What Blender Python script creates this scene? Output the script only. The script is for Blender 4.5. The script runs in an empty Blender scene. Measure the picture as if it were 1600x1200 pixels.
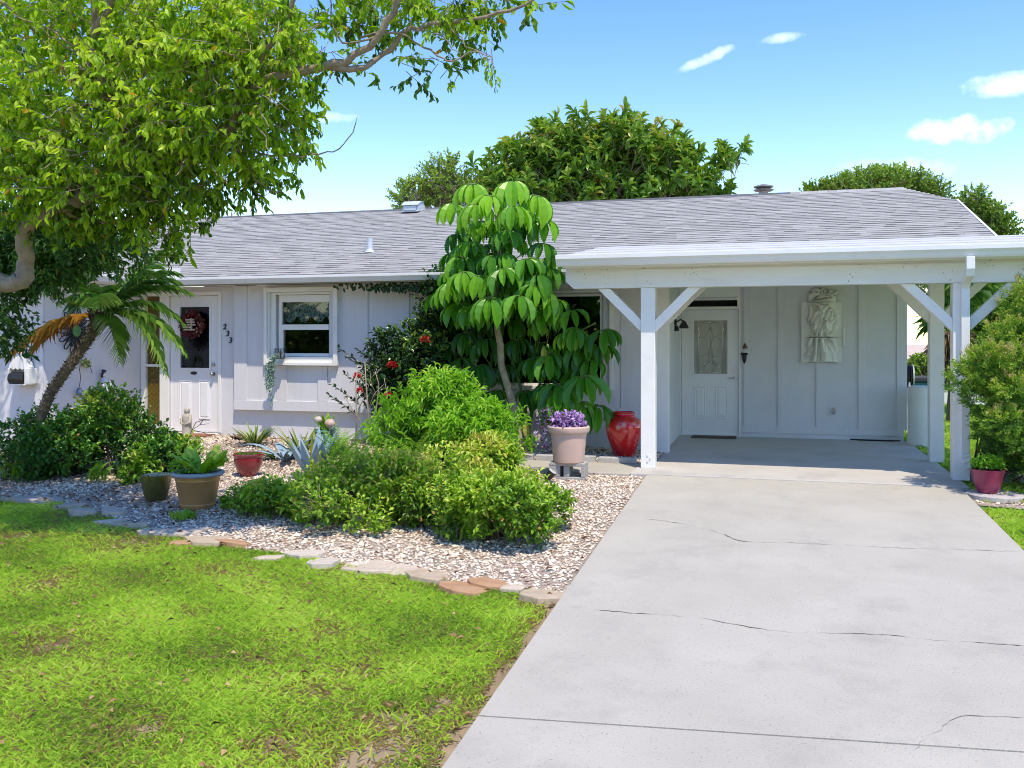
import bpy, math, random
import numpy as np
from mathutils import Vector, Matrix
R = math.radians
rnd = random.Random(7)
rng = np.random.default_rng(11)
scene = bpy.context.scene
COL = scene.collection

# ------------------------------------------------------------------ camera model (metres, world X along the house, Y away from the street)
YAW, FPX, EYE = R(16), 1405.0, 1.55
SA, CA = math.sin(YAW), math.cos(YAW)
SLAB_Y, SLOPE = 10.75, 0.043          # flat slab behind this line, the front yard falls away towards the street

def ground_z(x, y):
    if y >= SLAB_Y:
        if y > 24: return -0.055 * min(y - 24, 40)
        return 0.0
    return -SLOPE * (SLAB_Y - max(y, -3.0))

def cam_pt(px, py, zc):
    xc = (px - 800) / FPX * zc
    z = EYE + (530 - py) / FPX * zc
    return Vector((xc * CA - zc * SA, xc * SA + zc * CA, z))

def on_y(px, py, Y):
    r = (px - 800) / FPX
    return cam_pt(px, py, Y / (r * SA + CA))

def on_x(px, py, X):
    r = (px - 800) / FPX
    return cam_pt(px, py, X / (r * CA - SA))

def on_ground(px, py, dz=0.0):
    r = (px - 800) / FPX; k = (py - 530) / FPX; f = r * SA + CA
    zc = (EYE - dz) / k
    if f * zc >= SLAB_Y:
        return cam_pt(px, py, zc)
    zc = (EYE - dz + SLOPE * SLAB_Y) / (k + SLOPE * f)
    return cam_pt(px, py, zc)

def px_per_m(p):
    return FPX / (-p[0] * SA + p[1] * CA)

# ------------------------------------------------------------------ mesh builder
class MB:
    def __init__(s):
        s.v = []; s.tri = []; s.quad = []; s.tm = []; s.qm = []; s.var = []; s.n = 0; s.poly = []
    def add(s, verts, faces, mat=0, var=0.5):
        verts = np.asarray(verts, float).reshape(-1, 3)
        o = s.n
        s.v.append(verts); s.n += len(verts)
        if np.ndim(var) == 0: var = np.full(len(verts), var)
        s.var.append(np.asarray(var, float))
        if isinstance(faces, np.ndarray):
            f = faces + o
            if f.shape[1] == 3: s.tri.append(f); s.tm.append(np.full(len(f), mat))
            else: s.quad.append(f); s.qm.append(np.full(len(f), mat))
        else:
            for f in faces:
                g = np.array([f], int) + o
                if len(f) == 3: s.tri.append(g); s.tm.append(np.array([mat]))
                elif len(f) == 4: s.quad.append(g); s.qm.append(np.array([mat]))
                else: s.poly.append(([i + o for i in f], mat))
        return s
    def box(s, x0, x1, y0, y1, z0, z1, mat=0, var=0.5):
        v = [(x0,y0,z0),(x1,y0,z0),(x1,y1,z0),(x0,y1,z0),(x0,y0,z1),(x1,y0,z1),(x1,y1,z1),(x0,y1,z1)]
        return s.add(v, [(0,3,2,1),(4,5,6,7),(0,1,5,4),(1,2,6,5),(2,3,7,6),(3,0,4,7)], mat, var)
    def obox(s, o, ax, ay, az, mat=0, var=0.5):
        o, ax, ay, az = (np.array(q, float) for q in (o, ax, ay, az))
        v = [o, o+ax, o+ax+ay, o+ay, o+az, o+ax+az, o+ax+ay+az, o+ay+az]
        return s.add(v, [(0,3,2,1),(4,5,6,7),(0,1,5,4),(1,2,6,5),(2,3,7,6),(3,0,4,7)], mat, var)
    def tube(s, pts, rad, seg=8, mat=0, var=0.5, caps=True, jit=0.0):
        pts = [Vector(p) for p in pts]; n = len(pts)
        if np.ndim(rad) == 0: rad = [rad] * n
        rows = []; up = Vector((0.13, 0.27, 0.95)); a_prev = None
        for i, p in enumerate(pts):
            d = (pts[min(i+1, n-1)] - pts[max(i-1, 0)])
            if d.length < 1e-9: d = Vector((0,0,1))
            d.normalize()
            a = d.cross(up) if a_prev is None else a_prev - d * a_prev.dot(d)
            if a.length < 1e-4: a = d.cross(Vector((1,0,0)))
            a.normalize(); a_prev = a; b = d.cross(a)
            for k in range(seg):
                t = 2*math.pi*k/seg
                rows.append(p + (a*math.cos(t) + b*math.sin(t)) * rad[i] * (1 + (rnd.uniform(-jit, jit) if jit else 0)))
        f = []
        for i in range(n-1):
            for k in range(seg):
                k2 = (k+1) % seg
                f.append((i*seg+k, i*seg+k2, (i+1)*seg+k2, (i+1)*seg+k))
        if caps:
            f.append(tuple(range(seg-1, -1, -1))); f.append(tuple(range((n-1)*seg, n*seg)))
        return s.add(rows, f, mat, var)
    def lathe(s, prof, c=(0,0,0), seg=28, mat=0, var=0.5, sx=1.0, sy=1.0, flute=0.0, nfl=12):
        rows = []
        for (r, z) in prof:
            for k in range(seg):
                t = 2*math.pi*k/seg
                q = r * (1 + flute*math.cos(nfl*t))
                rows.append((c[0]+q*math.cos(t)*sx, c[1]+q*math.sin(t)*sy, c[2]+z))
        f = []
        for i in range(len(prof)-1):
            for k in range(seg):
                k2 = (k+1) % seg
                f.append((i*seg+k, i*seg+k2, (i+1)*seg+k2, (i+1)*seg+k))
        f.append(tuple(range(seg-1, -1, -1)))
        if prof[-1][0] > 1e-4: f.append(tuple(range((len(prof)-1)*seg, len(prof)*seg)))
        return s.add(rows, f, mat, var)
    def ball(s, c, r, mat=0, var=0.5, seg=12, rings=8, jit=0.0):
        if np.ndim(r) == 0: r = (r, r, r)
        rows = []
        for i in range(rings+1):
            a = math.pi*i/rings
            for k in range(seg):
                t = 2*math.pi*k/seg
                j = 1 + (rnd.uniform(-jit, jit) if 0 < i < rings else 0)
                rows.append((c[0]+r[0]*j*math.sin(a)*math.cos(t), c[1]+r[1]*j*math.sin(a)*math.sin(t), c[2]+r[2]*j*math.cos(a)))
        f = [(i*seg+k, (i+1)*seg+k, (i+1)*seg+(k+1) % seg, i*seg+(k+1) % seg) for i in range(rings) for k in range(seg)]
        return s.add(rows, f, mat, var)
    def prism(s, poly, axis, d0, d1, mat=0, var=0.5):
        # poly: 2-D outline, extruded along axis 'x' / 'y' / 'z'
        def pt(a, b, d): return {'x': (d, a, b), 'y': (a, d, b), 'z': (a, b, d)}[axis]
        n = len(poly)
        v = [pt(a, b, d0) for a, b in poly] + [pt(a, b, d1) for a, b in poly]
        f = [tuple(range(n-1, -1, -1)), tuple(range(n, 2*n))] + [(i, (i+1) % n, n+(i+1) % n, n+i) for i in range(n)]
        return s.add(v, f, mat, var)
    def mesh(s, name, smooth=False):
        me = bpy.data.meshes.new(name)
        v = np.concatenate(s.v) if s.v else np.zeros((0, 3))
        tri = np.concatenate(s.tri) if s.tri else np.zeros((0, 3), int)
        quad = np.concatenate(s.quad) if s.quad else np.zeros((0, 4), int)
        tm = np.concatenate(s.tm) if s.tm else np.zeros(0, int)
        qm = np.concatenate(s.qm) if s.qm else np.zeros(0, int)
        pl = [p for p, _ in s.poly]; pm = np.array([m for _, m in s.poly], int)
        idx = np.concatenate([tri.ravel(), quad.ravel()] + [np.array(p, int) for p in pl]).astype(np.int32)
        sizes = np.concatenate([np.full(len(tri), 3), np.full(len(quad), 4), np.array([len(p) for p in pl], int)]).astype(np.int32)
        me.vertices.add(len(v)); me.vertices.foreach_set('co', v.ravel().astype(np.float32))
        me.loops.add(len(idx)); me.loops.foreach_set('vertex_index', idx)
        me.polygons.add(len(sizes))
        st = np.zeros(len(sizes), np.int32); st[1:] = np.cumsum(sizes)[:-1]
        me.polygons.foreach_set('loop_start', st)
        me.polygons.foreach_set('material_index', np.concatenate([tm, qm, pm]).astype(np.int32))
        me.polygons.foreach_set('use_smooth', np.full(len(sizes), smooth))
        at = me.attributes.new('var', 'FLOAT', 'POINT')
        at.data.foreach_set('value', np.concatenate(s.var).astype(np.float32))
        me.update(calc_edges=True); me.validate()
        return me
    def build(s, name, mats, parent=None, smooth=False, bevel=0.0, origin=None, angle=None):
        me = s.mesh(name, smooth)
        for m in (mats if isinstance(mats, (list, tuple)) else [mats]): me.materials.append(m)
        o = bpy.data.objects.new(name, me); COL.objects.link(o)
        if parent is not None:
            o.parent = parent; o.matrix_parent_inverse = Matrix.Translation(-wloc(parent))
        elif origin is not None:
            me.transform(Matrix.Translation(-Vector(origin))); o.location = origin
        if bevel:
            b = o.modifiers.new('bevel', 'BEVEL'); b.width = bevel; b.segments = 2; b.limit_method = 'ANGLE'
        if smooth and angle:
            me.set_sharp_from_angle(angle=R(angle))
        return o

def wloc(o):
    v = Vector(o.location)
    while o.parent is not None:
        # meshes built with build() are in world space, so parents that are parts sit at the origin of their own parent chain
        return wloc_part(o)
    return v
def wloc_part(o):
    # a part's own world matrix is the identity (its mesh is stored in world coordinates)
    return Vector((0, 0, 0))

def tag(o, label=None, cat=None, group=None, kind=None):
    if label: o['label'] = label
    if cat: o['category'] = cat
    if group: o['group'] = group
    if kind: o['kind'] = kind
    return o

def thing(name, loc, label, cat, group=None):
    o = bpy.data.objects.new(name, None); COL.objects.link(o)
    o.location = loc; o.empty_display_size = 0.2
    return tag(o, label, cat, group)

# ------------------------------------------------------------------ materials
def mat(name):
    m = bpy.data.materials.new(name); m.use_nodes = True
    nt = m.node_tree; nt.nodes.clear()
    out = nt.nodes.new('ShaderNodeOutputMaterial')
    return m, nt, out

def N(nt, t, **kw):
    n = nt.nodes.new(t)
    for k, v in kw.items():
        if k.startswith('i_'): n.inputs[k[2:]].default_value = v
        else: setattr(n, k, v)
    return n

def ramp(nt, fac, stops):
    r = nt.nodes.new('ShaderNodeValToRGB'); cr = r.color_ramp
    while len(cr.elements) < len(stops): cr.elements.new(0.5)
    for e, (p, c) in zip(cr.elements, stops):
        e.position = p; e.color = (c[0], c[1], c[2], 1)
    nt.links.new(fac, r.inputs[0]); return r

def surf(name, c1, c2=None, scale=8.0, rough=0.6, bump=0.0, bscale=60.0, spec=0.5, metal=0.0, detail=6.0, stain=None, stain_scale=2.0, stain_amt=0.5, coat=0.0, stretch=None, speck=None):
    """weathered surface: two tones mottled by noise, optional stain patches, fine bump"""
    m, nt, out = mat(name); L = nt.links.new
    tc = N(nt, 'ShaderNodeTexCoord')
    src = tc.outputs['Object']
    if stretch:
        mp = N(nt, 'ShaderNodeMapping'); mp.inputs['Scale'].default_value = stretch; L(src, mp.inputs[0]); src = mp.outputs[0]
    no = N(nt, 'ShaderNodeTexNoise'); no.inputs['Scale'].default_value = scale; no.inputs['Detail'].default_value = detail; no.inputs['Roughness'].default_value = 0.62
    L(src, no.inputs['Vector'])
    c2 = c2 or tuple(x*0.85 for x in c1)
    r = ramp(nt, no.outputs['Fac'], [(0.32, c2), (0.68, c1)])
    colr = r.outputs[0]
    if stain:
        n2 = N(nt, 'ShaderNodeTexNoise'); n2.inputs['Scale'].default_value = stain_scale; n2.inputs['Detail'].default_value = 8; n2.inputs['Roughness'].default_value = 0.7
        L(src, n2.inputs['Vector'])
        r2 = ramp(nt, n2.outputs['Fac'], [(0.52, (0,0,0)), (0.75, (stain_amt,)*3)])
        mx = N(nt, 'ShaderNodeMix', data_type='RGBA'); L(r2.outputs[0], mx.inputs[0]); L(colr, mx.inputs[6]); mx.inputs[7].default_value = (*stain, 1)
        colr = mx.outputs[2]
    if speck:
        n3 = N(nt, 'ShaderNodeTexNoise'); n3.inputs['Scale'].default_value = speck[1]; n3.inputs['Detail'].default_value = 3; L(src, n3.inputs['Vector'])
        r3 = ramp(nt, n3.outputs['Fac'], [(speck[2], (0,0,0)), (speck[2]+.06, (speck[3],)*3)])
        mx3 = N(nt, 'ShaderNodeMix', data_type='RGBA'); L(r3.outputs[0], mx3.inputs[0]); L(colr, mx3.inputs[6]); mx3.inputs[7].default_value = (*speck[0], 1); colr = mx3.outputs[2]
    p = N(nt, 'ShaderNodeBsdfPrincipled'); L(colr, p.inputs['Base Color'])
    p.inputs['Roughness'].default_value = rough; p.inputs['Metallic'].default_value = metal
    p.inputs['Specular IOR Level'].default_value = spec; p.inputs['Coat Weight'].default_value = coat
    if bump:
        nb = N(nt, 'ShaderNodeTexNoise'); nb.inputs['Scale'].default_value = bscale; nb.inputs['Detail'].default_value = 5
        L(src, nb.inputs['Vector'])
        b = N(nt, 'ShaderNodeBump'); b.inputs['Strength'].default_value = bump; b.inputs['Distance'].default_value = 0.01
        L(nb.outputs['Fac'], b.inputs['Height']); L(b.outputs[0], p.inputs['Normal'])
    L(p.outputs[0], out.inputs[0]); return m

def varsurf(name, stops, rough=0.7, spec=0.3, noise=0.0, nscale=20.0, bump=0.0, bscale=40.0):
    """colour picked per piece by the mesh attribute 'var'"""
    m, nt, out = mat(name); L = nt.links.new
    a = N(nt, 'ShaderNodeAttribute', attribute_name='var'); fac = a.outputs['Fac']
    tc = N(nt, 'ShaderNodeTexCoord')
    if noise:
        no = N(nt, 'ShaderNodeTexNoise'); no.inputs['Scale'].default_value = nscale; no.inputs['Detail'].default_value = 6; L(tc.outputs['Object'], no.inputs['Vector'])
        ma = N(nt, 'ShaderNodeMath', operation='MULTIPLY_ADD'); L(no.outputs['Fac'], ma.inputs[0]); ma.inputs[1].default_value = noise; L(fac, ma.inputs[2])
        mb_ = N(nt, 'ShaderNodeMath', operation='SUBTRACT'); L(ma.outputs[0], mb_.inputs[0]); mb_.inputs[1].default_value = noise/2; fac = mb_.outputs[0]
    r = ramp(nt, fac, stops)
    p = N(nt, 'ShaderNodeBsdfPrincipled'); L(r.outputs[0], p.inputs['Base Color'])
    p.inputs['Roughness'].default_value = rough; p.inputs['Specular IOR Level'].default_value = spec
    if bump:
        nb = N(nt, 'ShaderNodeTexNoise'); nb.inputs['Scale'].default_value = bscale; nb.inputs['Detail'].default_value = 6; L(tc.outputs['Object'], nb.inputs['Vector'])
        b = N(nt, 'ShaderNodeBump'); b.inputs['Strength'].default_value = bump; b.inputs['Distance'].default_value = 0.01
        L(nb.outputs['Fac'], b.inputs['Height']); L(b.outputs[0], p.inputs['Normal'])
    L(p.outputs[0], out.inputs[0]); return m

def leafmat(name, stops, rough=0.45, trans=0.35, spec=0.4):
    m, nt, out = mat(name); L = nt.links.new
    a = N(nt, 'ShaderNodeAttribute', attribute_name='var')
    r = ramp(nt, a.outputs['Fac'], stops)
    p = N(nt, 'ShaderNodeBsdfPrincipled'); L(r.outputs[0], p.inputs['Base Color'])
    p.inputs['Roughness'].default_value = rough; p.inputs['Specular IOR Level'].default_value = spec
    t = N(nt, 'ShaderNodeBsdfTranslucent')
    hs = N(nt, 'ShaderNodeHueSaturation'); hs.inputs['Saturation'].default_value = 1.1; hs.inputs['Value'].default_value = 1.35
    L(r.outputs[0], hs.inputs['Color']); L(hs.outputs[0], t.inputs['Color'])
    mx = N(nt, 'ShaderNodeMixShader'); mx.inputs[0].default_value = trans
    L(p.outputs[0], mx.inputs[1]); L(t.outputs[0], mx.inputs[2]); L(mx.outputs[0], out.inputs[0])
    return m

def glassmat(name, tint=(0.8,0.85,0.85), ior=1.5, extra=0.02):
    m, nt, out = mat(name); L = nt.links.new
    t = N(nt, 'ShaderNodeBsdfTransparent'); t.inputs[0].default_value = (*tint, 1)
    g = N(nt, 'ShaderNodeBsdfGlossy'); g.inputs['Roughness'].default_value = 0.02; g.inputs['Color'].default_value = (1,1,1,1)
    f = N(nt, 'ShaderNodeFresnel'); f.inputs['IOR'].default_value = ior
    ad = N(nt, 'ShaderNodeMath', operation='ADD'); L(f.outputs[0], ad.inputs[0]); ad.inputs[1].default_value = extra
    mx = N(nt, 'ShaderNodeMixShader'); L(ad.outputs[0], mx.inputs[0]); L(t.outputs[0], mx.inputs[1]); L(g.outputs[0], mx.inputs[2])
    L(mx.outputs[0], out.inputs[0]); return m

M = {}
M['wall'] = surf('wall_paint', (0.70,0.69,0.705), (0.66,0.65,0.665), scale=3, rough=0.75, bump=0.35, bscale=170, stain=(0.45,0.45,0.46), stain_scale=1.6, stain_amt=0.25)
M['siding'] = surf('siding_paint', (0.70,0.69,0.705), (0.665,0.655,0.67), scale=3, rough=0.6, bump=0.3, bscale=70, stretch=(8,8,0.5), stain=(0.45,0.45,0.47), stain_scale=1.2, stain_amt=0.2)
M['white'] = surf('white_paint', (0.84,0.83,0.79), (0.79,0.78,0.74), scale=4, rough=0.5, bump=0.08, bscale=50, stain=(0.62,0.61,0.57), stain_scale=2.5, stain_amt=0.35)
M['beam'] = surf('painted_timber', (0.80,0.79,0.74), (0.74,0.73,0.68), scale=3, rough=0.6, bump=0.25, bscale=25, stretch=(0.6,3,3), stain=(0.52,0.50,0.44), stain_scale=1.8, stain_amt=0.45)
M['door'] = surf('door_paint', (0.84,0.83,0.82), (0.80,0.79,0.78), scale=3, rough=0.4)
M['gutter'] = surf('gutter_metal', (0.80,0.80,0.80), (0.76,0.76,0.75), scale=2, rough=0.38, stain=(0.6,0.58,0.52), stain_scale=1.5, stain_amt=0.3)
M['soffit'] = surf('soffit_paint', (0.84,0.83,0.79), (0.78,0.77,0.73), scale=3, rough=0.7, bump=0.2, bscale=40, stretch=(0.4,6,1))
M['dark'] = surf('dark_interior', (0.03,0.03,0.03), (0.02,0.02,0.02), rough=0.9)
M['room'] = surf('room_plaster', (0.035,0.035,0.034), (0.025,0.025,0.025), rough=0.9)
M['black'] = surf('black_metal', (0.018,0.018,0.019), (0.012,0.012,0.012), rough=0.45)
M['steel'] = surf('brushed_steel', (0.5,0.5,0.5), (0.4,0.4,0.4), rough=0.3, metal=1.0)
M['glass'] = glassmat('window_glass')
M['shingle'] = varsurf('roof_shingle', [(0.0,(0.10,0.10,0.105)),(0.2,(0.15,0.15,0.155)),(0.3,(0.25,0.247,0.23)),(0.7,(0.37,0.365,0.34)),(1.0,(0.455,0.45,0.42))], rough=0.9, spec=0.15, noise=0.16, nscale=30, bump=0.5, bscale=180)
M['concrete'] = surf('driveway_concrete', (0.46,0.43,0.36), (0.40,0.372,0.308), scale=1.3, rough=0.85, bump=0.35, bscale=90, detail=10, stain=(0.28,0.26,0.23), stain_scale=1.8, stain_amt=0.5, speck=((.22,.2,.17),75,.63,.55))
M['slab'] = surf('carport_concrete', (0.52,0.49,0.44), (0.45,0.42,0.375), scale=1.6, rough=0.8, bump=0.3, bscale=80, detail=10, stain=(0.27,0.26,0.25), stain_scale=1.3, stain_amt=0.6)
M['crack'] = surf('crack_dirt', (0.10,0.09,0.07), (0.06,0.055,0.045), rough=1.0)
M['crack_soft'] = surf('hairline_crack', (0.22,0.19,0.155), (0.16,0.14,0.11), rough=1.0, scale=30)
M['kerb'] = surf('cast_concrete', (0.50,0.48,0.45), (0.40,0.385,0.36), scale=9, rough=0.9, bump=0.5, bscale=60, stain=(0.27,0.26,0.22), stain_scale=5, stain_amt=0.5)
M['soil'] = surf('lawn_soil', (0.36,0.27,0.17), (0.24,0.17,0.10), scale=6, rough=1.0, bump=0.8, bscale=80, stain=(0.14,0.17,0.04), stain_scale=3.2, stain_amt=0.8)
M['far_grass'] = surf('far_grass', (0.11,0.24,0.03), (0.07,0.17,0.02), scale=5, rough=0.95, bump=0.8, bscale=120, stain=(0.16,0.2,0.04), stain_scale=0.6, stain_amt=0.6)
M['bedsoil'] = surf('gravel_bed_soil', (0.46,0.40,0.33), (0.22,0.165,0.12), scale=22, rough=1.0, bump=1.0, bscale=60, stain=(0.16,0.105,0.065), stain_scale=1.1, stain_amt=0.8)
# ================================================================== SETTING
GY = np.concatenate([[-400,-150,-60,-20,-3], np.linspace(0,24,49), [30,40,64,100,200,500]])
GX = np.concatenate([[-500,-200,-80,-40,-20], np.linspace(-14,10,49), [16,30,60,150,500]])
def soft(x, y): return 0.012*math.sin(x*1.7+y*0.9)+0.01*math.sin(x*0.8-y*2.1)
v = []; f = []
for j, y in enumerate(GY):
    for i, x in enumerate(GX):
        z = ground_z(x, y) - 0.06
        v.append((x, y, z))
nx = len(GX)
f = np.array([(j*nx+i, j*nx+i+1, (j+1)*nx+i+1, (j+1)*nx+i) for j in range(len(GY)-1) for i in range(nx-1)])
tag(MB().add(v, f).build('ground', M['soil'], smooth=True), kind='structure')

DX0, DX1 = -1.365, 1.93
# driveway: separate pours with real joints between them
mb = MB()
def slabpoly(yl0, yr0, yl1, yr1, m=0):
    def p(x, y): return (x, y, ground_z(x, y))
    a, b, c, d = p(DX0, yl0), p(DX1, yr0), p(DX1, yr1), p(DX0, yl1)
    t = 0.09; lo = [(q[0], q[1], q[2]-t) for q in (a,b,c,d)]
    mb.add([a,b,c,d]+lo, [(0,1,2,3),(4,7,6,5),(0,4,5,1),(1,5,6,2),(2,6,7,3),(3,7,4,0)], m)
JL = on_ground(744,1118); JR = on_ground(1600,1175)
sl = (JR.y-JL.y)/(JR.x-JL.x); jl = JL.y+(DX0-JL.x)*sl; jr = JL.y+(DX1-JL.x)*sl
slabpoly(-1.0, -1.0, jl-0.007, jr-0.007)
slabpoly(jl+0.007, jr+0.007, SLAB_Y-0.35, SLAB_Y-0.35)
mb.add([(DX0,-1,ground_z(0,-1)-.02),(DX1,-1,ground_z(0,-1)-.02),(DX1,SLAB_Y-.4,ground_z(0,SLAB_Y-.4)-.02),(DX0,SLAB_Y-.4,ground_z(0,SLAB_Y-.4)-.02)], [(0,1,2,3)], 1)
def crack(pts, w, m):
    W = [on_ground(*p) for p in pts]; dense = []
    for a, b in zip(W[:-1], W[1:]):
        n = max(2, int((b-a).length/0.035))
        for k in range(n):
            q = a.lerp(b, k/n); q.y += rnd.uniform(-.009,.009); q.x += rnd.uniform(-.006,.006); dense.append(q)
    dense.append(W[-1]); vv = []
    for i, q in enumerate(dense):
        ww = w*rnd.uniform(0.3,1.2)*(0.2 if i in (0,len(dense)-1) else 1)*max(.12,.55+.55*math.sin(i*.33+w*900)+.35*math.sin(i*1.1))
        z = ground_z(q.x,q.y)+0.003
        vv += [(q.x,q.y-ww,z),(q.x,q.y+ww,z)]
    mb.add(vv, np.array([(2*i,2*i+2,2*i+3,2*i+1) for i in range(len(dense)-1)]), m)
crack([(975,808),(1020,812),(1065,818),(1105,827),(1130,835),(1148,843),(1165,847),(1230,848),(1300,851),(1420,857),(1500,859),(1590,862)], 0.0045, 2)
crack([(1130,835),(1148,843),(1165,847),(1200,848)], 0.007, 1)
crack([(890,948),(950,955),(1010,960),(1050,962),(1100,966),(1150,976),(1200,985),(1240,989),(1320,990),(1400,993),(1460,1001),(1520,1004),(1600,1010)], 0.005, 2)
crack([(1430,1172),(1448,1150),(1470,1140),(1490,1124),(1512,1118),(1550,1119),(1600,1122)], 0.004, 2)
tag(mb.build('driveway', [M['concrete'], M['crack'], M['crack_soft']]), kind='structure')
# carport slab and the walk that runs off it
mb = MB(); mb.box(-1.56, 2.02, SLAB_Y-0.345, 14.76, -0.2, 0.0)
tag(mb.build('carport_floor', M['slab'], bevel=0.012), kind='structure')
mb = MB(); mb.box(-5.2, -1.565, 10.42, 11.25, -0.15, -0.012)
tag(mb.build('walkway', M['concrete'], bevel=0.012), kind='structure')
mb = MB(); mb.box(-1.5, 1.98, SLAB_Y-0.32, 11.42, 0.003, 0.006)

# planting bed
BP = [(-90,765),(0,775),(70,779),(130,790),(200,815),(260,830),(310,842),(370,852),(440,860),(500,872),(560,884),(640,892),(700,905),(760,909),(830,918),(882,925)]
BW = [on_ground(*p) for p in BP]; BX = np.array([p.x for p in BW]); BYv = np.array([p.y for p in BW])
def border_y(x): return np.interp(x, BX, BYv)
mb = MB(); xs = np.linspace(-9.9, DX0-0.012, 80); vv = []; nrow = 24
for x in xs:
    y0 = border_y(x); y1 = 12.6
    for k in range(nrow):
        y = y0+(y1-y0)*k/(nrow-1); back = min(max((y-11.15)/0.3,0),1)*0.045 if y > 11 else 0
        vv.append((x, y, ground_z(x,y)-0.03+back+soft(x*2,y*2)*0.6))
mb.add(vv, np.array([(i*nrow+k,(i+1)*nrow+k,(i+1)*nrow+k+1,i*nrow+k+1) for i in range(len(xs)-1) for k in range(nrow-1)]))
tag(mb.build('gravel_bed', M['bedsoil'], smooth=True), kind='structure')
def bed_z(x, y):
    return ground_z(x,y)-0.03+(min(max((y-11.15)/0.3,0),1)*0.045 if y > 11 else 0)+soft(x*2,y*2)*0.6
# small bed right of the drive
mb = MB(); q = [on_ground(*p) for p in ((1500,757),(1512,772),(1530,784),(1600,790),(1680,790),(1680,742),(1600,738),(1520,742))]
mb.add([(p.x, p.y, ground_z(p.x,p.y)-0.035) for p in q], [tuple(range(8))])
tag(mb.build('side_gravel_bed', M['bedsoil']), kind='structure')
# grass sheets: near right lawn, back yard
mb = MB(); vv = []
for y in (-3, 4, 8, SLAB_Y, 24, 26, 64, 120): 
    for x in (1.95, 6, 14, 80): vv.append((x, y, ground_z(x,y)-0.045))
mb.add(vv, np.array([(j*4+i, j*4+i+1, (j+1)*4+i+1, (j+1)*4+i) for j in range(7) for i in range(3)]))
tag(mb.build('side_lawn', M['far_grass']), kind='structure')

# ---- gravel stones (stuff)
def scatter_stones(name, pts, size, matl, flat=0.6):
    n = len(pts); base = np.array([(1,0,0),(-1,0,0),(0,1,0),(0,-1,0),(0,0,1),(0,0,-1)], float)
    extra = np.array([(.62,.62,.1),(-.62,.6,.15),(-.6,-.62,.1),(.6,-.62,-.1)])
    oct_f = np.array([(6,0,4),(2,6,4),(7,2,4),(1,7,4),(8,1,4),(3,8,4),(9,3,4),(0,9,4),(0,6,5),(6,2,5),(2,7,5),(7,1,5),(1,8,5),(8,3,5),(3,9,5),(9,0,5)])
    B = np.concatenate([base, extra])
    V = B[None]*(1+rng.uniform(-.3,.3,(n,10,1)))
    s = (size*rng.lognormal(0,0.35,(n,1,1)))*np.stack([np.ones(n), rng.uniform(.6,1,n), rng.uniform(flat*.6,flat*1.2,n)],1)[:,None,:]
    V = V*s
    a = rng.uniform(0,2*np.pi,n); t = rng.uniform(-.5,.5,n)
    ca, sa, ct, st = np.cos(a), np.sin(a), np.cos(t), np.sin(t)
    x, y, z = V[...,0], V[...,1], V[...,2]
    y, z = y*ct[:,None]-z*st[:,None], y*st[:,None]+z*ct[:,None]
    x, y = x*ca[:,None]-y*sa[:,None], x*sa[:,None]+y*ca[:,None]
    V = np.stack([x,y,z],-1)+pts[:,None,:]
    F = (oct_f[None]+np.arange(n)[:,None,None]*10).reshape(-1,3)
    mb = MB(); mb.add(V.reshape(-1,3), F, 0, np.repeat(rng.random(n),10))
    return mb.build(name, matl)
M['gravel'] = varsurf('gravel_stone', [(0.0,(0.20,0.13,0.09)),(0.10,(0.42,0.31,0.23)),(0.28,(0.60,0.47,0.35)),(0.6,(0.76,0.64,0.50)),(1.0,(0.86,0.79,0.67))], rough=0.85, spec=0.25)
M['litter'] = varsurf('dead_leaf', [(0.0,(0.07,0.035,0.02)),(0.45,(0.20,0.10,0.055)),(0.8,(0.34,0.19,0.10)),(1.0,(0.5,0.33,0.17))], rough=0.85)
def mulchy(x, y):
    # where leaf litter has drifted over the stone: under the shrubs and left of the copper pot
    return np.clip(0.55*np.sin(x*1.9+1.0)*np.sin(y*2.3+x*.7)+0.45*np.sin(x*3.7-y*1.3)+np.clip((-4.6-x)/2.2,-.55,.75),0,1)
n = 105000
X = rng.uniform(-9.6, DX0-0.03, n); Y = rng.uniform(4.8, 12.55, n)
keep = (Y > border_y(X)+0.03) & ~((Y > 10.40) & (Y < 11.32) & (X > -5.2))
zc = -X*SA+Y*CA; r = (X*CA+Y*SA)/zc*FPX
keep &= (r > -1000) & (rng.random(n) > mulchy(X,Y)*0.7)
X, Y = X[keep], Y[keep]; Z = np.array([bed_z(a,b) for a,b in zip(X,Y)])+0.006
tag(scatter_stones('gravel', np.stack([X,Y,Z],1), 0.0112, M['gravel']), 'pale cream gravel spread over the planting bed', 'gravel', kind='stuff')
n = 2600; q0 = on_ground(1505,762); 
X = rng.uniform(1.93, 4.4, n); Y = rng.uniform(7.9, 10.2, n)
pxs = 800+(X*CA+Y*SA)/(-X*SA+Y*CA)*FPX; pys = 530+(EYE+SLOPE*(SLAB_Y-Y))/(-X*SA+Y*CA)*FPX
keep = (pys > 745) & (pys < np.interp(pxs,(1500,1530,1600),(757,783,790))) & (pxs > 1503+(pys-757)*0.9)
X, Y = X[keep], Y[keep]; Z = np.array([ground_z(a,b) for a,b in zip(X,Y)])-0.03
tag(scatter_stones('gravel', np.stack([X,Y,Z],1), 0.014, M['gravel']), 'pale gravel around the round paver beside the driveway', 'gravel', kind='stuff')

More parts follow.
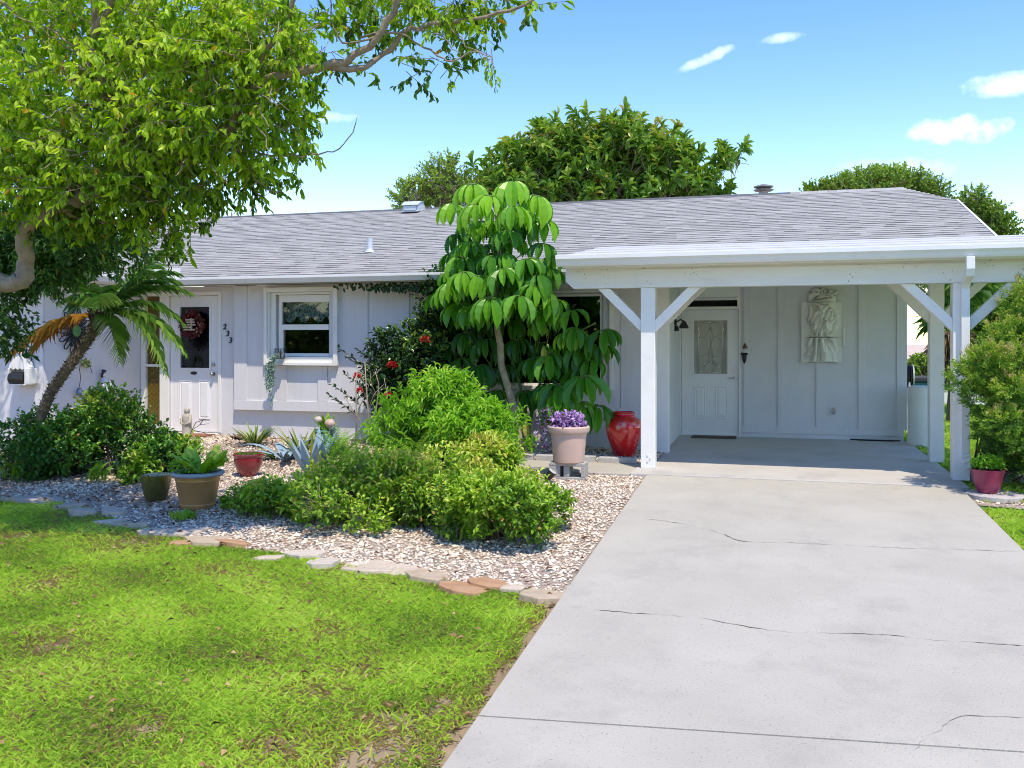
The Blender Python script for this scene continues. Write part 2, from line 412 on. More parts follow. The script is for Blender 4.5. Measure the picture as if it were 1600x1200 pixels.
# ---- vectorised leaf cards
def tmpl(rows):
    """rows: (u, half-width, lift) - a folded, curved leaf"""
    V = []; F3 = []; F4 = []; prev = None
    for (u, h, w) in rows:
        if h <= 1e-6: V.append((u,0,w)); cur = (len(V)-1,)
        else:
            V += [(u,h,w+0.35*h),(u,0,w),(u,-h,w+0.35*h)]; k = len(V); cur = (k-3,k-2,k-1)
        if prev is not None:
            if len(prev) == 1 and len(cur) == 3: F3 += [(prev[0],cur[1],cur[0]),(prev[0],cur[2],cur[1])]
            elif len(prev) == 3 and len(cur) == 1: F3 += [(prev[0],prev[1],cur[0]),(prev[1],prev[2],cur[0])]
            elif len(prev) == 3: F4 += [(prev[0],prev[1],cur[1],cur[0]),(prev[1],prev[2],cur[2],cur[1])]
        prev = cur
    return np.array(V), np.array(F3).reshape(-1,3), np.array(F4).reshape(-1,4)
T_SMALL = tmpl([(0,0,0),(.42,.5,.06),(1,0,-.12)])
T_OVAL = tmpl([(0,0,0),(.3,.42,.05),(.68,.46,.02),(1,0,-.14)])
T_LONG = tmpl([(0,0,0),(.18,.30,.06),(.5,.5,.05),(.8,.42,-.05),(1,0,-.2)])
T_SCHEF = tmpl([(0,.05,0),(.12,.26,.03),(.35,.44,.05),(.62,.5,.0),(.85,.36,-.1),(1,0,-.2)])
T_BLADE = tmpl([(0,.5,0),(.5,.42,.10),(1,0,0)])
T_STRAP = tmpl([(0,.5,0),(.25,.5,.06),(.5,.45,.08),(.75,.32,.0),(1,0,-.16)])
def nrm(a): return a/np.maximum(np.linalg.norm(a,axis=-1,keepdims=True),1e-9)
def cards(mb, P, D, U, L, W, t, var, m=0):
    """leaves at P along D, upper side towards U"""
    P = np.asarray(P,float); n = len(P)
    if n == 0: return
    D = nrm(np.asarray(D,float)); U = np.broadcast_to(np.asarray(U,float),(n,3))
    S = nrm(np.cross(D,U)+1e-6); Nn = np.cross(S,D)
    L = np.broadcast_to(L,(n,)); W = np.broadcast_to(W,(n,)); var = np.broadcast_to(var,(n,))
    V,F3,F4 = t
    G = P[:,None]+D[:,None]*(V[None,:,0,None]*L[:,None,None])+S[:,None]*(V[None,:,1,None]*W[:,None,None])+Nn[:,None]*(V[None,:,2,None]*L[:,None,None]*0.9)
    k = len(V); off = np.arange(n)[:,None,None]*k; vv = np.repeat(np.clip(var,0,1),k)
    o = mb.n; mb.v.append(G.reshape(-1,3)); mb.n += n*k; mb.var.append(vv)
    if len(F3): mb.tri.append((F3[None]+off).reshape(-1,3)+o); mb.tm.append(np.full(n*len(F3),m))
    if len(F4): mb.quad.append((F4[None]+off).reshape(-1,4)+o); mb.qm.append(np.full(n*len(F4),m))
def rdir(n, zmin=-1.0, zmax=1.0):
    z = rng.uniform(zmin,zmax,n); a = rng.uniform(0,2*np.pi,n); s = np.sqrt(1-z*z)
    return np.stack([s*np.cos(a), s*np.sin(a), z],1)

# ---- lawn (stuff)
M['grass'] = leafmat('grass_blade', [(0.0,(0.36,0.24,0.11)),(0.12,(0.42,0.34,0.12)),(0.2,(0.16,0.30,0.035)),(0.5,(0.48,0.66,0.075)),(0.8,(0.64,0.77,0.12)),(1.0,(0.74,0.76,0.26))], rough=0.55, trans=0.3, spec=0.25)
bare = [(90,995,.32,.22),(600,1155,.3,.2),(430,1152,.25,.16),(485,1070,.2,.08),(560,1032,.15,.08),(80,900,.25,.2),(230,1125,.16,.12),(300,950,.15,.08),(520,975,.16,.07),(610,1110,.25,.12),(560,1185,.3,.15),(200,840,.5,.25),(30,830,.4,.2),(120,800,.4,.2),(345,885,.35,.14),(690,1090,.12,.2),(400,1020,.2,.05),(840,935,.2,.1)]
bareW = [(on_ground(a,b),c,d) for a,b,c,d in bare]
def lawn_density(X, Y):
    d = np.ones_like(X)
    for p, a, b in bareW:
        k = ((X-p.x)/a)**2+((Y-p.y)/(b*1.6))**2
        d *= 1-0.93*np.exp(-k*1.4)
    d *= np.clip((DX0-X+0.02*np.sin(Y*9)-0.05)/0.14,0.02,1)
    d *= 0.72+0.28*np.clip(np.sin(X*2.3+1.3*np.sin(Y*1.7))*np.sin(Y*2.9+X)+.6,0,1)
    return d
def grass(name, X, Y, label, smin=.016, smax=.042, dens=None):
    Z = np.array([ground_z(a,b) for a,b in zip(X,Y)])-0.05
    n = len(X); D = rdir(n, .15, .85); d = lawn_density(X,Y) if dens is None else np.ones(n)
    clump = .5+.5*np.sin(X*3.1+2*np.sin(Y*2.2))*np.sin(Y*3.7+1.4*np.sin(X*1.9))
    dry = rng.random(n) < (0.06+0.5*(1-d))
    var = np.where(dry, rng.uniform(0,.16,n), .22+.42*clump+rng.uniform(-.15,.33,n))
    mb = MB(); L = rng.uniform(smin,smax,n)*(.75+.5*clump)
    cards(mb, np.stack([X,Y,Z],1), D, (0,0,1), L+.025, rng.uniform(.0045,.009,n), T_BLADE, var)
    return tag(mb.build(name, M['grass']), label, 'grass', kind='stuff')
n = 760000
X = rng.uniform(-9.5, DX0, n); Y = rng.uniform(2.2, 9.0, n)
zc = -X*SA+Y*CA; r = (X*CA+Y*SA)/np.maximum(zc,.5)*FPX
keep = (Y < border_y(X)+.02) & (r > -1050) & (zc > 2.5)
keep &= rng.random(n) < np.clip(6.5/zc,0,1)**1.0
X, Y = X[keep], Y[keep]; k = rng.random(len(X)) < lawn_density(X,Y); X, Y = X[k], Y[k]
grass('lawn', X, Y, 'bright green patchy front lawn left of the driveway')
n = 60000
X = rng.uniform(1.97, 5.5, n); Y = rng.uniform(4.5, 9.6, n)
zc = -X*SA+Y*CA; pxs = 800+(X*CA+Y*SA)/zc*FPX; pys = 530+(EYE+SLOPE*(SLAB_Y-Y))/zc*FPX
keep = (pys > np.interp(pxs,(1500,1530,1600),(760,784,791))) & (pxs < 1750)
grass('lawn', X[keep], Y[keep], 'green lawn strip at the right of the driveway', dens=1)
n = 70000
X = rng.uniform(2.03, 8.0, n); Y = rng.uniform(9.9, 24.0, n); k = rng.random(n) < np.clip(12/Y,0,1)**2
X, Y = X[k], Y[k]; pxs = 800+(X*CA+Y*SA)/(-X*SA+Y*CA)*FPX; k = (pxs < 1720)&(pxs > 1400)
grass('lawn', X[k], Y[k], 'green grass seen between the carport posts', .05, .09, dens=1)

# ---- fallen leaves (stuff)
n = 9000
X = rng.uniform(-9.5, DX0-.02, n); Y = rng.uniform(5.0, 12.5, n)
keep = (Y > border_y(X)-.05) & (rng.random(n) < .10+.9*mulchy(X,Y)) & ~((Y > 10.42) & (Y < 11.3) & (X > -5.2))
X, Y = X[keep], Y[keep]
x2 = rng.uniform(-7, DX0, 380); y2 = rng.uniform(2.5, 7.5, 380); k = y2 < border_y(x2); x2, y2 = x2[k], y2[k]
Xa = np.concatenate([X,x2]); Ya = np.concatenate([Y,y2]); Za = np.array([bed_z(a,b) for a,b in zip(X,Y)]+[ground_z(a,b)-.015 for a,b in zip(x2,y2)])+.014
mb = MB(); n = len(Xa); cards(mb, np.stack([Xa,Ya,Za],1), rdir(n,-.15,.35), rdir(n,.5,1), rng.uniform(.03,.07,n), rng.uniform(.015,.03,n), T_SMALL, rng.random(n))
tag(mb.build('fallen_leaves', M['litter']), 'brown fallen leaves drifted over the gravel and lawn', 'leaf litter', kind='stuff')

# ---- flagstones edging the bed, each one a thing
M['flag'] = {}
cols = {'brownish grey': ((0.54,0.46,0.37),(0.38,0.31,0.24)), 'buff': ((0.52,0.42,0.30),(0.38,0.29,0.19)), 'rusty orange': ((0.50,0.30,0.16),(0.33,0.18,0.09)), 'pale tan': ((0.60,0.51,0.40),(0.46,0.37,0.27)), 'pale beige grey': ((0.62,0.55,0.46),(0.47,0.40,0.32))}
for k, (a, b) in cols.items(): M['flag'][k] = surf('flagstone_'+k.replace(' ','_'), a, b, scale=7, rough=0.85, bump=0.6, bscale=30, stain=(0.22,0.16,0.11), stain_scale=6, stain_amt=.6)
ORD = ['first','second','third','fourth','fifth','sixth','seventh','eighth','ninth','tenth','eleventh','twelfth','thirteenth','fourteenth','fifteenth','sixteenth','seventeenth','eighteenth','nineteenth','twentieth','twenty-first','twenty-second','twenty-third','twenty-fourth']
FL = [(848,927,58,20,'buff'),(803,915,34,12,'pale tan'),(762,908,62,17,'rusty orange'),(722,913,66,22,'rusty orange'),(672,893,52,24,'buff'),(628,888,56,18,'pale tan'),(584,881,62,26,'pale tan'),(508,875,44,18,'pale beige grey'),(470,862,52,14,'pale beige grey'),(418,868,30,10,'pale tan'),(366,846,40,10,'rusty orange'),(322,842,52,13,'buff'),(284,845,30,10,'rusty orange'),(284,828,54,14,'brownish grey'),(238,828,42,10,'pale tan'),(205,817,44,12,'brownish grey'),(168,812,40,9,'pale beige grey'),(178,796,30,12,'pale tan'),(135,796,34,12,'pale tan'),(108,788,44,9,'brownish grey'),(64,778,56,9,'brownish grey'),(22,776,40,8,'buff')]
cnt = 0
for (px, py, wpx, hpx, c) in FL:
    p = on_ground(px, py); s = px_per_m(p); w = wpx/s/2*1.75; d = min(max(hpx/s/2*3.6, w*.6), w*1.15)
    cnt += 1; k = 7; rr = random.Random(px); ang = rr.uniform(-.3,.3); th = rr.uniform(.016,.032)
    out = []
    for i in range(k):
        t = 2*math.pi*i/k+rr.uniform(-.2,.2); q = rr.uniform(.62,1.14); sq = 1/max(abs(math.cos(t)),abs(math.sin(t)))**.6
        out.append((w*q*sq*.9*math.cos(t+ang), d*q*sq*.9*math.sin(t+ang)))
    tx, ty = rr.uniform(-.10,.10), rr.uniform(-.12,.05)
    top = [(x, y, th+tx*x+ty*y+rr.uniform(-.004,.004)) for x, y in out]; lo = [(x*1.04, y*1.04, -.03) for x, y in out]
    mb = MB(); mid = [(0,0,th+.004)]
    inn = [(x*.55, y*.55, th+tx*x*.55+ty*y*.55+rr.uniform(-.006,.01)) for x, y in out]
    vv = top+lo+inn+mid; f = []
    for i in range(k):
        j = (i+1) % k; f += [(i,j,k+j,k+i)[::-1],(i,j,2*k+j,2*k+i),(2*k+i,2*k+j,3*k)]
    mb.add(vv, f); o = mb.build('flagstone', M['flag'][c], bevel=.006); o.location = (p.x, p.y, ground_z(p.x,p.y)-.028)
    tag(o, '%s flagstone edging the lawn, %s counted from the driveway' % (c, ORD[cnt-1]), 'flagstone', 'flagstones edging the gravel bed')
# ---- concrete edging blocks along the walk
for i, (a, b) in enumerate(((1003,940),(938,884),(882,838),(836,798))):
    x1 = on_ground(a,716).x; x0 = on_ground(b,716).x
    mb = MB(); mb.box(x0+.01, x1-.01, 11.26, 11.36, -.05, .055+.006*(i%2))
    tag(mb.build('edging_block', M['kerb'], bevel=.01), ['concrete edging block in front of the red vase','concrete edging block just right of the pink pot','concrete edging block right behind the pink pot','concrete edging block left of the pink pot'][i], 'edging block', 'concrete edging blocks along the walk')
# ================================================================== HOUSE
YF, YB, XS, XR = 12.6, 14.75, -1.40, 1.95      # front wall, carport wall, carport side wall, right corner
XW = on_y(220, 500, YF).x                       # wall of the left wing
YW = 10.55                                      # front of the wing
PITCH = 1/3.0; EY, EZ = 12.12, 2.50             # eave line
RY = 17.4; RZ = EZ+PITCH*(RY-EY)
house = thing('house', (-4, YF, 0), 'single storey pale lavender grey house with a grey shingle roof', 'house')
def fx(px): return on_y(px, 500, YF).x
def fz(px, py): return on_y(px, py, YF).z
def bx_(px): return on_y(px, 500, YB).x
def bz(px, py): return on_y(px, py, YB).z

def wall_y(mb, x0, x1, z0, z1, y, holes, depth=.18):
    """wall facing -Y with rectangular openings and real reveals"""
    xs = sorted({x0, x1, *[h[0] for h in holes], *[h[1] for h in holes]}); zs = sorted({z0, z1, *[h[2] for h in holes], *[h[3] for h in holes]})
    for a, b in zip(xs[:-1], xs[1:]):
        for c, d in zip(zs[:-1], zs[1:]):
            if any(h[0] <= a+1e-6 and b <= h[1]+1e-6 and h[2] <= c+1e-6 and d <= h[3]+1e-6 for h in holes): continue
            mb.add([(a,y,c),(b,y,c),(b,y,d),(a,y,d)], [(0,1,2,3)])
            mb.add([(a,y+depth,c),(b,y+depth,c),(b,y+depth,d),(a,y+depth,d)], [(3,2,1,0)])
    for h in holes:
        a, b, c, d = h
        for q in ([(a,y,c),(a,y+depth,c),(a,y+depth,d),(a,y,d)], [(b,y,c),(b,y,d),(b,y+depth,d),(b,y+depth,c)], [(a,y,d),(a,y+depth,d),(b,y+depth,d),(b,y,d)], [(a,y,c),(b,y,c),(b,y+depth,c),(a,y+depth,c)]):
            mb.add(q, [(0,1,2,3)])

# openings
sl0, sl1 = fx(228), fx(250.5); d0, d1 = fx(264.5), fx(341.5)
dz0, dz1 = .04, fz(303,462)
w0, w1, wz0, wz1 = fx(437), fx(516.5), fz(476,557), fz(476,461)
p0, p1, pz0, pz1 = fx(742), fx(942), fz(850,603), fz(930,459)
mb = MB(); wall_y(mb, XW, XS, -.1, 2.40, YF, [(sl0,sl1,.14,dz1),(d0,d1,dz0,dz1),(w0,w1,wz0,wz1),(p0,p1,pz0,pz1)])
mb.build('wall', M['wall'], house)
mb = MB(); mb.box(XW-.15, XW, YW, YF+.1, -.1, 2.40); mb.build('wall', M['wall'], house)
mb = MB(); mb.box(XW-7.5, XW-.16, YW+.003, YW+.15, -.2, 2.40); mb.box(XW-.15, XW-.005, YW-.03, YW-.001, -.15, 2.38)
mb.prism([(XW+.0, 2.401), (XW-3.75, 3.62), (XW-7.5, 2.401)], 'y', YW+.003, YW+.15); mb.build('wall', M['wall'], house)
rd0, rd1, rdz0, rdz1 = bx_(1064.5), bx_(1154.5), .012, bz(1110,484)
v0, v1, vz0, vz1 = bx_(1066), bx_(1152), bz(1110,479), bz(1110,469)
mb = MB(); wall_y(mb, XS-.1, XR, .0, 2.46, YB, [(rd0,rd1,rdz0,rdz1),(v0,v1,vz0,vz1)]); mb.build('wall', M['wall'], house)
mb = MB(); mb.box(XS-.15, XS, YF-.001, YB+.0, -.1, 2.46); mb.build('wall', M['wall'], house)
mb = MB(); mb.box(XR-.15, XR, YB+.19, 22.6, -.1, 2.46); mb.prism([(YB+.2,2.461),(RY,RZ-.15),(22.6,2.461)], 'x', XR-.15, XR); mb.build('wall', M['wall'], house)
mb = MB(); mb.box(XW-7.5, XR, 22.5, 22.6, -.1, 2.4); mb.box(XW-7.5, XW-7.35, YW+.16, 22.49, -.1, 2.4); mb.build('wall', M['wall'], house)
# rooms behind the glass
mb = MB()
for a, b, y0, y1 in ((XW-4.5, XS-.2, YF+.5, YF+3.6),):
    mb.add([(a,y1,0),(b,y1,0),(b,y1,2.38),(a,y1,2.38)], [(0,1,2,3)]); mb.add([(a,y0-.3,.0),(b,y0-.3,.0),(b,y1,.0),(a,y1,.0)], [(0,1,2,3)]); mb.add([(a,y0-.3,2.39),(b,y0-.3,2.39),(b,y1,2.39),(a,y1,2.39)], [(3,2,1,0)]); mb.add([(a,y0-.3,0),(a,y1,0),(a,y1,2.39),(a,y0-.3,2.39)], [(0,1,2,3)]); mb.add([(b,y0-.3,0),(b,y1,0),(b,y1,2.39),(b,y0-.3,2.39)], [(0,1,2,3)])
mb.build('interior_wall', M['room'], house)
mb = MB(); mb.box(v0-.1, v1+.1, YB+.17, YB+.2, vz0-.1, vz1+.1); mb.build('vent_backing', M['dark'], house)

# raised board-and-batten panels
PY0 = YF-.075
def fp(px): return on_y(px, 500, PY0-.02).x
def fc(px): return on_y(px, 500, PY0-.075).x
def board_panel(name, x0, x1, z0, z1, y, holes, battens, edge, bottom, thick=.075):
    mb = MB(); wall_y(mb, x0, x1, z0, z1, y, holes, thick-.002)
    mb.add([(x0,y,z0),(x0,y+thick,z0),(x1,y+thick,z0),(x1,y,z0)], [(0,1,2,3)])
    mb.add([(x0,y,z0),(x0,y,z1),(x0,y+thick,z1),(x0,y+thick,z0)], [(0,1,2,3)]); mb.add([(x1,y,z0),(x1,y+thick,z0),(x1,y+thick,z1),(x1,y,z1)], [(0,1,2,3)])
    t = .02
    mb.box(x0, x1, y-t, y-.001, z0-.004, z0+bottom)
    for a, b, c, d in battens: mb.box(a, b, y-t+.003, y-.001, z0+bottom+.001 if c is None else c, z1-.002 if d is None else d)
    return mb.build(name, M['siding'], house, bevel=.003)
pz = fz(455,641)+.0
wt = (fc(411.5), fc(526.5), on_y(470,571,PY0-.075).z, on_y(470,448.5,PY0-.075).z)    # outer edge of the window casing
pt = (fc(728), fc(957), fz(940,609), fz(940,454))
bt = [(fp(365.5),fp(385),None,None),(fp(432.5),fp(447.5),None,wt[2]-.012),(fp(496),fp(511),None,wt[2]-.012),(fp(559.5),fp(574.5),None,None),(fp(624),fp(639.5),None,None),(fp(688),fp(703),None,None),(fp(970),fp(994),None,None),(XS-.12,XS,None,None),(fp(800),fp(815),None,pt[2]-.012)]
board_panel('siding_panel', fp(365), XS, pz, 2.398, PY0, [(w0-.11,w1+.03,wz0-.05,wz1+.05),(p0-.02,p1+.02,pz0-.02,pz1+.02)], bt, None, .15)

# left of the front door: panel seams on the soffit side
# ---- window with a deep casing
win = MB(); a, b, c, d = wt; T = .075
yo = PY0-.075
win.box(a, a+.055, yo, PY0-.001, c, d); win.box(b-.07, b, yo, PY0-.001, c, d); win.box(a+.055, b-.07, yo, PY0-.001, d-.07, d); win.box(a+.055, b-.07, yo-.03, PY0-.001, c, c+.045)
win.box(a+.056, a+.08, yo+.03, YF+.02, c+.046, d-.071); win.box(a+.08, w0-.03, PY0+.002, PY0+.03, c+.046, d-.071); win.box(a+.08, b-.07, PY0+.003, PY0+.06, d-.11, d-.071)
win.box(a+.08, b-.072, YF-.12, YF+.05, c+.046, wz0-.004)
window = win.build('window', M['white'], house, bevel=.004)
sw = .055
mb = MB(); y0, y1 = YF-.03, YF+.03; zm = fz(476,511)
for q in ((w0,w0+sw,wz0,wz1),(w1-.012,w1,wz0,wz1)): mb.box(q[0],q[1],y0,y1,q[2],q[3])
mb.box(w0+sw, w1-.012, y0, y1, wz1-.11, wz1); mb.box(w0+sw, w1-.012, y0-.015, y1, zm-.045, zm+.04); mb.box(w0+sw, w1-.012, y0, y1, wz0, wz0+.05)
mb.box(w0+sw+.0, w0+sw+.025, y0-.014, y1-.002, wz0+.051, zm-.046)
mb.build('sash', M['white'], window, bevel=.003)
mb = MB(); mb.add([(w0+sw,YF,wz0+.05),(w1-.012,YF,wz0+.05),(w1-.012,YF,wz1-.11),(w0+sw,YF,wz1-.11)], [(0,1,2,3)]); mb.build('pane', M['glass'], window)
M['lace'] = surf('lace_curtain', (0.5,0.55,0.5), (0.3,0.36,0.32), rough=0.9, scale=70)
mb = MB(); nn = 90; xs = np.linspace(w0+.03, w1, nn); vv = []
for i, x in enumerate(xs):
    u = (x-w0)/(w1-w0); ed = .10*abs(math.sin(u*math.pi*3.5)); y = YF+.10+.015*math.sin(u*60)
    vv += [(x,y,wz1-.05),(x,y,zm+.17-ed)]
mb.add(vv, np.array([(2*i,2*i+1,2*i+3,2*i+2) for i in range(nn-1)]))
m_, nt_, out_ = mat('lace_net'); tcn = N(nt_,'ShaderNodeTexCoord'); vn = N(nt_,'ShaderNodeTexVoronoi'); vn.inputs['Scale'].default_value = 38; nt_.links.new(tcn.outputs['Object'], vn.inputs[0])
rr_ = ramp(nt_, vn.outputs['Distance'], [(0.25,(0,0,0)),(0.5,(1,1,1))]); tr_ = N(nt_,'ShaderNodeBsdfTransparent'); df_ = N(nt_,'ShaderNodeBsdfDiffuse'); df_.inputs[0].default_value = (.42,.5,.45,1)
mx_ = N(nt_,'ShaderNodeMixShader'); nt_.links.new(rr_.outputs[0], mx_.inputs[0]); nt_.links.new(tr_.outputs[0], mx_.inputs[1]); nt_.links.new(df_.outputs[0], mx_.inputs[2]); nt_.links.new(mx_.outputs[0], out_.inputs[0])
mb.build('lace_curtain', m_, window)
# ---- picture window behind the umbrella tree
mb = MB(); a, b, c, d = pt
for q in ((a,a+.05,c,d),(b-.05,b,c,d)): mb.box(q[0],q[1],PY0-.05,PY0-.001,q[2],q[3])
mb.box(a+.05,b-.05,PY0-.05,PY0-.001,d-.03,d); mb.box(a+.05,b-.05,PY0-.06,PY0-.001,c,c+.05)
window2 = mb.build('window', M['white'], house, bevel=.004)
mb = MB()
for q in ((p0,p0+.035,pz0,pz1),(p1-.035,p1,pz0,pz1)): mb.box(q[0],q[1],YF-.03,YF+.03,q[2],q[3])
mb.box(p0+.035,p1-.035,YF-.03,YF+.03,pz0,pz0+.04); mb.box(p0+.035,p1-.035,YF-.03,YF+.03,pz1-.035,pz1)
mb.build('sash', M['white'], window2)
mb = MB(); mb.add([(p0,YF,pz0),(p1,YF,pz0),(p1,YF,pz1),(p0,YF,pz1)], [(0,1,2,3)]); mb.build('pane', M['glass'], window2)

# ---- front door with sidelight
def panel_door(x0, x1, z0, z1, y, glass, panels, prefix_mat):
    """steel door: glass opening with raised trim, two moulded panels"""
    mb = MB(); gx0, gx1, gz0, gz1 = glass; wall_y(mb, x0, x1, z0, z1, y, [glass], .044)
    mb.add([(x0,y,z0),(x0,y,z1),(x0,y+.044,z1),(x0,y+.044,z0)], [(0,1,2,3)]); mb.add([(x1,y,z0),(x1,y+.044,z0),(x1,y+.044,z1),(x1,y,z1)], [(0,1,2,3)])
    t = .04
    for q in ((gx0-t,gx0,gz0-t,gz1+t),(gx1,gx1+t,gz0-t,gz1+t),(gx0,gx1,gz1,gz1+t),(gx0,gx1,gz0-t,gz0)): mb.box(q[0],q[1],y-.016,y-.001,q[2],q[3])
    for (a, b, c, d) in panels:
        o = [(a,y-.001,c),(b,y-.001,c),(b,y-.001,d),(a,y-.001,d)]; e = .022
        i1 = [(a+e*.5,y-.014,c+e*.5),(b-e*.5,y-.014,c+e*.5),(b-e*.5,y-.014,d-e*.5),(a+e*.5,y-.014,d-e*.5)]
        i2 = [(a+e,y-.003,c+e),(b-e,y-.003,c+e),(b-e,y-.003,d-e),(a+e,y-.003,d-e)]
        e2 = e*2.2; i3 = [(a+e2,y-.012,c+e2),(b-e2,y-.012,c+e2),(b-e2,y-.012,d-e2),(a+e2,y-.012,d-e2)]
        V = o+i1+i2+i3; F = []
        for r_ in range(3):
            for k in range(4): F.append((r_*4+k, r_*4+(k+1)%4, r_*4+4+(k+1)%4, r_*4+4+k))
        F.append((12,13,14,15)); mb.add(V, F)
    return mb.build('door', prefix_mat, house)
YD = YF+.03
g = (fx(280), fx(326), fz(303,575), fz(303,479.5))
door = panel_door(d0+.004, d1-.004, dz0+.004, dz1-.004, YD, g, [(fx(279),fx(297.5),fz(288,655),fz(288,594)),(fx(309),fx(327),fz(318,655),fz(318,594))], M['door'])
mb = MB(); mb.add([(g[0],YD+.02,g[2]),(g[1],YD+.02,g[2]),(g[1],YD+.02,g[3]),(g[0],YD+.02,g[3])], [(0,1,2,3)]); mb.build('door_glass', M['glass'], door)
mb = MB(); k = on_y(334,584.5,YD); mb.tube([(k.x,YD,k.z),(k.x,YD-.015,k.z),(k.x,YD-.016,k.z)], [.034,.034,.02], 16); mb.tube([(k.x,YD-.01,k.z),(k.x,YD-.045,k.z)], .013, 10); mb.ball((k.x,YD-.06,k.z), (.03,.024,.03), seg=14); mb.build('handle', M['steel'], door, smooth=True, angle=40)
mb = MB(); k = on_y(334,569.5,YD); mb.tube([(k.x,YD,k.z),(k.x,YD-.02,k.z),(k.x,YD-.026,k.z)], [.034,.032,.022], 16); mb.build('deadbolt', M['steel'], door, smooth=True, angle=40)
mb = MB(); k = on_y(303,583,YD); mb.lathe([(.001,0),(.06,0),(.06,.008),(.05,.012),(.001,.012)], (0,0,0), 24, sy=.42); me_ = mb.build('plaque', M['black'], door); me_.data.transform(Matrix.Translation((k.x,YD-.001,k.z)) @ Matrix.Rotation(R(90),4,'X'))
for py in (572, 651): k = on_y(264.8,py,YD); mb = MB(); mb.box(k.x-.014,k.x+.012,YD-.012,YD-.001,k.z-.05,k.z+.05); mb.build('hinge', M['steel'], door)
mb = MB(); yo = YF-.02
for q in ((fx(219.5)+.02,sl0,.05,dz1+.06),(sl1,d0,.05,dz1+.06),(d1,fx(346),.05,dz1+.06)): mb.box(q[0],q[1],yo,YF-.001,q[2],q[3])
mb.box(sl0,sl1,yo,YF-.001,dz1,dz1+.06); mb.box(d0,d1,yo,YF-.001,dz1,dz1+.06)
q = fz(239,571); mb.box(sl0,sl1,YF-.015,YF+.08,q-.02,q+.02); mb.box(d0-.002,d1+.002,YF-.06,YF+.1,.0,.04)
mb.build('door_frame', M['white'], house, bevel=.003)
m_, nt_, out_ = mat('amber_glass'); L_ = nt_.links.new; tcn = N(nt_,'ShaderNodeTexCoord'); mp = N(nt_,'ShaderNodeMapping'); mp.inputs['Rotation'].default_value = (0,R(45),0); L_(tcn.outputs['Object'],mp.inputs[0])
ck = N(nt_,'ShaderNodeTexVoronoi'); ck.inputs['Scale'].default_value = 16; ck.inputs['Randomness'].default_value = 0.15; L_(mp.outputs[0], ck.inputs[0])
rr_ = ramp(nt_, ck.outputs['Distance'], [(0.0,(0.17,0.125,0.005)),(0.5,(0.11,0.078,0.004)),(0.8,(0.07,0.05,0.004))]); pp = N(nt_,'ShaderNodeBsdfPrincipled'); L_(rr_.outputs[0],pp.inputs[0]); pp.inputs['Roughness'].default_value=.25
bb = N(nt_,'ShaderNodeBump'); bb.inputs['Strength'].default_value=.6; bb.inputs['Distance'].default_value=.02; L_(ck.outputs['Distance'],bb.inputs['Height']); L_(bb.outputs[0],pp.inputs['Normal']); L_(pp.outputs[0],out_.inputs[0])
mb = MB(); mb.box(sl0,sl1,YF+.04,YF+.05,.14,dz1-.001); mb.build('amber_sidelight', m_, house)
# house number 2 3 3, stepping down to the right
for ch, px, py in (('2',351.5,511),('3',356,521.5),('3',360.5,532)):
    cu = bpy.data.curves.new('house_number', 'FONT'); cu.body = ch; cu.size = .125; cu.extrude = .006; cu.align_x = 'CENTER'; cu.align_y = 'CENTER'; cu.shear = .15; cu.offset = .0015
    tmp = bpy.data.objects.new('house_number', cu); COL.objects.link(tmp)
    me_ = bpy.data.meshes.new_from_object(tmp.evaluated_get(bpy.context.evaluated_depsgraph_get())); bpy.data.objects.remove(tmp)
    k = on_y(px,py,YF); me_.transform(Matrix.Translation((k.x,YF-.012,k.z)) @ Matrix.Rotation(R(90),4,'X')); me_.materials.clear(); me_.materials.append(M['black'])
    o = bpy.data.objects.new('house_number', me_); COL.objects.link(o); o.parent = house; o.matrix_parent_inverse = Matrix.Translation(-house.location); o['label'] = 'black metal house number digit %s' % ch
# doorbell
k = on_x(199,552,XW); mb = MB(); mb.box(XW+.001,XW+.022,k.y-.026,k.y+.026,k.z-.085,k.z+.085); db = mb.build('doorbell', M['white'], house, bevel=.008)
mb = MB(); mb.tube([(XW+.02,k.y,k.z+.06),(XW+.026,k.y,k.z+.06)], .02, 14); mb.build('lens', M['black'], db)

# ---- carport wall boards, door, vent
mb = MB(); t = .022
def bat(pxa, pxb, z0, z1): mb.box(bx_(pxa), bx_(pxb), YB-t, YB-.001, z0, z1)
zb = bz(1300,669)
mb.box(bx_(1158), XR+.004, YB-t+.002, YB-.001, zb-.10, zb)
for a, b in ((1162,1171),(1215.5,1225),(1275,1290),(1341,1351),(1401,1417)): bat(a, b, zb+.001, 2.45)
mb.build('siding_panel', M['siding'], house, bevel=.003)
g = (bx_(1084), bx_(1136.5), bz(1110,584.5), bz(1110,500.5))
YR = YB+.03
rdoor = panel_door(rd0+.004, rd1-.004, rdz0+.004, rdz1-.004, YR, g, [(bx_(1084.5),bx_(1102.5),bz(1093,654),bz(1093,604)),(bx_(1118),bx_(1136.5),bz(1127,654),bz(1127,604))], M['door'])
M['frost'] = surf('frosted_glass', (0.50,0.485,0.42), (0.38,0.37,0.32), scale=5, rough=.25, bump=.3, bscale=140, coat=.3)
mb = MB(); mb.box(g[0],g[1],YR+.02,YR+.03,g[2],g[3]); gl = mb.build('door_glass', M['frost'], rdoor)
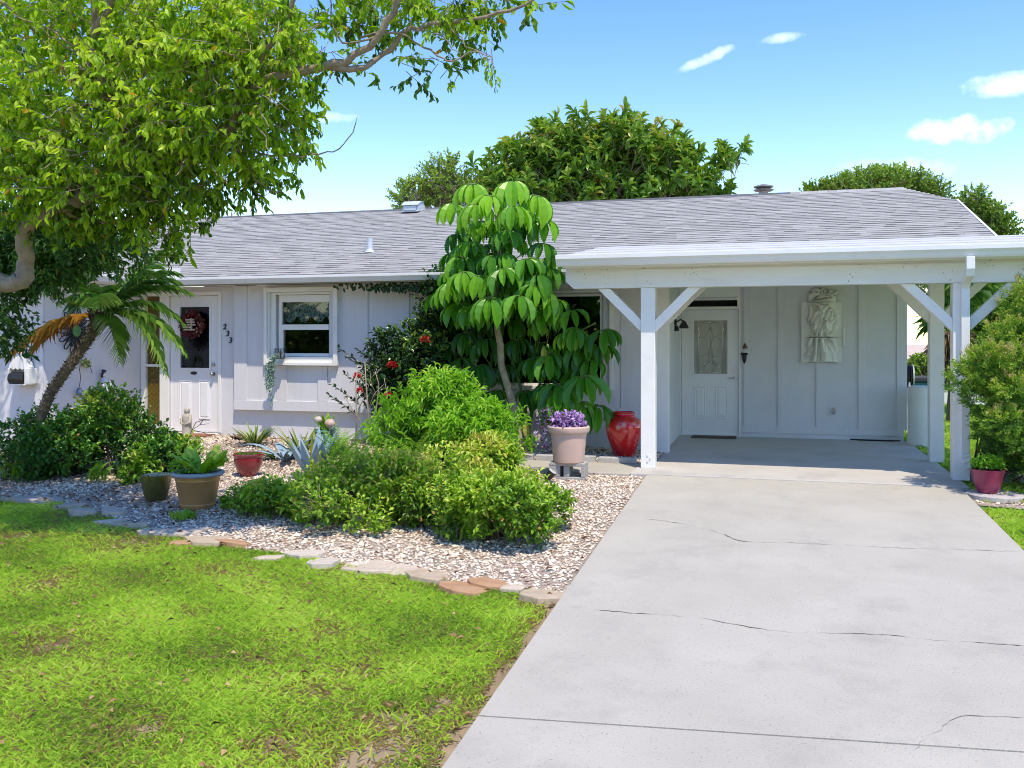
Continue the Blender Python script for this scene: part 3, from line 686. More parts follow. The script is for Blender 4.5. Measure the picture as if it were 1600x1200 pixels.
# bevelled lead caming
M['came'] = surf('bevelled_came', (0.75,0.74,0.68), (0.5,0.47,0.38), scale=20, rough=.2, metal=.6)
mb = MB(); cxm = (g[0]+g[1])/2; hw = (g[1]-g[0])/2; hh = g[3]-g[2]
def came(pts, r=.006): mb.tube([(cxm+u*hw, YR+.014, g[2]+w*hh) for u, w in pts], r*1.35, 6)
for s in (-1, 1):
    came([(s*.72,.02),(s*.72,.70),(s*.70,.80),(s*.78,.86),(s*.66,.93),(s*.40,.955),(0,.96)], .008)
    came([(s*.86,.02),(s*.86,.98)], .004)
    came([(s*.12,.20),(s*.12,.62),(s*.22,.70),(s*.30,.72),(s*.12,.76),(0,.86)], .007)
    came([(s*.12,.2),(s*.3,.12),(s*.62,.06),(s*.45,.16),(s*.2,.22)], .008); came([(s*.1,.2),(s*.26,.26),(s*.44,.2),(s*.3,.12)], .007); came([(0,.05),(s*.2,.03),(s*.5,.03),(s*.3,.09),(0,.06)], .008)
    came([(s*.12,.68),(s*.72,.68)], .004); came([(s*.12,.33),(s*.72,.33)], .004)
came([(0,.2),(0,.62)], .004); came([(0,.86),(0,.96)], .004)
mb.build('leaded_pattern', M['came'], gl, smooth=True)
mb = MB(); k = on_y(1148,591,YR); mb.tube([(k.x,YR,k.z),(k.x,YR-.018,k.z)], .032, 16); mb.tube([(k.x,YR-.01,k.z),(k.x,YR-.055,k.z)], .012, 8); mb.tube([(k.x,YR-.055,k.z),(k.x-.05,YR-.058,k.z+.006),(k.x-.11,YR-.05,k.z-.004)], [.012,.010,.007], 8); mb.build('handle', M['steel'], rdoor, smooth=True, angle=40)
mb = MB(); k = on_y(1147.5,577.5,YR); mb.tube([(k.x,YR,k.z),(k.x,YR-.02,k.z)], .032, 16); mb.tube([(k.x,YR-.02,k.z),(k.x,YR-.024,k.z)], .012, 10); mb.build('deadbolt', M['steel'], rdoor, smooth=True, angle=40)
mb = MB(); yo = YB-.018; e = bx_(1157); e0 = bx_(1061.5)
for q in ((e0,rd0,0.,rdz1+.05),(rd1,e,0.,rdz1+.05),(e0,v0,rdz1+.051,2.45),(v1,e,rdz1+.051,2.45)): mb.box(q[0],q[1],yo,YB-.001,q[2],q[3])
mb.box(rd0,rd1,yo,YB-.001,rdz1,rdz1+.05); mb.box(v0,v1,yo,YB-.001,vz1,vz1+.03); mb.box(v0,v1,yo+.004,YB-.001,vz1+.05,2.45); mb.box(rd0,rd1,YB-.04,YB+.1,.001,.014)
mb.build('door_frame', M['white'], house, bevel=.003)
# wall lamp on the carport side wall, tap on the back wall
k = on_x(1054,507,XS); mb = MB(); mb.tube([(XS,k.y,k.z+.03),(XS+.03,k.y,k.z+.03)], .05, 12); mb.tube([(XS+.02,k.y,k.z+.03),(XS+.09,k.y,k.z+.075),(XS+.14,k.y,k.z+.05)], .012, 8)
mb.lathe([(.001,.05),(.02,.045),(.035,.02),(.07,-.04),(.075,-.07),(.06,-.07),(.001,-.02)], (XS+.14,k.y,k.z+.01), 16); mb.tube([(XS+.02,k.y,k.z-.02),(XS+.03,k.y,k.z-.1)], [.03,.045], 10)
mb.build('wall_lamp', M['black'], house, smooth=True, angle=40)
k = on_y(1303,641,YB); mb = MB(); mb.tube([(k.x,YB,k.z-.02),(k.x,YB-.07,k.z-.02),(k.x-.005,YB-.10,k.z-.06)], [.014,.014,.011], 8); mb.tube([(k.x,YB-.06,k.z-.02),(k.x,YB-.06,k.z+.04)], .008, 6); mb.lathe([(.001,0),(.032,0),(.032,.012),(.001,.012)], (k.x,YB-.06,k.z+.035), 10); mb.box(k.x-.03,k.x+.03,YB-.006,YB-.001,k.z-.06,k.z+.02)
mb.build('tap', M['steel'], house, smooth=True, angle=40)

# ---- roof: individual laminated shingle tabs over a deck
def roof_z(y): return EZ+PITCH*(y-EY)
mb = MB()
XL = XW-2.6; xe = 2.92
deck = [(XL,EY),(xe,EY),(xe,16.1),(2.33,RY),(XL,RY)]
mb.add([(x,y,roof_z(y)-.02) for x,y in deck]+[(x,y,roof_z(y)-.12) for x,y in deck], [(0,1,2,3,4),(9,8,7,6,5),(0,5,6,1),(1,6,7,2),(2,7,8,3),(0,4,9,5)], 0, .6)
hip = [(xe,16.1),(xe,18.7),(2.33,RY)]
mb.add([(xe,16.1,roof_z(16.1)-.015),(xe,18.7,roof_z(16.1)-.015),(2.33,RY,RZ-.015)], [(0,1,2)], 0, .6)
mb.add([(XL,RY,RZ-.02),(2.33,RY,RZ-.02),(xe,18.7,roof_z(16.1)-.02),(xe,22.9,RZ-PITCH*5.5),(XL,22.9,RZ-PITCH*5.5)], [(0,1,2,3,4)], 0, .6)
EXP = .1335/math.sqrt(1+PITCH**2)*1.0
def tabs(mb, P, x0, x1, ncourse, clip=None):
    """P(x, s, h): point on the slope at run s, lifted h"""
    for c in range(ncourse):
        s0 = c*EXP; s1 = s0+EXP*1.12; x = x0-rnd.uniform(0,.2)
        while x < x1:
            w = rnd.choice((.14,.18,.24,.3,.38)); xa, xb = max(x,x0), min(x+w,x1); x += w
            if xb-xa < .02: continue
            if clip:
                lim = clip((s0+EXP*.5))
                if xa > lim: continue
                xb = min(xb, lim)
            thick = rnd.random() < .5; h = .011 if thick else .007
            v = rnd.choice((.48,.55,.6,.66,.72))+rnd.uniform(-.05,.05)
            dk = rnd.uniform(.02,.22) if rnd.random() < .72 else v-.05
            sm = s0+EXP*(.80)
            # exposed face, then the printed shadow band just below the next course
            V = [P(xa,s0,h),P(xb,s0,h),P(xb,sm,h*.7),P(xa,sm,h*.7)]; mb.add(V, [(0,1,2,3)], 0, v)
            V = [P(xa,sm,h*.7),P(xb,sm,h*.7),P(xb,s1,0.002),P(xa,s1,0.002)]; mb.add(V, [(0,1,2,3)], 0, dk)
            mb.add([P(xa,s0,-.004),P(xb,s0,-.004),P(xb,s0,h),P(xa,s0,h)], [(0,1,2,3)], 0, .05)
            mb.add([P(xb,s0,0),P(xb,s1,0),P(xb,s1,h*.6),P(xb,s0,h)], [(0,1,2,3)], 0, .3)
def lim_main(s):
    y = EY+s
    return xe if y < 16.1 else xe+(2.33-xe)*(y-16.1)/(RY-16.1)
tabs(mb, lambda x,s,h: (x, EY-.02+s, roof_z(EY-.02+s)+h-.008), XL, xe, int((RY-EY)/EXP)+1, lim_main)
# wing roof
def wz(x): return EZ+PITCH*(XW+.5-x)
tabs(mb, lambda y,s,h: (XW+.5-s, y, EZ+PITCH*s+h-.008), YW-.5, YF+3.2, int(3.9/EXP))
mb.add([(XW+.5,YW-.5,EZ-.03),(XW+.5,YF+3.5,EZ-.03),(XW-3.5,YF+3.5,wz(XW-3.5)-.03),(XW-3.5,YW-.5,wz(XW-3.5)-.03),(XW-7.6,YW-.5,EZ-.03),(XW-7.6,YF+3.5,EZ-.03)], [(0,3,2,1),(3,4,5,2)], 0, .6)
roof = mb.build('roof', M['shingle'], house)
mb = MB(); x = XL
while x < 2.3:
    mb.prism([(RY-.16,RZ-.055),(RY,RZ+.010+.003*rnd.random()),(RY+.16,RZ-.055),(RY+.16,RZ-.07),(RY,RZ-.01),(RY-.16,RZ-.07)], 'x', x, x+.16, 0, rnd.uniform(.0,.12) if x < .3 else rnd.uniform(.5,.8)); x += .162
mb.build('ridge_cap', M['shingle'], roof)
M['galv'] = surf('weathered_flue', (0.36,0.34,0.33), (0.24,0.22,0.21), rough=.5, metal=.4, stain=(.2,.12,.08), stain_scale=12)
M['bluegrey'] = surf('painted_vent', (0.52,0.58,0.62), (0.46,0.51,0.55), rough=.5)
k = on_y(335,331,RY-.05); b = roof_z(k.y)
mb = MB(); mb.lathe([(.13,-.06),(.085,.03),(.075,.06),(.075,.17),(.11,.175),(.115,.2),(.085,.22),(.105,.24),(.105,.255),(.02,.28),(.001,.28)], (k.x,k.y,b), 18); mb.build('flue_pipe', M['galv'], roof, smooth=True, angle=40)
k = on_y(648,330,RY-.25); b = roof_z(k.y)
mb = MB(); s = .17
prof = [(k.y-.25,b-.05),(k.y-.23,b+.09),(k.y-.12,b+.16),(k.y+.06,b+.17),(k.y+.15,b+.08),(k.y+.15,b+.0)]
mb.prism(prof, 'x', k.x-s, k.x+s); mb.box(k.x-s*.8,k.x+s*.8,k.y-.262,k.y-.252,b-.02,b+.075); mb.prism([(k.y-.29,b+.08),(k.y-.12,b+.18),(k.y+.06,b+.185),(k.y+.06,b+.172),(k.y-.12,b+.162)], 'x', k.x-s*1.1, k.x+s*1.1)
mb.build('box_vent', M['bluegrey'], roof, bevel=.006)
Yv = (EZ-EY*PITCH+0); 
def on_roof(px, py):
    lo, hi = EY, RY
    for _ in range(40):
        m2 = (lo+hi)/2; q = on_y(px,py,m2)
        if q.z > roof_z(m2): lo = m2
        else: hi = m2
    return on_y(px,py,lo)
k = on_roof(578,393); mb = MB(); mb.lathe([(.10,-.02),(.06,.02),(.045,.05),(.045,.22),(.001,.22)], (k.x,k.y,roof_z(k.y)), 14); mb.build('vent_pipe', M['bluegrey'], roof, smooth=True, angle=40)
k = on_y(1193,303,RY+1.2); mb = MB(); mb.lathe([(.09,-.45),(.09,.05),(.17,.055),(.2,.08),(.1,.10),(.19,.13),(.19,.15),(.05,.19),(.001,.19)], (k.x,RY+1.2,k.z), 18); mb.build('flue_pipe', M['galv'], roof, smooth=True, angle=40)
k0 = on_roof(237,431); k1 = on_roof(291,431); k2 = on_roof(291,415)
mb = MB(); mb.box(k0.x, k1.x, EY-.03, EY+.02, EZ-.02, EZ+.17); mb.build('flashing', M['white'], roof)
# rake board
mb = MB(); mb.add([(xe,EY,EZ-.13),(xe,16.1,roof_z(16.1)-.13),(xe,16.1,roof_z(16.1)+.012),(xe,EY,EZ+.012),(xe+.03,EY,EZ-.13),(xe+.03,16.1,roof_z(16.1)-.13),(xe+.03,16.1,roof_z(16.1)+.012),(xe+.03,EY,EZ+.012)], [(3,2,1,0),(4,5,6,7),(0,1,5,4),(1,2,6,5),(2,3,7,6),(3,0,4,7)]); mb.build('rake_board', M['white'], house)
# gutters: K-style section swept along the eaves
def gutter_sec(): return [(0,0),(-.075,0),(-.085,.018),(-.10,.045),(-.118,.07),(-.118,.10),(-.105,.103),(-.105,.09),(-.01,.09),(0,.10)]
mb = MB(); sec = gutter_sec()
mb.prism([(EY+.01+a, EZ-.10+b) for a, b in sec], 'x', XW+.53, XS-.0); mb.build('gutter', M['gutter'], house)
mb = MB(); mb.prism([(XW+.5-a, EZ-.10+b) for a, b in sec][::-1], 'y', YW-.55, EY+.0); mb.build('gutter', M['gutter'], house)
mb = MB(); mb.box(XW-.0, XS, EY+.012, YF+.02, 2.405, 2.42); mb.box(XW+.001, XW+.49, YW-.5, EY+.011, 2.405, 2.42); mb.box(XW-7.6, XW, YW-.5, YW+.002, 2.405, 2.42)
for k in range(28):
    x = XW+.6+k*.3
    if x < XS: mb.box(x-.004, x+.004, EY+.03, YF-.09, 2.4035, 2.405)
mb.build('soffit', M['soffit'], house)
mb = MB(); mb.box(XW-.6, XS, EY+.0125, EY+.03, 2.42, EZ-.03); mb.build('fascia', M['white'], house)
# brick step at the front door
M['brick'] = surf('step_brick', (0.30,0.12,0.07), (0.2,0.075,0.045), scale=14, rough=.9, bump=.5, bscale=60, stain=(.4,.3,.24), stain_scale=8)
mb = MB()
for i in range(9):
    x = d0-.1+i*.112; mb.box(x, x+.104, YF-.36, YF-.07, -.1, .035)
mb.box(d0-.1, d0+.9, YF-.355, YF-.075, -.1, .025); mb.build('brick_step', M['brick'], house, bevel=.004)

# ================================================================== CARPORT
carport = thing('carport', (.3, 11, 0), 'white timber carport with corner braces and a low roof over the concrete drive', 'carport')
PW = .17; xl, xr = -1.41, 2.02; yf, yr = 10.92, 12.42; ZB = 2.17
m_ = M['beam']
posts = []
for i, (x, y) in enumerate(((xl,yf),(xr,yf),(xl+.0,yr),(xr,yr))):
    ZB = 2.17 if y == yf else 2.285
    mb = MB(); mb.box(x-PW/2, x+PW/2, y-PW/2, y+PW/2, 0.0, ZB)
    posts.append(mb.build('post', M['white'], carport, bevel=.006))
    mb = MB()
    for k, dz in ((0,.09),(.0,.16),(.03,.125)): mb.tube([(x+k,y-PW/2-.002,dz),(x+k,y-PW/2-.012,dz)], .011, 8)
    mb.build('bolt', M['white'], posts[-1])
for y in (yf, yr):
    ZB = 2.17 if y == yf else 2.285
    mb = MB(); h0, h1 = ZB+.001, 2.44; x0, x1 = (-2.42 if y == yf else XS-.06), 3.15
    mb.prism([(x0+.10,h0),(x1-.1,h0),(x1,h0+.1),(x1,h1),(x0,h1),(x0,h0+.09)], 'y', y-.085, y-.004)
    mb.prism([(x0+.10,h0),(x1-.1,h0),(x1,h0+.1),(x1,h1),(x0,h1),(x0,h0+.09)], 'y', y+.004, y+.085)
    if y == yf:
        j = on_y(996,440,y).x; j2 = on_y(1490,430,y).x
        mb.box(j, j2+.1, y-.097, y-.086, h0+.0, h1-.05)
    if y == yf:
        for k in range(34):
            nx_ = rnd.choice((-2.2,-1.9,-1.41,-.9,-.3,.3,.9,1.5,1.9,2.3,2.7))+rnd.uniform(-.08,.08); nz_ = rnd.uniform(ZB+.03,2.41); mb.tube([(nx_,y-.0975,nz_),(nx_,y-.0995,nz_)],rnd.uniform(.004,.007),6,1)
    mb.build('beam', [m_, M['crack']], carport)
def brace(x, y, s):
    ZB = 2.17 if y == yf else 2.285; mb = MB(); w = .105; L_ = .46
    z1 = ZB-.001
    a = (x+s*PW/2, z1-L_); b = (x+s*(PW/2+L_), z1)
    poly = [(a[0],a[1]-w*.7),(a[0],a[1]+w*.7),(b[0]-s*w*.7,b[1]),(b[0]+s*w*.7,b[1])]
    if s < 0: poly = poly[::-1]
    mb.prism(poly, 'y', y-.055, y+.055); mb.build('brace', M['white'], carport, bevel=.004)
for x, y in ((xl,yf),(xr,yf),(xr,yr)):
    for s in (-1, 1): brace(x, y, s)
brace(xl, yr, 1)
# low roof running up onto the shingles
cy0, cz0, cy1 = 10.62, 2.555, 13.42; cz1 = roof_z(cy1)+.012
M['rollroof'] = surf('rolled_roofing', (0.56,0.56,0.57), (0.49,0.49,0.5), scale=3, rough=.85, bump=.3, bscale=150, stain=(.52,.52,.52), stain_scale=2)
mb = MB(); cxl, cxr = -2.42, 3.2
nst = 4
for k in range(nst):
    t0, t1 = k/nst, (k+1)/nst; ya, yb = cy0+(cy1-cy0)*t0, cy0+(cy1-cy0)*t1; za, zb_ = cz0+(cz1-cz0)*t0, cz0+(cz1-cz0)*t1
    mb.add([(cxl,ya,za+.008),(cxr,ya,za+.008),(cxr,yb+.03,zb_+.002),(cxl,yb+.03,zb_+.002)], [(0,1,2,3)])
    mb.add([(cxl,ya,za-.004),(cxr,ya,za-.004),(cxr,ya,za+.008),(cxl,ya,za+.008)], [(0,1,2,3)])
mb.add([(cxl,cy0,cz0-.05),(cxr,cy0,cz0-.05),(cxr,cy1,cz1-.03),(cxl,cy1,cz1-.03)], [(3,2,1,0)]); mb.add([(cxl,cy0,cz0-.05),(cxl,cy1,cz1-.03),(cxl,cy1,cz1),(cxl,cy0,cz0)], [(0,1,2,3)]); mb.add([(cxr,cy0,cz0-.05),(cxr,cy0,cz0),(cxr,cy1,cz1),(cxr,cy1,cz1-.03)], [(0,1,2,3)])
mb.build('roof', M['rollroof'], carport)
mb = MB(); mb.box(cxl+.05, cxr-.05, cy0+.03, yf-.09, 2.435, 2.46); mb.box(cxl+.05, XS-.2, yf+.09, EY-.12, 2.435, 2.46); mb.box(XS-.15, cxr-.05, yf+.09, YB, 2.455, 2.47)
mb.build('ceiling', M['soffit'], carport)
mb = MB(); sec = [(0,0),(-.085,0),(-.10,.02),(-.115,.055),(-.14,.085),(-.14,.13),(-.125,.134),(-.125,.12),(-.01,.12),(0,.13)]
mb.prism([(cy0+.02+a, 2.425+b) for a, b in sec], 'x', cxl-.05, cxr+.05); mb.build('gutter', M['gutter'], carport)
mb = MB(); mb.box(cxl, cxr, cy0+.021, cy0+.045, 2.41, 2.53); mb.build('fascia', M['white'], carport)
# downspout on the right front post
mb = MB(); dx = xr+.03; dw, dd = .042, .03; ys = yf-PW/2-.032
def dsp(path, mb):
    rows = []
    for (x, y, z, ax) in path:   # ax: direction the section depth points (2-D angle in the plane of the bend)
        rows += [Vector((x,y,z))+q for q in ax]
    return rows
def strip(mb, centre, wdir, ddir):
    V = []
    for c_, w_, d_ in zip(centre, wdir, ddir):
        c_, w_, d_ = Vector(c_), Vector(w_), Vector(d_)
        V += [c_-w_-d_, c_+w_-d_, c_+w_+d_, c_-w_+d_]
    F = [(i*4+k, i*4+(k+1)%4, i*4+4+(k+1)%4, i*4+4+k) for i in range(len(centre)-1) for k in range(4)]
    F += [(0,3,2,1), tuple(len(V)-4+k for k in range(4))]; mb.add(V, F)
X_ = Vector((dw,0,0)); yo = cy0-.08
cen = [(dx,yo,2.43),(dx,yo,2.30),(dx,yo+.03,2.24),(dx,ys-.05,2.17),(dx,ys,2.10),(dx,ys,.30)]
dd_ = [Vector((0,dd,0)),Vector((0,dd,0)),Vector((0,dd*.8,dd*.6)),Vector((0,dd*.7,dd*.7)),Vector((0,dd,0)),Vector((0,dd,0))]
strip(mb, cen, [X_]*6, dd_)
nb = 10; cen = []; wd = []; d2 = []
for i in range(nb+1):
    a = R(90)*i/nb; bump = .006 if i % 2 else 0; rad = .17
    cen.append((dx+rad-rad*math.cos(a), ys, .30-rad*math.sin(a))); n_ = Vector((math.cos(a),0,math.sin(a))); wd.append(n_*(dw+bump)); d2.append(Vector((0,dd+bump,0)))
cen.append((dx+.32, ys-.01, .115)); wd.append(Vector((0,0,dw))); d2.append(Vector((0,dd,0)))
strip(mb, cen, wd, d2)
mb.build('downspout', M['gutter'], carport, bevel=.004)
# corrugated drain hose on the ground right of the pot
mb = MB(); pts = []; rads = []
p_a = on_ground(1545,738); p_b = on_ground(1640,768)
for i in range(60):
    t = i/59; p = p_a.lerp(p_b, t); pts.append((p.x, p.y+.02*math.sin(t*5), ground_z(p.x,p.y)+.05)); rads.append(.058+.007*(i%2))
mb.tube(pts, rads, 12); tag(mb.build('drain_hose', M['white'], smooth=False, origin=tuple(p_a)), 'white corrugated drain hose lying behind the magenta pot', 'drain hose')
# ================================================================== PLANTS
def lm(k, stops, **kw): M[k] = leafmat('leaf_'+k, stops, **kw)
lm('camphor', [(0.0,(0.03,0.08,0.01)),(0.25,(0.10,0.21,0.016)),(0.55,(0.27,0.45,0.02)),(0.8,(0.43,0.62,0.035)),(0.95,(0.56,0.68,0.08)),(1.0,(0.55,0.30,0.05))], rough=.4, trans=.5)
lm('camphor_dark', [(0.0,(0.028,0.070,0.017)),(0.5,(0.063,0.168,0.028)),(0.9,(0.140,0.308,0.035)),(1.0,(0.420,0.420,0.056))], rough=.4, trans=.3)
lm('schefflera', [(0.0,(0.025,0.09,0.015)),(0.35,(0.05,0.19,0.016)),(0.65,(0.12,0.34,0.02)),(1.0,(0.28,0.55,0.035))], rough=.34, trans=.32, spec=.42)
lm('rubber', [(0.0,(0.04,0.10,0.02)),(0.5,(0.12,0.25,0.03)),(0.8,(0.24,0.38,0.045)),(0.94,(0.36,0.40,0.06)),(1.0,(0.38,0.30,0.08))], rough=.35, trans=.3)
lm('oak', [(0.0,(0.056,0.112,0.017)),(0.5,(0.154,0.266,0.028)),(1.0,(0.350,0.476,0.056))], rough=.5, trans=.3)
lm('hedge', [(0.0,(0.025,0.065,0.02)),(0.45,(0.065,0.19,0.03)),(0.75,(0.15,0.35,0.035)),(0.95,(0.34,0.58,0.05)),(1.0,(0.36,0.20,0.07))], rough=.3, trans=.28, spec=.5)
lm('ixora', [(0.0,(0.016,0.041,0.016)),(0.6,(0.041,0.101,0.024)),(0.9,(0.121,0.230,0.034)),(1.0,(0.351,0.459,0.081))], rough=.25, trans=.18, spec=.5)
lm('bright', [(0.0,(0.068,0.176,0.016)),(0.4,(0.176,0.405,0.027)),(0.8,(0.338,0.594,0.047)),(1.0,(0.513,0.702,0.108))], rough=.45, trans=.35)
lm('mixed', [(0.0,(0.05,0.12,0.016)),(0.4,(0.17,0.33,0.025)),(0.75,(0.36,0.54,0.045)),(0.95,(0.56,0.64,0.09)),(1.0,(0.45,0.28,0.09))], rough=.42, trans=.3)
lm('fern', [(0.0,(0.072,0.192,0.014)),(0.5,(0.192,0.408,0.024)),(1.0,(0.432,0.600,0.072))], rough=.45, trans=.38)
lm('palm', [(0.0,(0.041,0.108,0.020)),(0.5,(0.121,0.270,0.041)),(1.0,(0.324,0.486,0.095))], rough=.35, trans=.25)
lm('palm_dead', [(0.0,(0.300,0.160,0.030)),(0.6,(0.550,0.280,0.040)),(1.0,(0.600,0.420,0.120))], rough=.6, trans=.3)
lm('juniper', [(0.0,(0.025,0.065,0.012)),(0.35,(0.09,0.21,0.03)),(0.65,(0.24,0.42,0.04)),(0.9,(0.50,0.58,0.07)),(1.0,(0.5,0.42,0.18))], rough=.55, trans=.3)
lm('agave', [(0.0,(0.160,0.260,0.300)),(0.6,(0.250,0.360,0.430)),(1.0,(0.360,0.460,0.520))], rough=.5, trans=.05)
lm('snake', [(0.0,(0.070,0.140,0.020)),(0.5,(0.200,0.280,0.040)),(1.0,(0.480,0.480,0.100))], rough=.4, trans=.15)
lm('dark_strap', [(0.0,(0.025,0.035,0.020)),(0.5,(0.070,0.130,0.025)),(0.85,(0.220,0.340,0.050)),(1.0,(0.450,0.470,0.160))], rough=.35, trans=.2)
lm('purple', [(0.0,(0.10,0.05,0.11)),(0.35,(0.30,0.15,0.38)),(0.65,(0.55,0.36,0.68)),(1.0,(0.80,0.70,0.86))], rough=.45, trans=.25)
lm('silver', [(0.0,(0.120,0.220,0.160)),(0.6,(0.260,0.400,0.320)),(1.0,(0.450,0.550,0.480))], rough=.5, trans=.2)
lm('red', [(0.0,(0.300,0.010,0.010)),(0.6,(0.600,0.020,0.020)),(1.0,(0.750,0.160,0.080))], rough=.5, trans=.2)
M['bark'] = surf('grey_bark', (0.36,0.29,0.20), (0.19,0.15,0.10), scale=14, rough=.95, bump=1.0, bscale=32, stain=(.12,.10,.07), stain_scale=7, stain_amt=.7)
M['bark_pale'] = surf('pale_bark', (0.42,0.34,0.23), (0.26,0.20,0.12), scale=12, rough=.85, bump=.6, bscale=60, stain=(.16,.12,.07), stain_scale=14, stain_amt=.7)
M['twig'] = surf('twig_bark', (0.16,0.12,0.08), (0.09,0.07,0.045), scale=20, rough=.95)
M['twig_pale'] = surf('bleached_twig', (0.52,0.43,0.32), (0.36,0.28,0.2), scale=20, rough=.9)
M['stem_green'] = surf('green_stem', (0.14,0.22,0.05), (0.09,0.15,0.03), scale=14, rough=.6)
M['palm_bark'] = varsurf('palm_bark', [(0.0,(0.07,0.052,0.035)),(0.5,(0.22,0.17,0.115)),(1.0,(0.56,0.47,0.33))], rough=.95)

def twig_mesh(mb, P0, D, L, r, droop=0.0, seg=3):
    """many thin 3-sided twigs, one cheap prism each (vectorised)"""
    n = len(P0)
    if n == 0: return
    D = nrm(D); A = nrm(np.cross(D, np.array([0.3,0.2,0.93]))); B = np.cross(D, A); P1 = P0+D*np.reshape(L,(-1,1))+np.array([0,0,-1.])*np.reshape(droop,(-1,1))
    V = []
    for P, q in ((P0,1.0),(P1,.45)):
        for k in range(3):
            t = 2*np.pi*k/3; V.append(P+(A*math.cos(t)+B*math.sin(t))*np.reshape(r*q,(-1,1)))
    V = np.stack(V,1).reshape(-1,3)
    F = np.array([(0,1,4,3),(1,2,5,4),(2,0,3,5)])
    F = (F[None]+np.arange(n)[:,None,None]*6).reshape(-1,4); mb.add(V, F, 0, rng.random(len(V)))

def lumps(n, c, rad, nl=9, shell=.55, zmin=-1.0):
    """points through a lumpy ellipsoid: sub-blobs scattered on a big one, denser near the skin"""
    c = np.array(c,float); rad = np.array(rad,float)
    cen = rdir(nl, zmin, 1.0)*rng.uniform(.3,.9,(nl,1)); sr = rng.uniform(.26,.52,nl)
    k = rng.integers(0,nl,n); d = rdir(n); u = rng.uniform(0,1,n)**(1/3*(1-shell)+.02)
    p = cen[k]+d*(u*sr[k])[:,None]
    out = nrm(p*.6+d); return c+p*rad, out, k

def shrub(name, label, cat, base, c, rad, n, t, leaf, L, W, lmat, up=.5, nl=10, tw=None, clump=.35, group=None, zmin=-.5, per=7, spread=.10, stems=9, bright_top=.25, droop=0.0, smat=None, extra=None):
    root = thing(name, base, label, cat, group)
    ntw = max(6, n//per); P, O, k = lumps(ntw, c, rad, nl, .6, zmin)
    gz = base[2]+.02; P[:,2] = np.maximum(P[:,2], gz+.02*rng.random(ntw))
    lv = rng.uniform(-1,1,nl)*clump
    TD = nrm(O+np.array([0,0,up])+rdir(ntw)*.5)
    mb = MB(); Q = np.repeat(P,per,0); Dn = np.repeat(TD,per,0); m = len(Q)
    s = np.tile(np.linspace(0,1,per),ntw)[:,None]
    Q = Q+Dn*spread*s+rdir(m)*spread*.18
    D = nrm(Dn*.7+rdir(m)*1.0+np.array([0,0,.15-droop])); U = nrm(np.array([0,0,1.])+rdir(m)*.55)
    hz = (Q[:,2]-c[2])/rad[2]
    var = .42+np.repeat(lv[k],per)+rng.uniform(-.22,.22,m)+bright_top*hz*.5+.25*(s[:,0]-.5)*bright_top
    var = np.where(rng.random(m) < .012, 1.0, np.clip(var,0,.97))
    Q[:,2] = np.maximum(Q[:,2], gz)
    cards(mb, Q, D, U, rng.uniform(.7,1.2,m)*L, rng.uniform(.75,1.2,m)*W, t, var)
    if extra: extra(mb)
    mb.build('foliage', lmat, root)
    mb = MB(); b = np.array(base,float)
    for i in range(stems):
        e = P[rng.integers(0,ntw)]; a = b+np.array([rng.uniform(-.3,.3)*rad[0], rng.uniform(-.3,.3)*rad[1], -.03]); mid = (a+e)/2+np.array([0,0,.12*rad[2]])+rdir(1)[0]*.04
        mb.tube([a, mid, e], [.012,.008,.004], 5)
    sel = rng.random(ntw) < .5
    twig_mesh(mb, P[sel]-TD[sel]*.06, TD[sel], np.full(sel.sum(), spread*1.3), np.full(sel.sum(), .0032))
    mb.build('stems', smat or M['twig'], root)
    return root

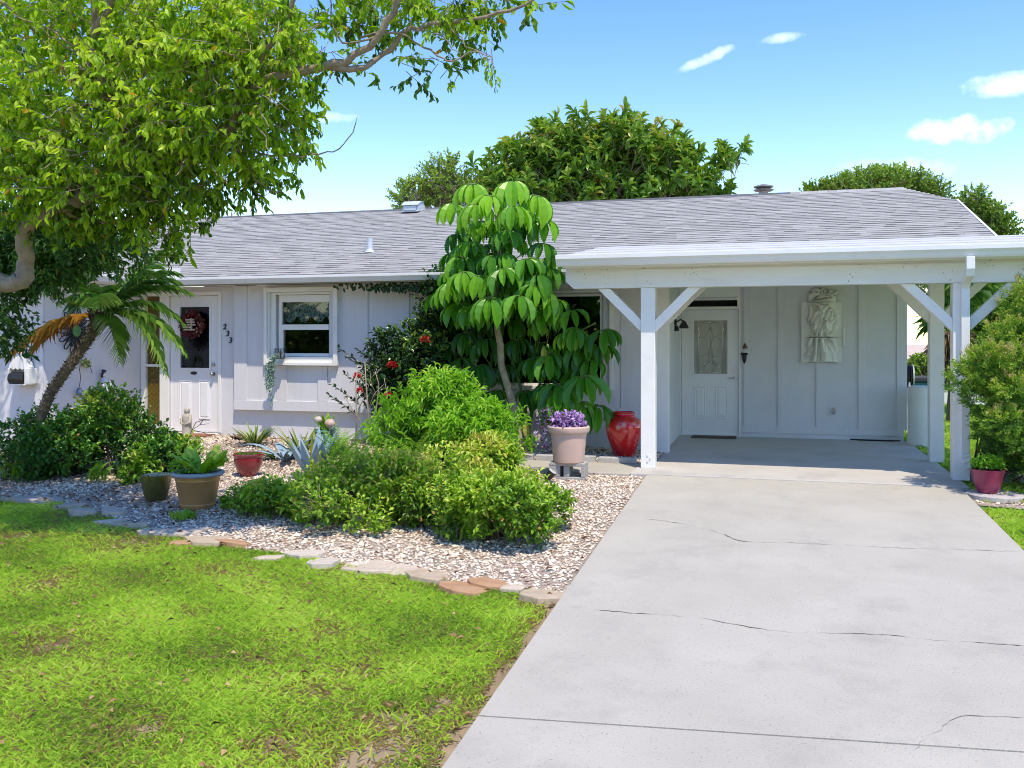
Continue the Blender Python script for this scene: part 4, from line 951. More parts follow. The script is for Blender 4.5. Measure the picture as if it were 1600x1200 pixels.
# ------------------------------------------------------------------ big tree hanging in from the left
def big_tree():
    zc0 = 8.0
    base = cam_pt(-120, 530, 8.3); root = thing('shade_tree', (base.x, base.y, ground_z(base.x,base.y)), 'large lime green shade tree arching in over the lawn from the left', 'tree')
    mb = MB(); gz = ground_z(base.x,base.y)
    def limb(pts, r0, r1, seg=8):
        P = [cam_pt(p[0],p[1],p[2]-.42) for p in pts]; n = len(P); out = []; rr = []
        for i in range(n-1):
            for k in range(4):
                t = k/4; a, b = P[i], P[i+1]; pa = P[max(i-1,0)]; pb = P[min(i+2,n-1)]
                q = .5*((2*a)+(b-pa)*t+(2*pa-5*a+4*b-pb)*t*t+(3*a-pa-3*b+pb)*t**3) if True else a
                out.append(q+Vector((rnd.uniform(-1,1),rnd.uniform(-1,1),rnd.uniform(-1,1)))*.016); rr.append(r0+(r1-r0)*((i+t)/(n-1)))
        out.append(P[-1]); rr.append(r1); mb.tube(out, [x*rnd.uniform(.88,1.12) for x in rr], max(seg,9) if r0>.03 else seg, jit=.10); return out
    tb = Vector((base.x, base.y, gz-.1))
    mb.tube([tb, tb+Vector((.02,.02,.4)), tb+Vector((.05,.02,1.1)), cam_pt(-105,430,7.8)], [.30,.22,.19,.17], 12)
    limb([(-105,430,8.2),(-60,428,8.1),(-10,437,8.0),(28,443,8.0),(40,410,8.0),(38,365,7.9),(70,330,7.8),(130,308,7.8),(190,268,7.8),(250,247,7.7),(310,222,7.6),(360,198,7.5),(376,160,7.4),(398,132,7.3),(460,114,7.2),(540,95,7.1),(588,60,7.0),(622,8,6.9),(640,-60,6.8)], .080, .02, 10)
    limb([(130,308,7.8),(172,290,7.7),(188,235,7.6),(172,170,7.5),(158,120,7.4),(150,60,7.3),(150,-40,7.2)], .055, .03)
    limb([(150,60,7.3),(165,20,7.2),(210,-40,7.1)], .035, .02)
    limb([(376,160,7.4),(395,110,7.3),(420,70,7.2),(450,30,7.1),(465,-40,7.0)], .028, .014)
    limb([(508,105,7.15),(560,107,7.1),(600,85,7.1),(640,45,7.0),(700,38,7.0),(760,25,6.9),(820,8,6.8),(850,-20,6.7)], .026, .008)
    limb([(188,235,7.6),(215,115,7.5),(260,104,7.4),(310,92,7.3),(350,68,7.2)], .018, .007)
    limb([(560,60,7.1),(610,50,7.0),(660,72,7.0),(700,98,6.9),(735,80,6.9),(765,92,6.9),(770,105,6.9)], .010, .003, 5)
    limb([(640,45,7.0),(690,60,6.9),(720,90,6.9)], .008, .003, 5); limb([(700,38,7.0),(730,70,6.9),(765,95,6.9)], .007, .003, 5)
    limb([(588,60,7.0),(540,70,7.0),(520,40,7.0),(515,-20,7.0)], .009, .004, 5); limb([(350,232,7.6),(420,242,7.5),(470,243,7.5),(520,236,7.5),(550,208,7.4),(558,183,7.4)], .010, .003, 5)
    limb([(380,235,7.6),(400,280,7.6),(430,300,7.6),(452,290,7.6)], .008, .002, 5)
    limb([(172,170,7.5),(110,118,7.5),(40,30,7.4),(-30,-20,7.3)], .022, .009); limb([(158,120,7.4),(100,60,7.3),(20,22,7.2)], .012, .005, 6)
    limb([(130,308,7.8),(60,270,8.0),(-20,240,8.0)], .035, .02); limb([(190,268,7.8),(270,280,7.8),(330,290,7.8)], .02, .006); limb([(90,322,7.8),(140,345,7.9),(230,340,7.9)], .02, .006)
    limb([(310,222,7.6),(330,160,7.5),(300,100,7.4),(320,30,7.2),(330,-40,7.2)], .025, .01)
    hubs = [(130,308,7.8),(188,235,7.6),(158,120,7.4),(310,222,7.6),(376,160,7.4),(398,132,7.3),(60,270,8.0),(250,247,7.7),(172,170,7.5),(300,100,7.4)]
    for q in range(64):
        hx_, hy_, hz_ = rnd.choice(hubs); ang_ = rnd.uniform(0,6.28); ln_ = rnd.uniform(60,150); ex, ey = hx_+ln_*math.cos(ang_), hy_-ln_*.8*math.sin(ang_)-15; ez = hz_+rnd.uniform(-.7,.1)
        limb([(hx_,hy_,hz_),((hx_*2+ex)/3+rnd.uniform(-12,12),(hy_*2+ey)/3-10,hz_-.1),((hx_+2*ex)/3+rnd.uniform(-12,12),(hy_+2*ey)/3-8,(hz_+ez)/2),(ex,ey,ez)], rnd.uniform(.006,.014), .0025, 5)
    mb.build('trunk', M['bark'], root, smooth=True)
    # crown: blobs (px, py, depth, half width px, half height px, half depth m, twigs, tone)
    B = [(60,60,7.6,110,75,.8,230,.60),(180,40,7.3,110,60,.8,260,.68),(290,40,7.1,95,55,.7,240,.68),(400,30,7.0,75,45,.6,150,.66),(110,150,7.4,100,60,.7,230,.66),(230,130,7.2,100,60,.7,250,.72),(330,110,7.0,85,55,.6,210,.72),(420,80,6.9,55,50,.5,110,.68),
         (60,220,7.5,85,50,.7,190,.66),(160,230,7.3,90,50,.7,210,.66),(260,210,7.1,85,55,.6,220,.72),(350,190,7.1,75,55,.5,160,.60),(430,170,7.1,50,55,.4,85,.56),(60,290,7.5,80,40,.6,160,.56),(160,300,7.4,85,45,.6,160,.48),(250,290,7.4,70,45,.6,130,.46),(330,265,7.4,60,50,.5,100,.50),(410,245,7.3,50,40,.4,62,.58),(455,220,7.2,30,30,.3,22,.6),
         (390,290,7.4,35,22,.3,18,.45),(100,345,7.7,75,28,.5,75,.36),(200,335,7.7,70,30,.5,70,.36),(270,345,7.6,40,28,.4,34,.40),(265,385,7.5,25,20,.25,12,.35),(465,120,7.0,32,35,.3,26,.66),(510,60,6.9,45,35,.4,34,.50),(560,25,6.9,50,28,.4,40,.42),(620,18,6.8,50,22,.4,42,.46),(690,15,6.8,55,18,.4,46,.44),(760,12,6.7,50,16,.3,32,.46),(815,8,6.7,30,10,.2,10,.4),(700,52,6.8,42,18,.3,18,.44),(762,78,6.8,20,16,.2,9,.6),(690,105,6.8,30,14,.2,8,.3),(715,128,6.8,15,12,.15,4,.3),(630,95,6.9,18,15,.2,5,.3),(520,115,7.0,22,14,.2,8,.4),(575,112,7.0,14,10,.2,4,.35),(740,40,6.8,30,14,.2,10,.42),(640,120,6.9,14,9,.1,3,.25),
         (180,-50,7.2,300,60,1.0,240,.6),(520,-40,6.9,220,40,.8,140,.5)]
    P = []; T = []; Ou = []
    for (px, py, zc, rx, ry, rz, nt_, tone) in B:
        nt_ = int(nt_*(.88 if px < 470 else .72))
        c = cam_pt(px,py,zc); s = zc/FPX; d = rdir(nt_)*(rng.uniform(.25,1,(nt_,1))**.5)
        right = np.array([CA,SA,0]); fw = np.array([-SA,CA,0])
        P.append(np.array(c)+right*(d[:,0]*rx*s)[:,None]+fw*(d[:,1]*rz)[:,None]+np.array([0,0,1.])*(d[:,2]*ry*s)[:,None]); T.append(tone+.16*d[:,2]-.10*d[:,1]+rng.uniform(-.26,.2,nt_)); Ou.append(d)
    P = np.concatenate(P); T = np.concatenate(T); Ou = np.concatenate(Ou); n = len(P)
    per = 9
    TD = nrm(Ou*np.array([.6,.6,.3])+rdir(n)*.6+np.array([0,0,-.05])); TL = rng.uniform(.12,.26,n)
    s = np.tile(np.linspace(.15,1,per),n); Q = np.repeat(P,per,0)+np.repeat(TD,per,0)*(s*np.repeat(TL,per))[:,None]; m = len(Q)
    D = nrm(np.repeat(TD,per,0)*.45+rdir(m)*.75+np.array([0,0,-.75])); U = nrm(rdir(m)*.8+np.array([0.1,-.35,.5]))
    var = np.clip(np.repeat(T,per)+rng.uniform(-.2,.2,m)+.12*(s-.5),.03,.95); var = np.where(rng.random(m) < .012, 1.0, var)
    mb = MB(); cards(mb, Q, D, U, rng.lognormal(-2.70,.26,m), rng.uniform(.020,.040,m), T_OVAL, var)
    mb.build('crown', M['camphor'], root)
    mb = MB(); twig_mesh(mb, P-TD*.08, TD, TL+.08, np.full(n,.0035)); mb.build('twigs', M['bark'], root)
big_tree()
# darker neighbour behind it at the left edge
def dark_tree():
    base = cam_pt(-60, 560, 9.6); gz = ground_z(base.x,base.y)
    root = thing('evergreen_tree', (base.x,base.y,gz), 'dark green leafy tree at the left edge behind the lime green tree', 'tree')
    mb = MB(); mb.tube([(base.x,base.y,gz-.1),(base.x+.05,base.y,1.4),(base.x+.2,base.y+.1,3.0),(base.x+.4,base.y,4.6)], [.16,.13,.09,.04], 9); mb.build('trunk', M['bark'], root, smooth=True)
    mb = MB()
    for (px,py,zc,rx,ry,rz,nt_,tone) in ((10,90,9.2,70,90,.7,260,.40),(15,230,9.2,60,70,.6,200,.36),(-60,150,9.3,80,160,.8,120,.4),(30,360,8.9,85,45,.5,330,.40),(95,390,8.9,75,35,.45,240,.42),(20,420,8.8,60,34,.4,230,.36),(80,432,8.8,34,16,.25,70,.42),(2,490,8.7,22,38,.3,70,.34),(8,535,8.7,16,18,.2,22,.34),(170,375,8.9,60,25,.4,120,.42),(150,410,8.8,30,14,.3,36,.5),(-50,460,8.7,40,70,.4,70,.3),(10,235,12.2,120,45,1.1,420,.35),(-110,250,12.0,110,60,1.1,380,.35)):  # last two blobs: unseen crown added to shade the wing's front wall
        c = cam_pt(px,py,zc); s = zc/FPX; d = rdir(nt_)*(rng.uniform(.1,1,(nt_,1))**.45); right = np.array([CA,SA,0]); fw = np.array([-SA,CA,0]); per = 9
        P = np.array(c)+right*(d[:,0]*rx*s)[:,None]+fw*(d[:,1]*rz)[:,None]+np.array([0,0,1.])*(d[:,2]*ry*s)[:,None]
        TD = nrm(d*.5+rdir(nt_)*.7); sp = np.tile(np.linspace(.1,1,per),nt_); Q = np.repeat(P,per,0)+np.repeat(TD,per,0)*(sp*.2)[:,None]; m = len(Q)
        D = nrm(np.repeat(TD,per,0)*.4+rdir(m)*.8+np.array([0,0,-.6])); U = nrm(rdir(m)*.7+np.array([0,-.3,.6]))
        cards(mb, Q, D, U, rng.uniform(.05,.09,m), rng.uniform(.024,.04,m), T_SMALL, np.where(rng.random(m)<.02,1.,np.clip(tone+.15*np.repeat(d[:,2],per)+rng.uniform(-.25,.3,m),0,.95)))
    mb.build('crown', M['camphor_dark'], root)  # dark leaf colour also paints in the shade on the low blobs
dark_tree()

# ------------------------------------------------------------------ leaning palm
def frond(mb, mr, start, dirh, L, rise, droop, leafl=.22, tone=.5, nleaf=27, m=0, curl=0.0, wid=.0055):
    """arching pinnate frond; dirh horizontal unit direction"""
    dirh = Vector((dirh[0],dirh[1],0)); dirh.normalize(); pts = []
    for i in range(13):
        t = i/12; pts.append(Vector(start)+dirh*(L*t*(1-.18*t*droop))+Vector((0,0,L*(rise*t-droop*t*t))))
    mr.tube(pts, [.011*(1-.8*i/12) for i in range(13)], 5, 0, .75 if tone>.2 else .9)
    P = []; D = []; U = []; Ls = []
    for k in range(nleaf):
        t = .10+.9*k/(nleaf-1); f = t*12; i = min(int(f),11); a = pts[i].lerp(pts[i+1], f-i); d = (pts[i+1]-pts[i]).normalized()
        side = d.cross(Vector((0,0,1))); side.normalize(); up = side.cross(d)
        for sgn in (-1,1):
            q = d*(.42+.5*t)+side*sgn*(1.0-.4*t)+up*rnd.uniform(.0,.35)+Vector((0,0,-.22-.12*droop)); q.normalize()
            P.append(a); D.append(q); U.append(up+Vector((rnd.uniform(-.3,.3),rnd.uniform(-.3,.3),0))); Ls.append(leafl*(.45+1.1*math.sin(math.pi*min(t*.85+.12,1)))*rnd.uniform(.85,1.1))
    n = len(P); cards(mb, np.array([tuple(p) for p in P]), np.array([tuple(p) for p in D]), np.array([tuple(p) for p in U]), np.array(Ls), np.full(n,wid)*rng.uniform(.8,1.2,n), T_STRAP, np.clip(tone+rng.uniform(-.2,.25,n),0,1), m)
def palm():
    zc = 10.7; g = cam_pt(70,700,zc); gz = bed_z(g.x,g.y); b0 = cam_pt(66,650,zc)
    root = thing('leaning_palm', (b0.x,b0.y,gz), 'small feathery palm with a leaning scaly trunk and an orange dying frond', 'palm tree')
    tr = [(b0.x-.12,b0.y,gz-.05)]+[tuple(cam_pt(x,y,zc)) for x,y in ((66,645),(80,612),(105,577),(128,545),(145,520),(153,502),(157,488))]
    mb = MB(); P = [Vector(p) for p in tr]; out = []; rad = []
    for i in range(len(P)-1):
        for k in range(7): out.append(P[i].lerp(P[i+1],k/7)); rad.append(.055+.010*(k%2)+.0*i+(.05*max(0,(i-4.5))/2))
    out.append(P[-1]); rad.append(.10); mb.tube(out, rad, 12, 0, .25)
    # leaf-base scales
    Q = []; D = []
    for i in range(len(out)-1):
        d = (out[i+1]-out[i]).normalized(); a = d.cross(Vector((.2,.9,.1))).normalized(); b = d.cross(a)
        for k in range(9):
            t = 2*math.pi*(k+.5*(i%2))/9; o = a*math.cos(t)+b*math.sin(t); Q.append(out[i]+o*rad[i]*.93); D.append(o*.8+d*.8)
    n = len(Q); top = np.arange(n)/n
    cards(mb, np.array([tuple(q) for q in Q]), np.array([tuple(q) for q in D]), np.array([0.,0,1]), np.where(top>.8,.10,.045), np.where(top>.8,.04,.035), T_SMALL, np.where(rng.random(n)<.5,rng.uniform(.75,1,n),rng.uniform(.0,.35,n))*np.where(top>.78,.45,1))
    mb.build('trunk', M['palm_bark'], root)
    h = P[-1]; right = Vector((CA,SA,0)); fw = Vector((-SA,CA,0))
    mb = MB(); mr = MB()
    F = [(8,1.15,.52,.62,.55),(2,1.25,.30,.70,.62),(-15,1.15,.28,.95,.7),(20,1.2,.8,.55,.45),(35,1.1,1.0,.6,.4),(-5,1.15,1.05,.6,.45),(70,1.0,1.0,.6,.35),(110,.95,.95,.6,.35),(140,1.0,.8,.75,.4),(-70,.8,.9,.8,.6),(150,.95,1.25,.5,.4),(-40,.6,-.1,.9,.55),(60,1.0,1.2,.5,.4),(0,1.0,1.3,.45,.45)]
    for (ang, L_, rise, droop, tone) in F:
        a = R(ang+rnd.uniform(-4,4)); d = right*math.cos(a)+fw*math.sin(a); frond(mb, mr, h-Vector((0,0,.03)), d, L_*.9, rise, droop, .20, tone)
    mb.build('fronds', M['palm'], root); mr.build('frond_ribs', M['stem_green'], root, smooth=True)
    mb = MB(); mr = MB(); frond(mb, mr, h-Vector((0,0,.04)), right*-1+fw*-.25, 1.0, -.12, .35, .24, .5, 34, 0, 0, .011); frond(mb, mr, h-Vector((0,0,.05)), right*-1+fw*-.05, .85, .0, .5, .2, .35, 26)
    o = mb.build('dying_frond', M['palm_dead'], root); o['label'] = 'orange and yellow dying frond hanging left'
palm()

# ------------------------------------------------------------------ umbrella trees (schefflera)
def umbrella(mb, mp, c, n, L, W, tone, droop, stem_from=None, face=0.35, tiltv=None):
    c = Vector(c); a0 = rnd.uniform(0,6.28); P=[];D=[];U=[];Ls=[]
    tl = Vector(tiltv) if tiltv else Vector((rnd.uniform(-.25,.25), rnd.uniform(-.55,-.1)*face*2, 1)); tl.normalize()
    e1 = tl.cross(Vector((1,.1,0))).normalized(); e2 = tl.cross(e1)
    for k in range(n):
        t = a0+2*math.pi*k/n+rnd.uniform(-.12,.12); o = e1*math.cos(t)+e2*math.sin(t); dr = droop*rnd.uniform(.8,1.25)
        d = (o+tl*.15)*1.0+Vector((rnd.uniform(-.16,.16),rnd.uniform(-.16,.16),-dr)); d.normalize()
        pet = .055*L/.3; p = c+(o*.9+Vector((0,0,-.1))).normalized()*pet
        mp.tube([c, p], .0045, 4); P.append(p); D.append(d); U.append(o*.55*dr+tl); Ls.append(L*rnd.uniform(.68,1.15)*(1-.12*max(0,o.y)))
    A = lambda q: np.array([tuple(x) for x in q])
    m = len(P); cards(mb, A(P), A(D), A(U), np.array(Ls), np.array(Ls)*W*rng.uniform(.9,1.1,m), T_SCHEF, np.clip(tone+rnd.uniform(-.14,.10)+rng.uniform(-.14,.14,m),0,1))
    if stem_from is not None:
        s = Vector(stem_from); mid = (s+c)/2+Vector((0,0,.03)); mp.tube([s, mid, c], [.008,.007,.006], 5)
def tall_schefflera():
    Yd = 11.55; b = on_y(814,705,Yd); gz = bed_z(b.x,b.y)
    root = thing('umbrella_tree', (b.x,b.y,gz), 'tall glossy umbrella tree on a thin bare stem in front of the eave', 'tree')
    tr = [(815,708),(811,680),(804,640),(792,600),(783,570),(782,540),(777,515),(776,480),(778,440),(780,400),(778,360),(775,330)]
    P = [on_y(x,y,Yd) for x,y in tr]; P[0].z = gz-.05
    mb = MB(); mb.tube(P, [.062,.055,.052,.048,.046,.047,.042,.038,.034,.03,.026,.02], 9); mb.build('trunk', M['bark_pale'], root, smooth=True)
    mb = MB(); mp = MB()
    # (px, py, dy, size, tone, droop, leaflets)
    U_ = [(737,287,-.25,.40,.90,1.9,9),(800,283,-.3,.42,.92,1.7,10),(765,305,-.5,.36,.95,1.6,8),(838,305,-.1,.40,.86,1.9,9),(708,318,0,.32,.85,1.9,8),(848,345,.05,.36,.75,1.8,8),(745,318,-.6,.36,.9,1.9,8),(800,322,-.55,.36,.88,1.9,8),
          (790,360,-.45,.30,.60,1.1,9),(735,378,-.35,.30,.52,1.2,9),(710,395,0,.30,.40,1.5,8),(848,380,.0,.32,.45,1.3,8),(862,400,.1,.28,.5,1.4,7),(770,400,-.5,.28,.48,1.2,8),(820,405,-.4,.32,.45,1.2,9),(700,425,-.05,.28,.42,1.5,8),(745,430,-.55,.32,.66,1.5,9),(785,420,-.65,.34,.58,1.4,9),(838,430,-.4,.34,.55,1.4,9),(858,420,.05,.28,.5,1.5,8),
          (705,440,-.3,.34,.62,1.6,9),(722,425,-.6,.34,.68,1.6,9),(765,465,-.7,.38,.66,1.7,8),(810,462,-.65,.38,.60,1.5,8),(835,445,-.5,.36,.62,1.5,9),(690,455,-.1,.3,.55,1.7,8),(735,480,-.35,.34,.5,1.7,8),(850,455,-.2,.34,.55,1.6,8),(740,345,.2,.3,.4,1.4,8),(810,350,.25,.3,.4,1.4,8),(775,440,.3,.3,.3,1.4,8),(720,460,.2,.3,.3,1.5,8),(830,470,.2,.3,.3,1.5,8),(770,380,.3,.3,.3,1.3,8),(715,365,.15,.3,.42,1.6,8)]
    for q in range(26):
        py_ = rnd.uniform(325,480); U_.append((778+rnd.uniform(-62,62)*(1 if py_>400 else .85),py_,rnd.uniform(-.5,.3),rnd.uniform(.28,.36),rnd.uniform(.38,.7)+(.12 if py_<360 else 0),rnd.uniform(1.2,1.8),9))
    for (px,py,dy,L_,tone,droop,nl) in U_:
        c = on_y(px,py,Yd+dy); sp = on_y(778,min(max(py+45,345),500),Yd); umbrella(mb, mp, c, nl+1, L_*1.0, .35, tone, droop, sp)
    mb.build('foliage', M['schefflera'], root); mp.build('leaf_stalks', M['stem_green'], root)
def low_schefflera():
    Yd = 11.9; b = on_y(828,700,Yd); gz = bed_z(b.x,b.y)
    root = thing('umbrella_tree', (b.x,b.y,gz), 'low bushy umbrella tree spreading in front of the picture window', 'tree')
    mb = MB()
    def st(pts, r0, r1): mb.tube([on_y(x,y,Yd+d) for x,y,d in pts], list(np.linspace(r0,r1,len(pts))), 7)
    st([(828,712,0),(826,670,0),(834,630,0),(850,580,-.05),(880,530,-.1),(930,505,-.2)], .03, .012); st([(826,680,0),(818,620,0),(800,560,.1),(760,520,.1),(720,500,.2)], .026, .01); st([(834,640,0),(870,610,-.1),(905,590,-.3)], .02, .009); st([(822,690,.0),(790,650,0),(786,600,0)], .02, .01)
    mb.build('trunk', M['stem_green'], root, smooth=True)
    mb = MB(); mp = MB()
    U_ = [(893,485,-.35,.31,.55,.9,9),(945,515,-.4,.33,.42,1.3,7),(912,588,-.5,.36,.5,1.2,9),(880,615,-.45,.26,.62,1.3,6),(840,505,-.3,.2,.85,1.9,10),(885,520,-.35,.22,.92,1.9,10),(862,565,-.3,.26,.5,1.3,8),(925,560,-.2,.3,.35,1.5,8),(870,470,0,.3,.35,1.3,8),(900,540,0,.3,.3,1.5,8),(830,560,-.2,.3,.35,1.7,8),(810,530,-.1,.3,.28,1.7,9),(850,600,-.2,.28,.4,1.6,8),(820,610,0,.28,.26,1.6,8),(900,640,-.35,.28,.4,1.5,7),
          (760,530,-.1,.32,.25,1.7,9),(730,520,0,.3,.25,1.7,9),(750,570,-.15,.32,.28,1.8,9),(720,560,0,.3,.22,1.7,8),(790,570,.05,.3,.22,1.7,8),(770,610,-.1,.3,.28,1.7,8),(740,610,.1,.3,.2,1.7,8),(700,540,.15,.3,.22,1.6,8),(700,590,.15,.3,.2,1.6,8),(800,500,.1,.3,.25,1.5,8),(760,500,.2,.3,.2,1.5,8),(830,470,.15,.28,.25,1.5,8),(860,640,-.1,.25,.35,1.6,7),(940,540,-.1,.28,.3,1.6,7),(845,535,.1,.3,.22,1.7,8),(790,540,.25,.3,.18,1.7,8),(730,490,.2,.3,.2,1.6,8),(885,575,.1,.3,.25,1.6,8),(770,640,.0,.28,.3,1.6,8),(800,640,.1,.26,.25,1.6,8)]
    for q in range(16): U_.append((rnd.uniform(835,945),rnd.uniform(475,640),rnd.uniform(-.5,0),rnd.uniform(.27,.35),rnd.uniform(.4,.7),rnd.uniform(1.1,1.7),8))
    for (px,py,dy,L_,tone,droop,nl) in U_:
        c = on_y(px,py,Yd+dy); umbrella(mb, mp, c, nl+1, L_*1.08, .34, tone+.08, droop, on_y(px*.6+826*.4,py*.55+640*.45,Yd))
    mb.build('foliage', M['schefflera'], root); mp.build('leaf_stalks', M['stem_green'], root)
    mb = MB()
    pass
    for (px,py) in ((850,540),(822,655),(797,668)):
        mb = MB(); p = on_y(px,py,Yd-.35); cards(mb, [tuple(p)]*1, [(.1,-.1,-1)], (0,-1,.2), .26, .09, T_SCHEF, .8); mb.build('yellow_leaf', M['snake'], root)
tall_schefflera(); low_schefflera()
FW = Vector((-SA, CA, 0)); RT = Vector((CA, SA, 0))
def bed(name, label, cat, px, top, basey, hw, depth, n, t, leaf, L, W, **kw):
    b = on_ground(px, basey); c = b+FW*depth*.85; s = px_per_m(c); gz = ground_z(c.x,c.y)-.03
    zt = EYE+(530-top)/s; h = zt-gz; rz = h*.58
    k_ = .55*(kw.get('spread',.10)+L); h -= k_*.9; rz = max(rz-k_*.6,.08); hw = max(hw-k_*s*.8, 12)
    return shrub(name, label, cat, (c.x,c.y,gz), (c.x,c.y,gz+h-rz), (hw/s, depth, rz), n, t, leaf, L, W, M['leaf_'+leaf] if 'leaf_'+leaf in M else M[leaf], **kw)
# ---- left hedge mass: three shrubs that have grown together
G1 = 'dark green shrubs left of the pots'
bed('boxy_shrub','dark leafy shrub at the left edge below the white wall box','shrub',25,640,752,95,.55,6500,T_OVAL,'hedge',.062,.034,nl=12,group=G1,stems=12,clump=.2,bright_top=.3)
bed('boxy_shrub','tall dark shrub with lime new growth below the white lady figure','shrub',140,618,748,95,.6,7500,T_OVAL,'hedge',.06,.033,nl=14,group=G1,stems=12,clump=.3,bright_top=.75)
bed('boxy_shrub','leafy shrub below the amber sidelight behind the olive pot','shrub',228,664,750,50,.45,4200,T_OVAL,'hedge',.06,.032,nl=11,group=G1,stems=10,clump=.3,bright_top=.8)
bed('boxy_shrub','dense dark shrub at the foot of the leaning palm trunk','shrub',80,630,752,60,.5,5200,T_OVAL,'hedge',.06,.033,nl=12,group=G1,stems=10,clump=.22,bright_top=.5)
bed('broadleaf_plant','low pale green plant between the shrub and the olive pot','plant',212,692,752,26,.2,420,T_LONG,'mixed',.10,.04,nl=6,clump=.15)
# ---- ixora with red flower heads against the siding
def ixora():
    c = on_y(628,578,12.05); gz = bed_z(c.x,c.y); s = px_per_m(c)
    root = shrub('flowering_shrub','dark glossy shrub with red flower heads against the siding','shrub',(c.x,c.y,gz),(c.x+.05,c.y,c.z-.05),(78/s,.42,62/s),5200,T_OVAL,'ixora',.085,.046,M['ixora'],nl=13,clump=.3,zmin=-1,stems=16,bright_top=.75,spread=.16,per=8)
    pts=[]
    for (x,y) in ((530,545),(545,560),(538,585),(520,602),(515,618),(560,548),(600,540),(650,505),(640,520),(680,500)):
        a = on_y(x,y,11.95); b = on_y(x+40,y+30,12.05); d = (a-b).normalized(); n = 9
        mb = MB(); mb.tube([b,(a+b)/2+Vector((0,0,.02)),a],[.006,.004,.002],4,1)
        Q = np.array([tuple(b.lerp(a,k/(n-1))) for k in range(n)]); cards(mb, np.repeat(Q,2,0), rdir(2*n)*.8+np.array(d), rdir(2*n)*.5+np.array([0,0,1.]), .08, .042, T_OVAL, rng.uniform(.1,.7,2*n)); mb.build('outer_shoot', [M['ixora'], M['twig']], root)
    for (x,y,r,v) in ((664,532,.06,.9),(613,572,.062,.35),(558,588,.05,.6),(562,611,.045,.6),(607,617,.05,1.0)):
        p = on_y(x,y,11.62); mb = MB(); n = 70; d = rdir(n,-.3,1); cards(mb, np.array(p)+d*r*.62, d+rdir(n)*.5, rdir(n), r*.75, r*.5, T_SMALL, np.clip(v+rng.uniform(-.3,.2,n),0,1)); mb.build('flower_head', M['red'], root)
ixora()
# climbing shrub with dark leaves left of the umbrella tree, creeping along the eave
def climber():
    c = on_y(672,490,12.3); gz = bed_z(c.x,c.y); s = px_per_m(c)
    root = shrub('climbing_shrub','dark climbing shrub reaching up to the eave beside the umbrella tree','shrub',(c.x,c.y,gz),(c.x+.22,c.y-.05,c.z-.1),(42/s,.22,98/s),2800,T_OVAL,'ixora',.08,.045,M['ixora'],nl=16,clump=.35,zmin=-1,stems=12,bright_top=.7,spread=.14)
    mb = MB(); mb.tube([(on_y(x,446,EY+.08).x,EY+.10,2.385+.006*math.sin(x)) for x in range(520,690,12)],.006,5,1); n = 260; u = rng.random(n)**.8; x = np.array([on_y(522+k*160,446,EY+.08).x for k in u]); dens = np.where((u>.35)|(rng.random(n)<.5),1,0)>0
    P = np.stack([x, np.full(n,EY+.06)+rng.uniform(-.02,.1,n), 2.39+rng.uniform(-.09,.02,n)-.05*u*rng.random(n)],1)[dens]
    m = len(P); cards(mb, P, rdir(m)*.6+np.array([0,-.3,-.8]), rdir(m)*.4+np.array([0,-1.,.3]), rng.uniform(.05,.09,m), rng.uniform(.035,.06,m), T_OVAL, rng.uniform(0,.6,m)); mb.build('creeping_vine', [M['ixora'],M['twig']], root)
climber()
# bare twiggy stems
def bare():
    b = on_ground(580,708); gz = bed_z(b.x,b.y); root = thing('bare_shrub',(b.x,b.y,gz),'nearly leafless shrub of pale bare stems beside the teal pot','shrub')
    mb = MB(); zc = (-b.x*SA+b.y*CA)
    for (xs, r) in (((556,690,557,650,556,600,559,570),.012),((576,690,575,640,572,600,570,565),.014),((590,690,588,640,592,600,586,580),.010),((556,650,545,630,536,615),.006),((575,640,585,615,600,600),.007),((572,620,562,600,566,580),.006),((560,640,572,615,580,590,596,575),.006),((588,650,600,625,606,605),.006),((590,620,580,600,578,580),.005),((566,690,562,655,548,640,540,622),.006),((600,690,598,650,606,620,600,590),.007)):
        pts = [cam_pt(xs[i],xs[i+1],zc-.02*i) for i in range(0,len(xs),2)]; mb.tube(pts,[r*(1-.6*i/(len(pts)-1)) for i in range(len(pts))],6)
    mb.build('stems', M['twig_pale'], root, smooth=True)
bare()
# ---- bright green feathery bush
bed('bright_bush','rounded bright yellow green bush with narrow leaves, tallest in the bed','bush',697,584,742,124,.65,10500,T_LONG,'bright',.10,.021,nl=15,clump=.16,droop=.35,stems=16,bright_top=.45,spread=.14,per=9,zmin=-.3)
# ---- low front shrubs
bed('low_shrub','low leafy shrub with bare grey twigs right of the red bowl','shrub',420,738,806,60,.34,2600,T_OVAL,'mixed',.055,.03,nl=9,clump=.2,stems=30,smat=M['twig_pale'],bright_top=.6)
bed('fern_shrub','mixed green shrub with upright fern fronds left of centre','shrub',560,702,834,98,.55,7000,T_OVAL,'mixed',.05,.028,nl=13,clump=.28,stems=26,smat=M['twig_pale'],bright_top=.6)
bed('spreading_shrub','rounded leafy shrub at the right end of the gravel bed','shrub',790,726,858,98,.55,7600,T_OVAL,'mixed',.056,.031,nl=13,clump=.25,stems=22,bright_top=.5)
bed('spreading_shrub','yellowish shrub in the middle between the fern shrub and the rounded one','shrub',680,706,818,92,.5,6000,T_OVAL,'mixed',.055,.03,nl=12,clump=.3,stems=18,bright_top=.9)
bed('spreading_shrub','feathery green shrub filling the gap right of the fern shrub','shrub',628,716,830,60,.45,4600,T_LONG,'mixed',.06,.022,nl=12,clump=.3,stems=22,smat=M['twig_pale'],bright_top=.7)
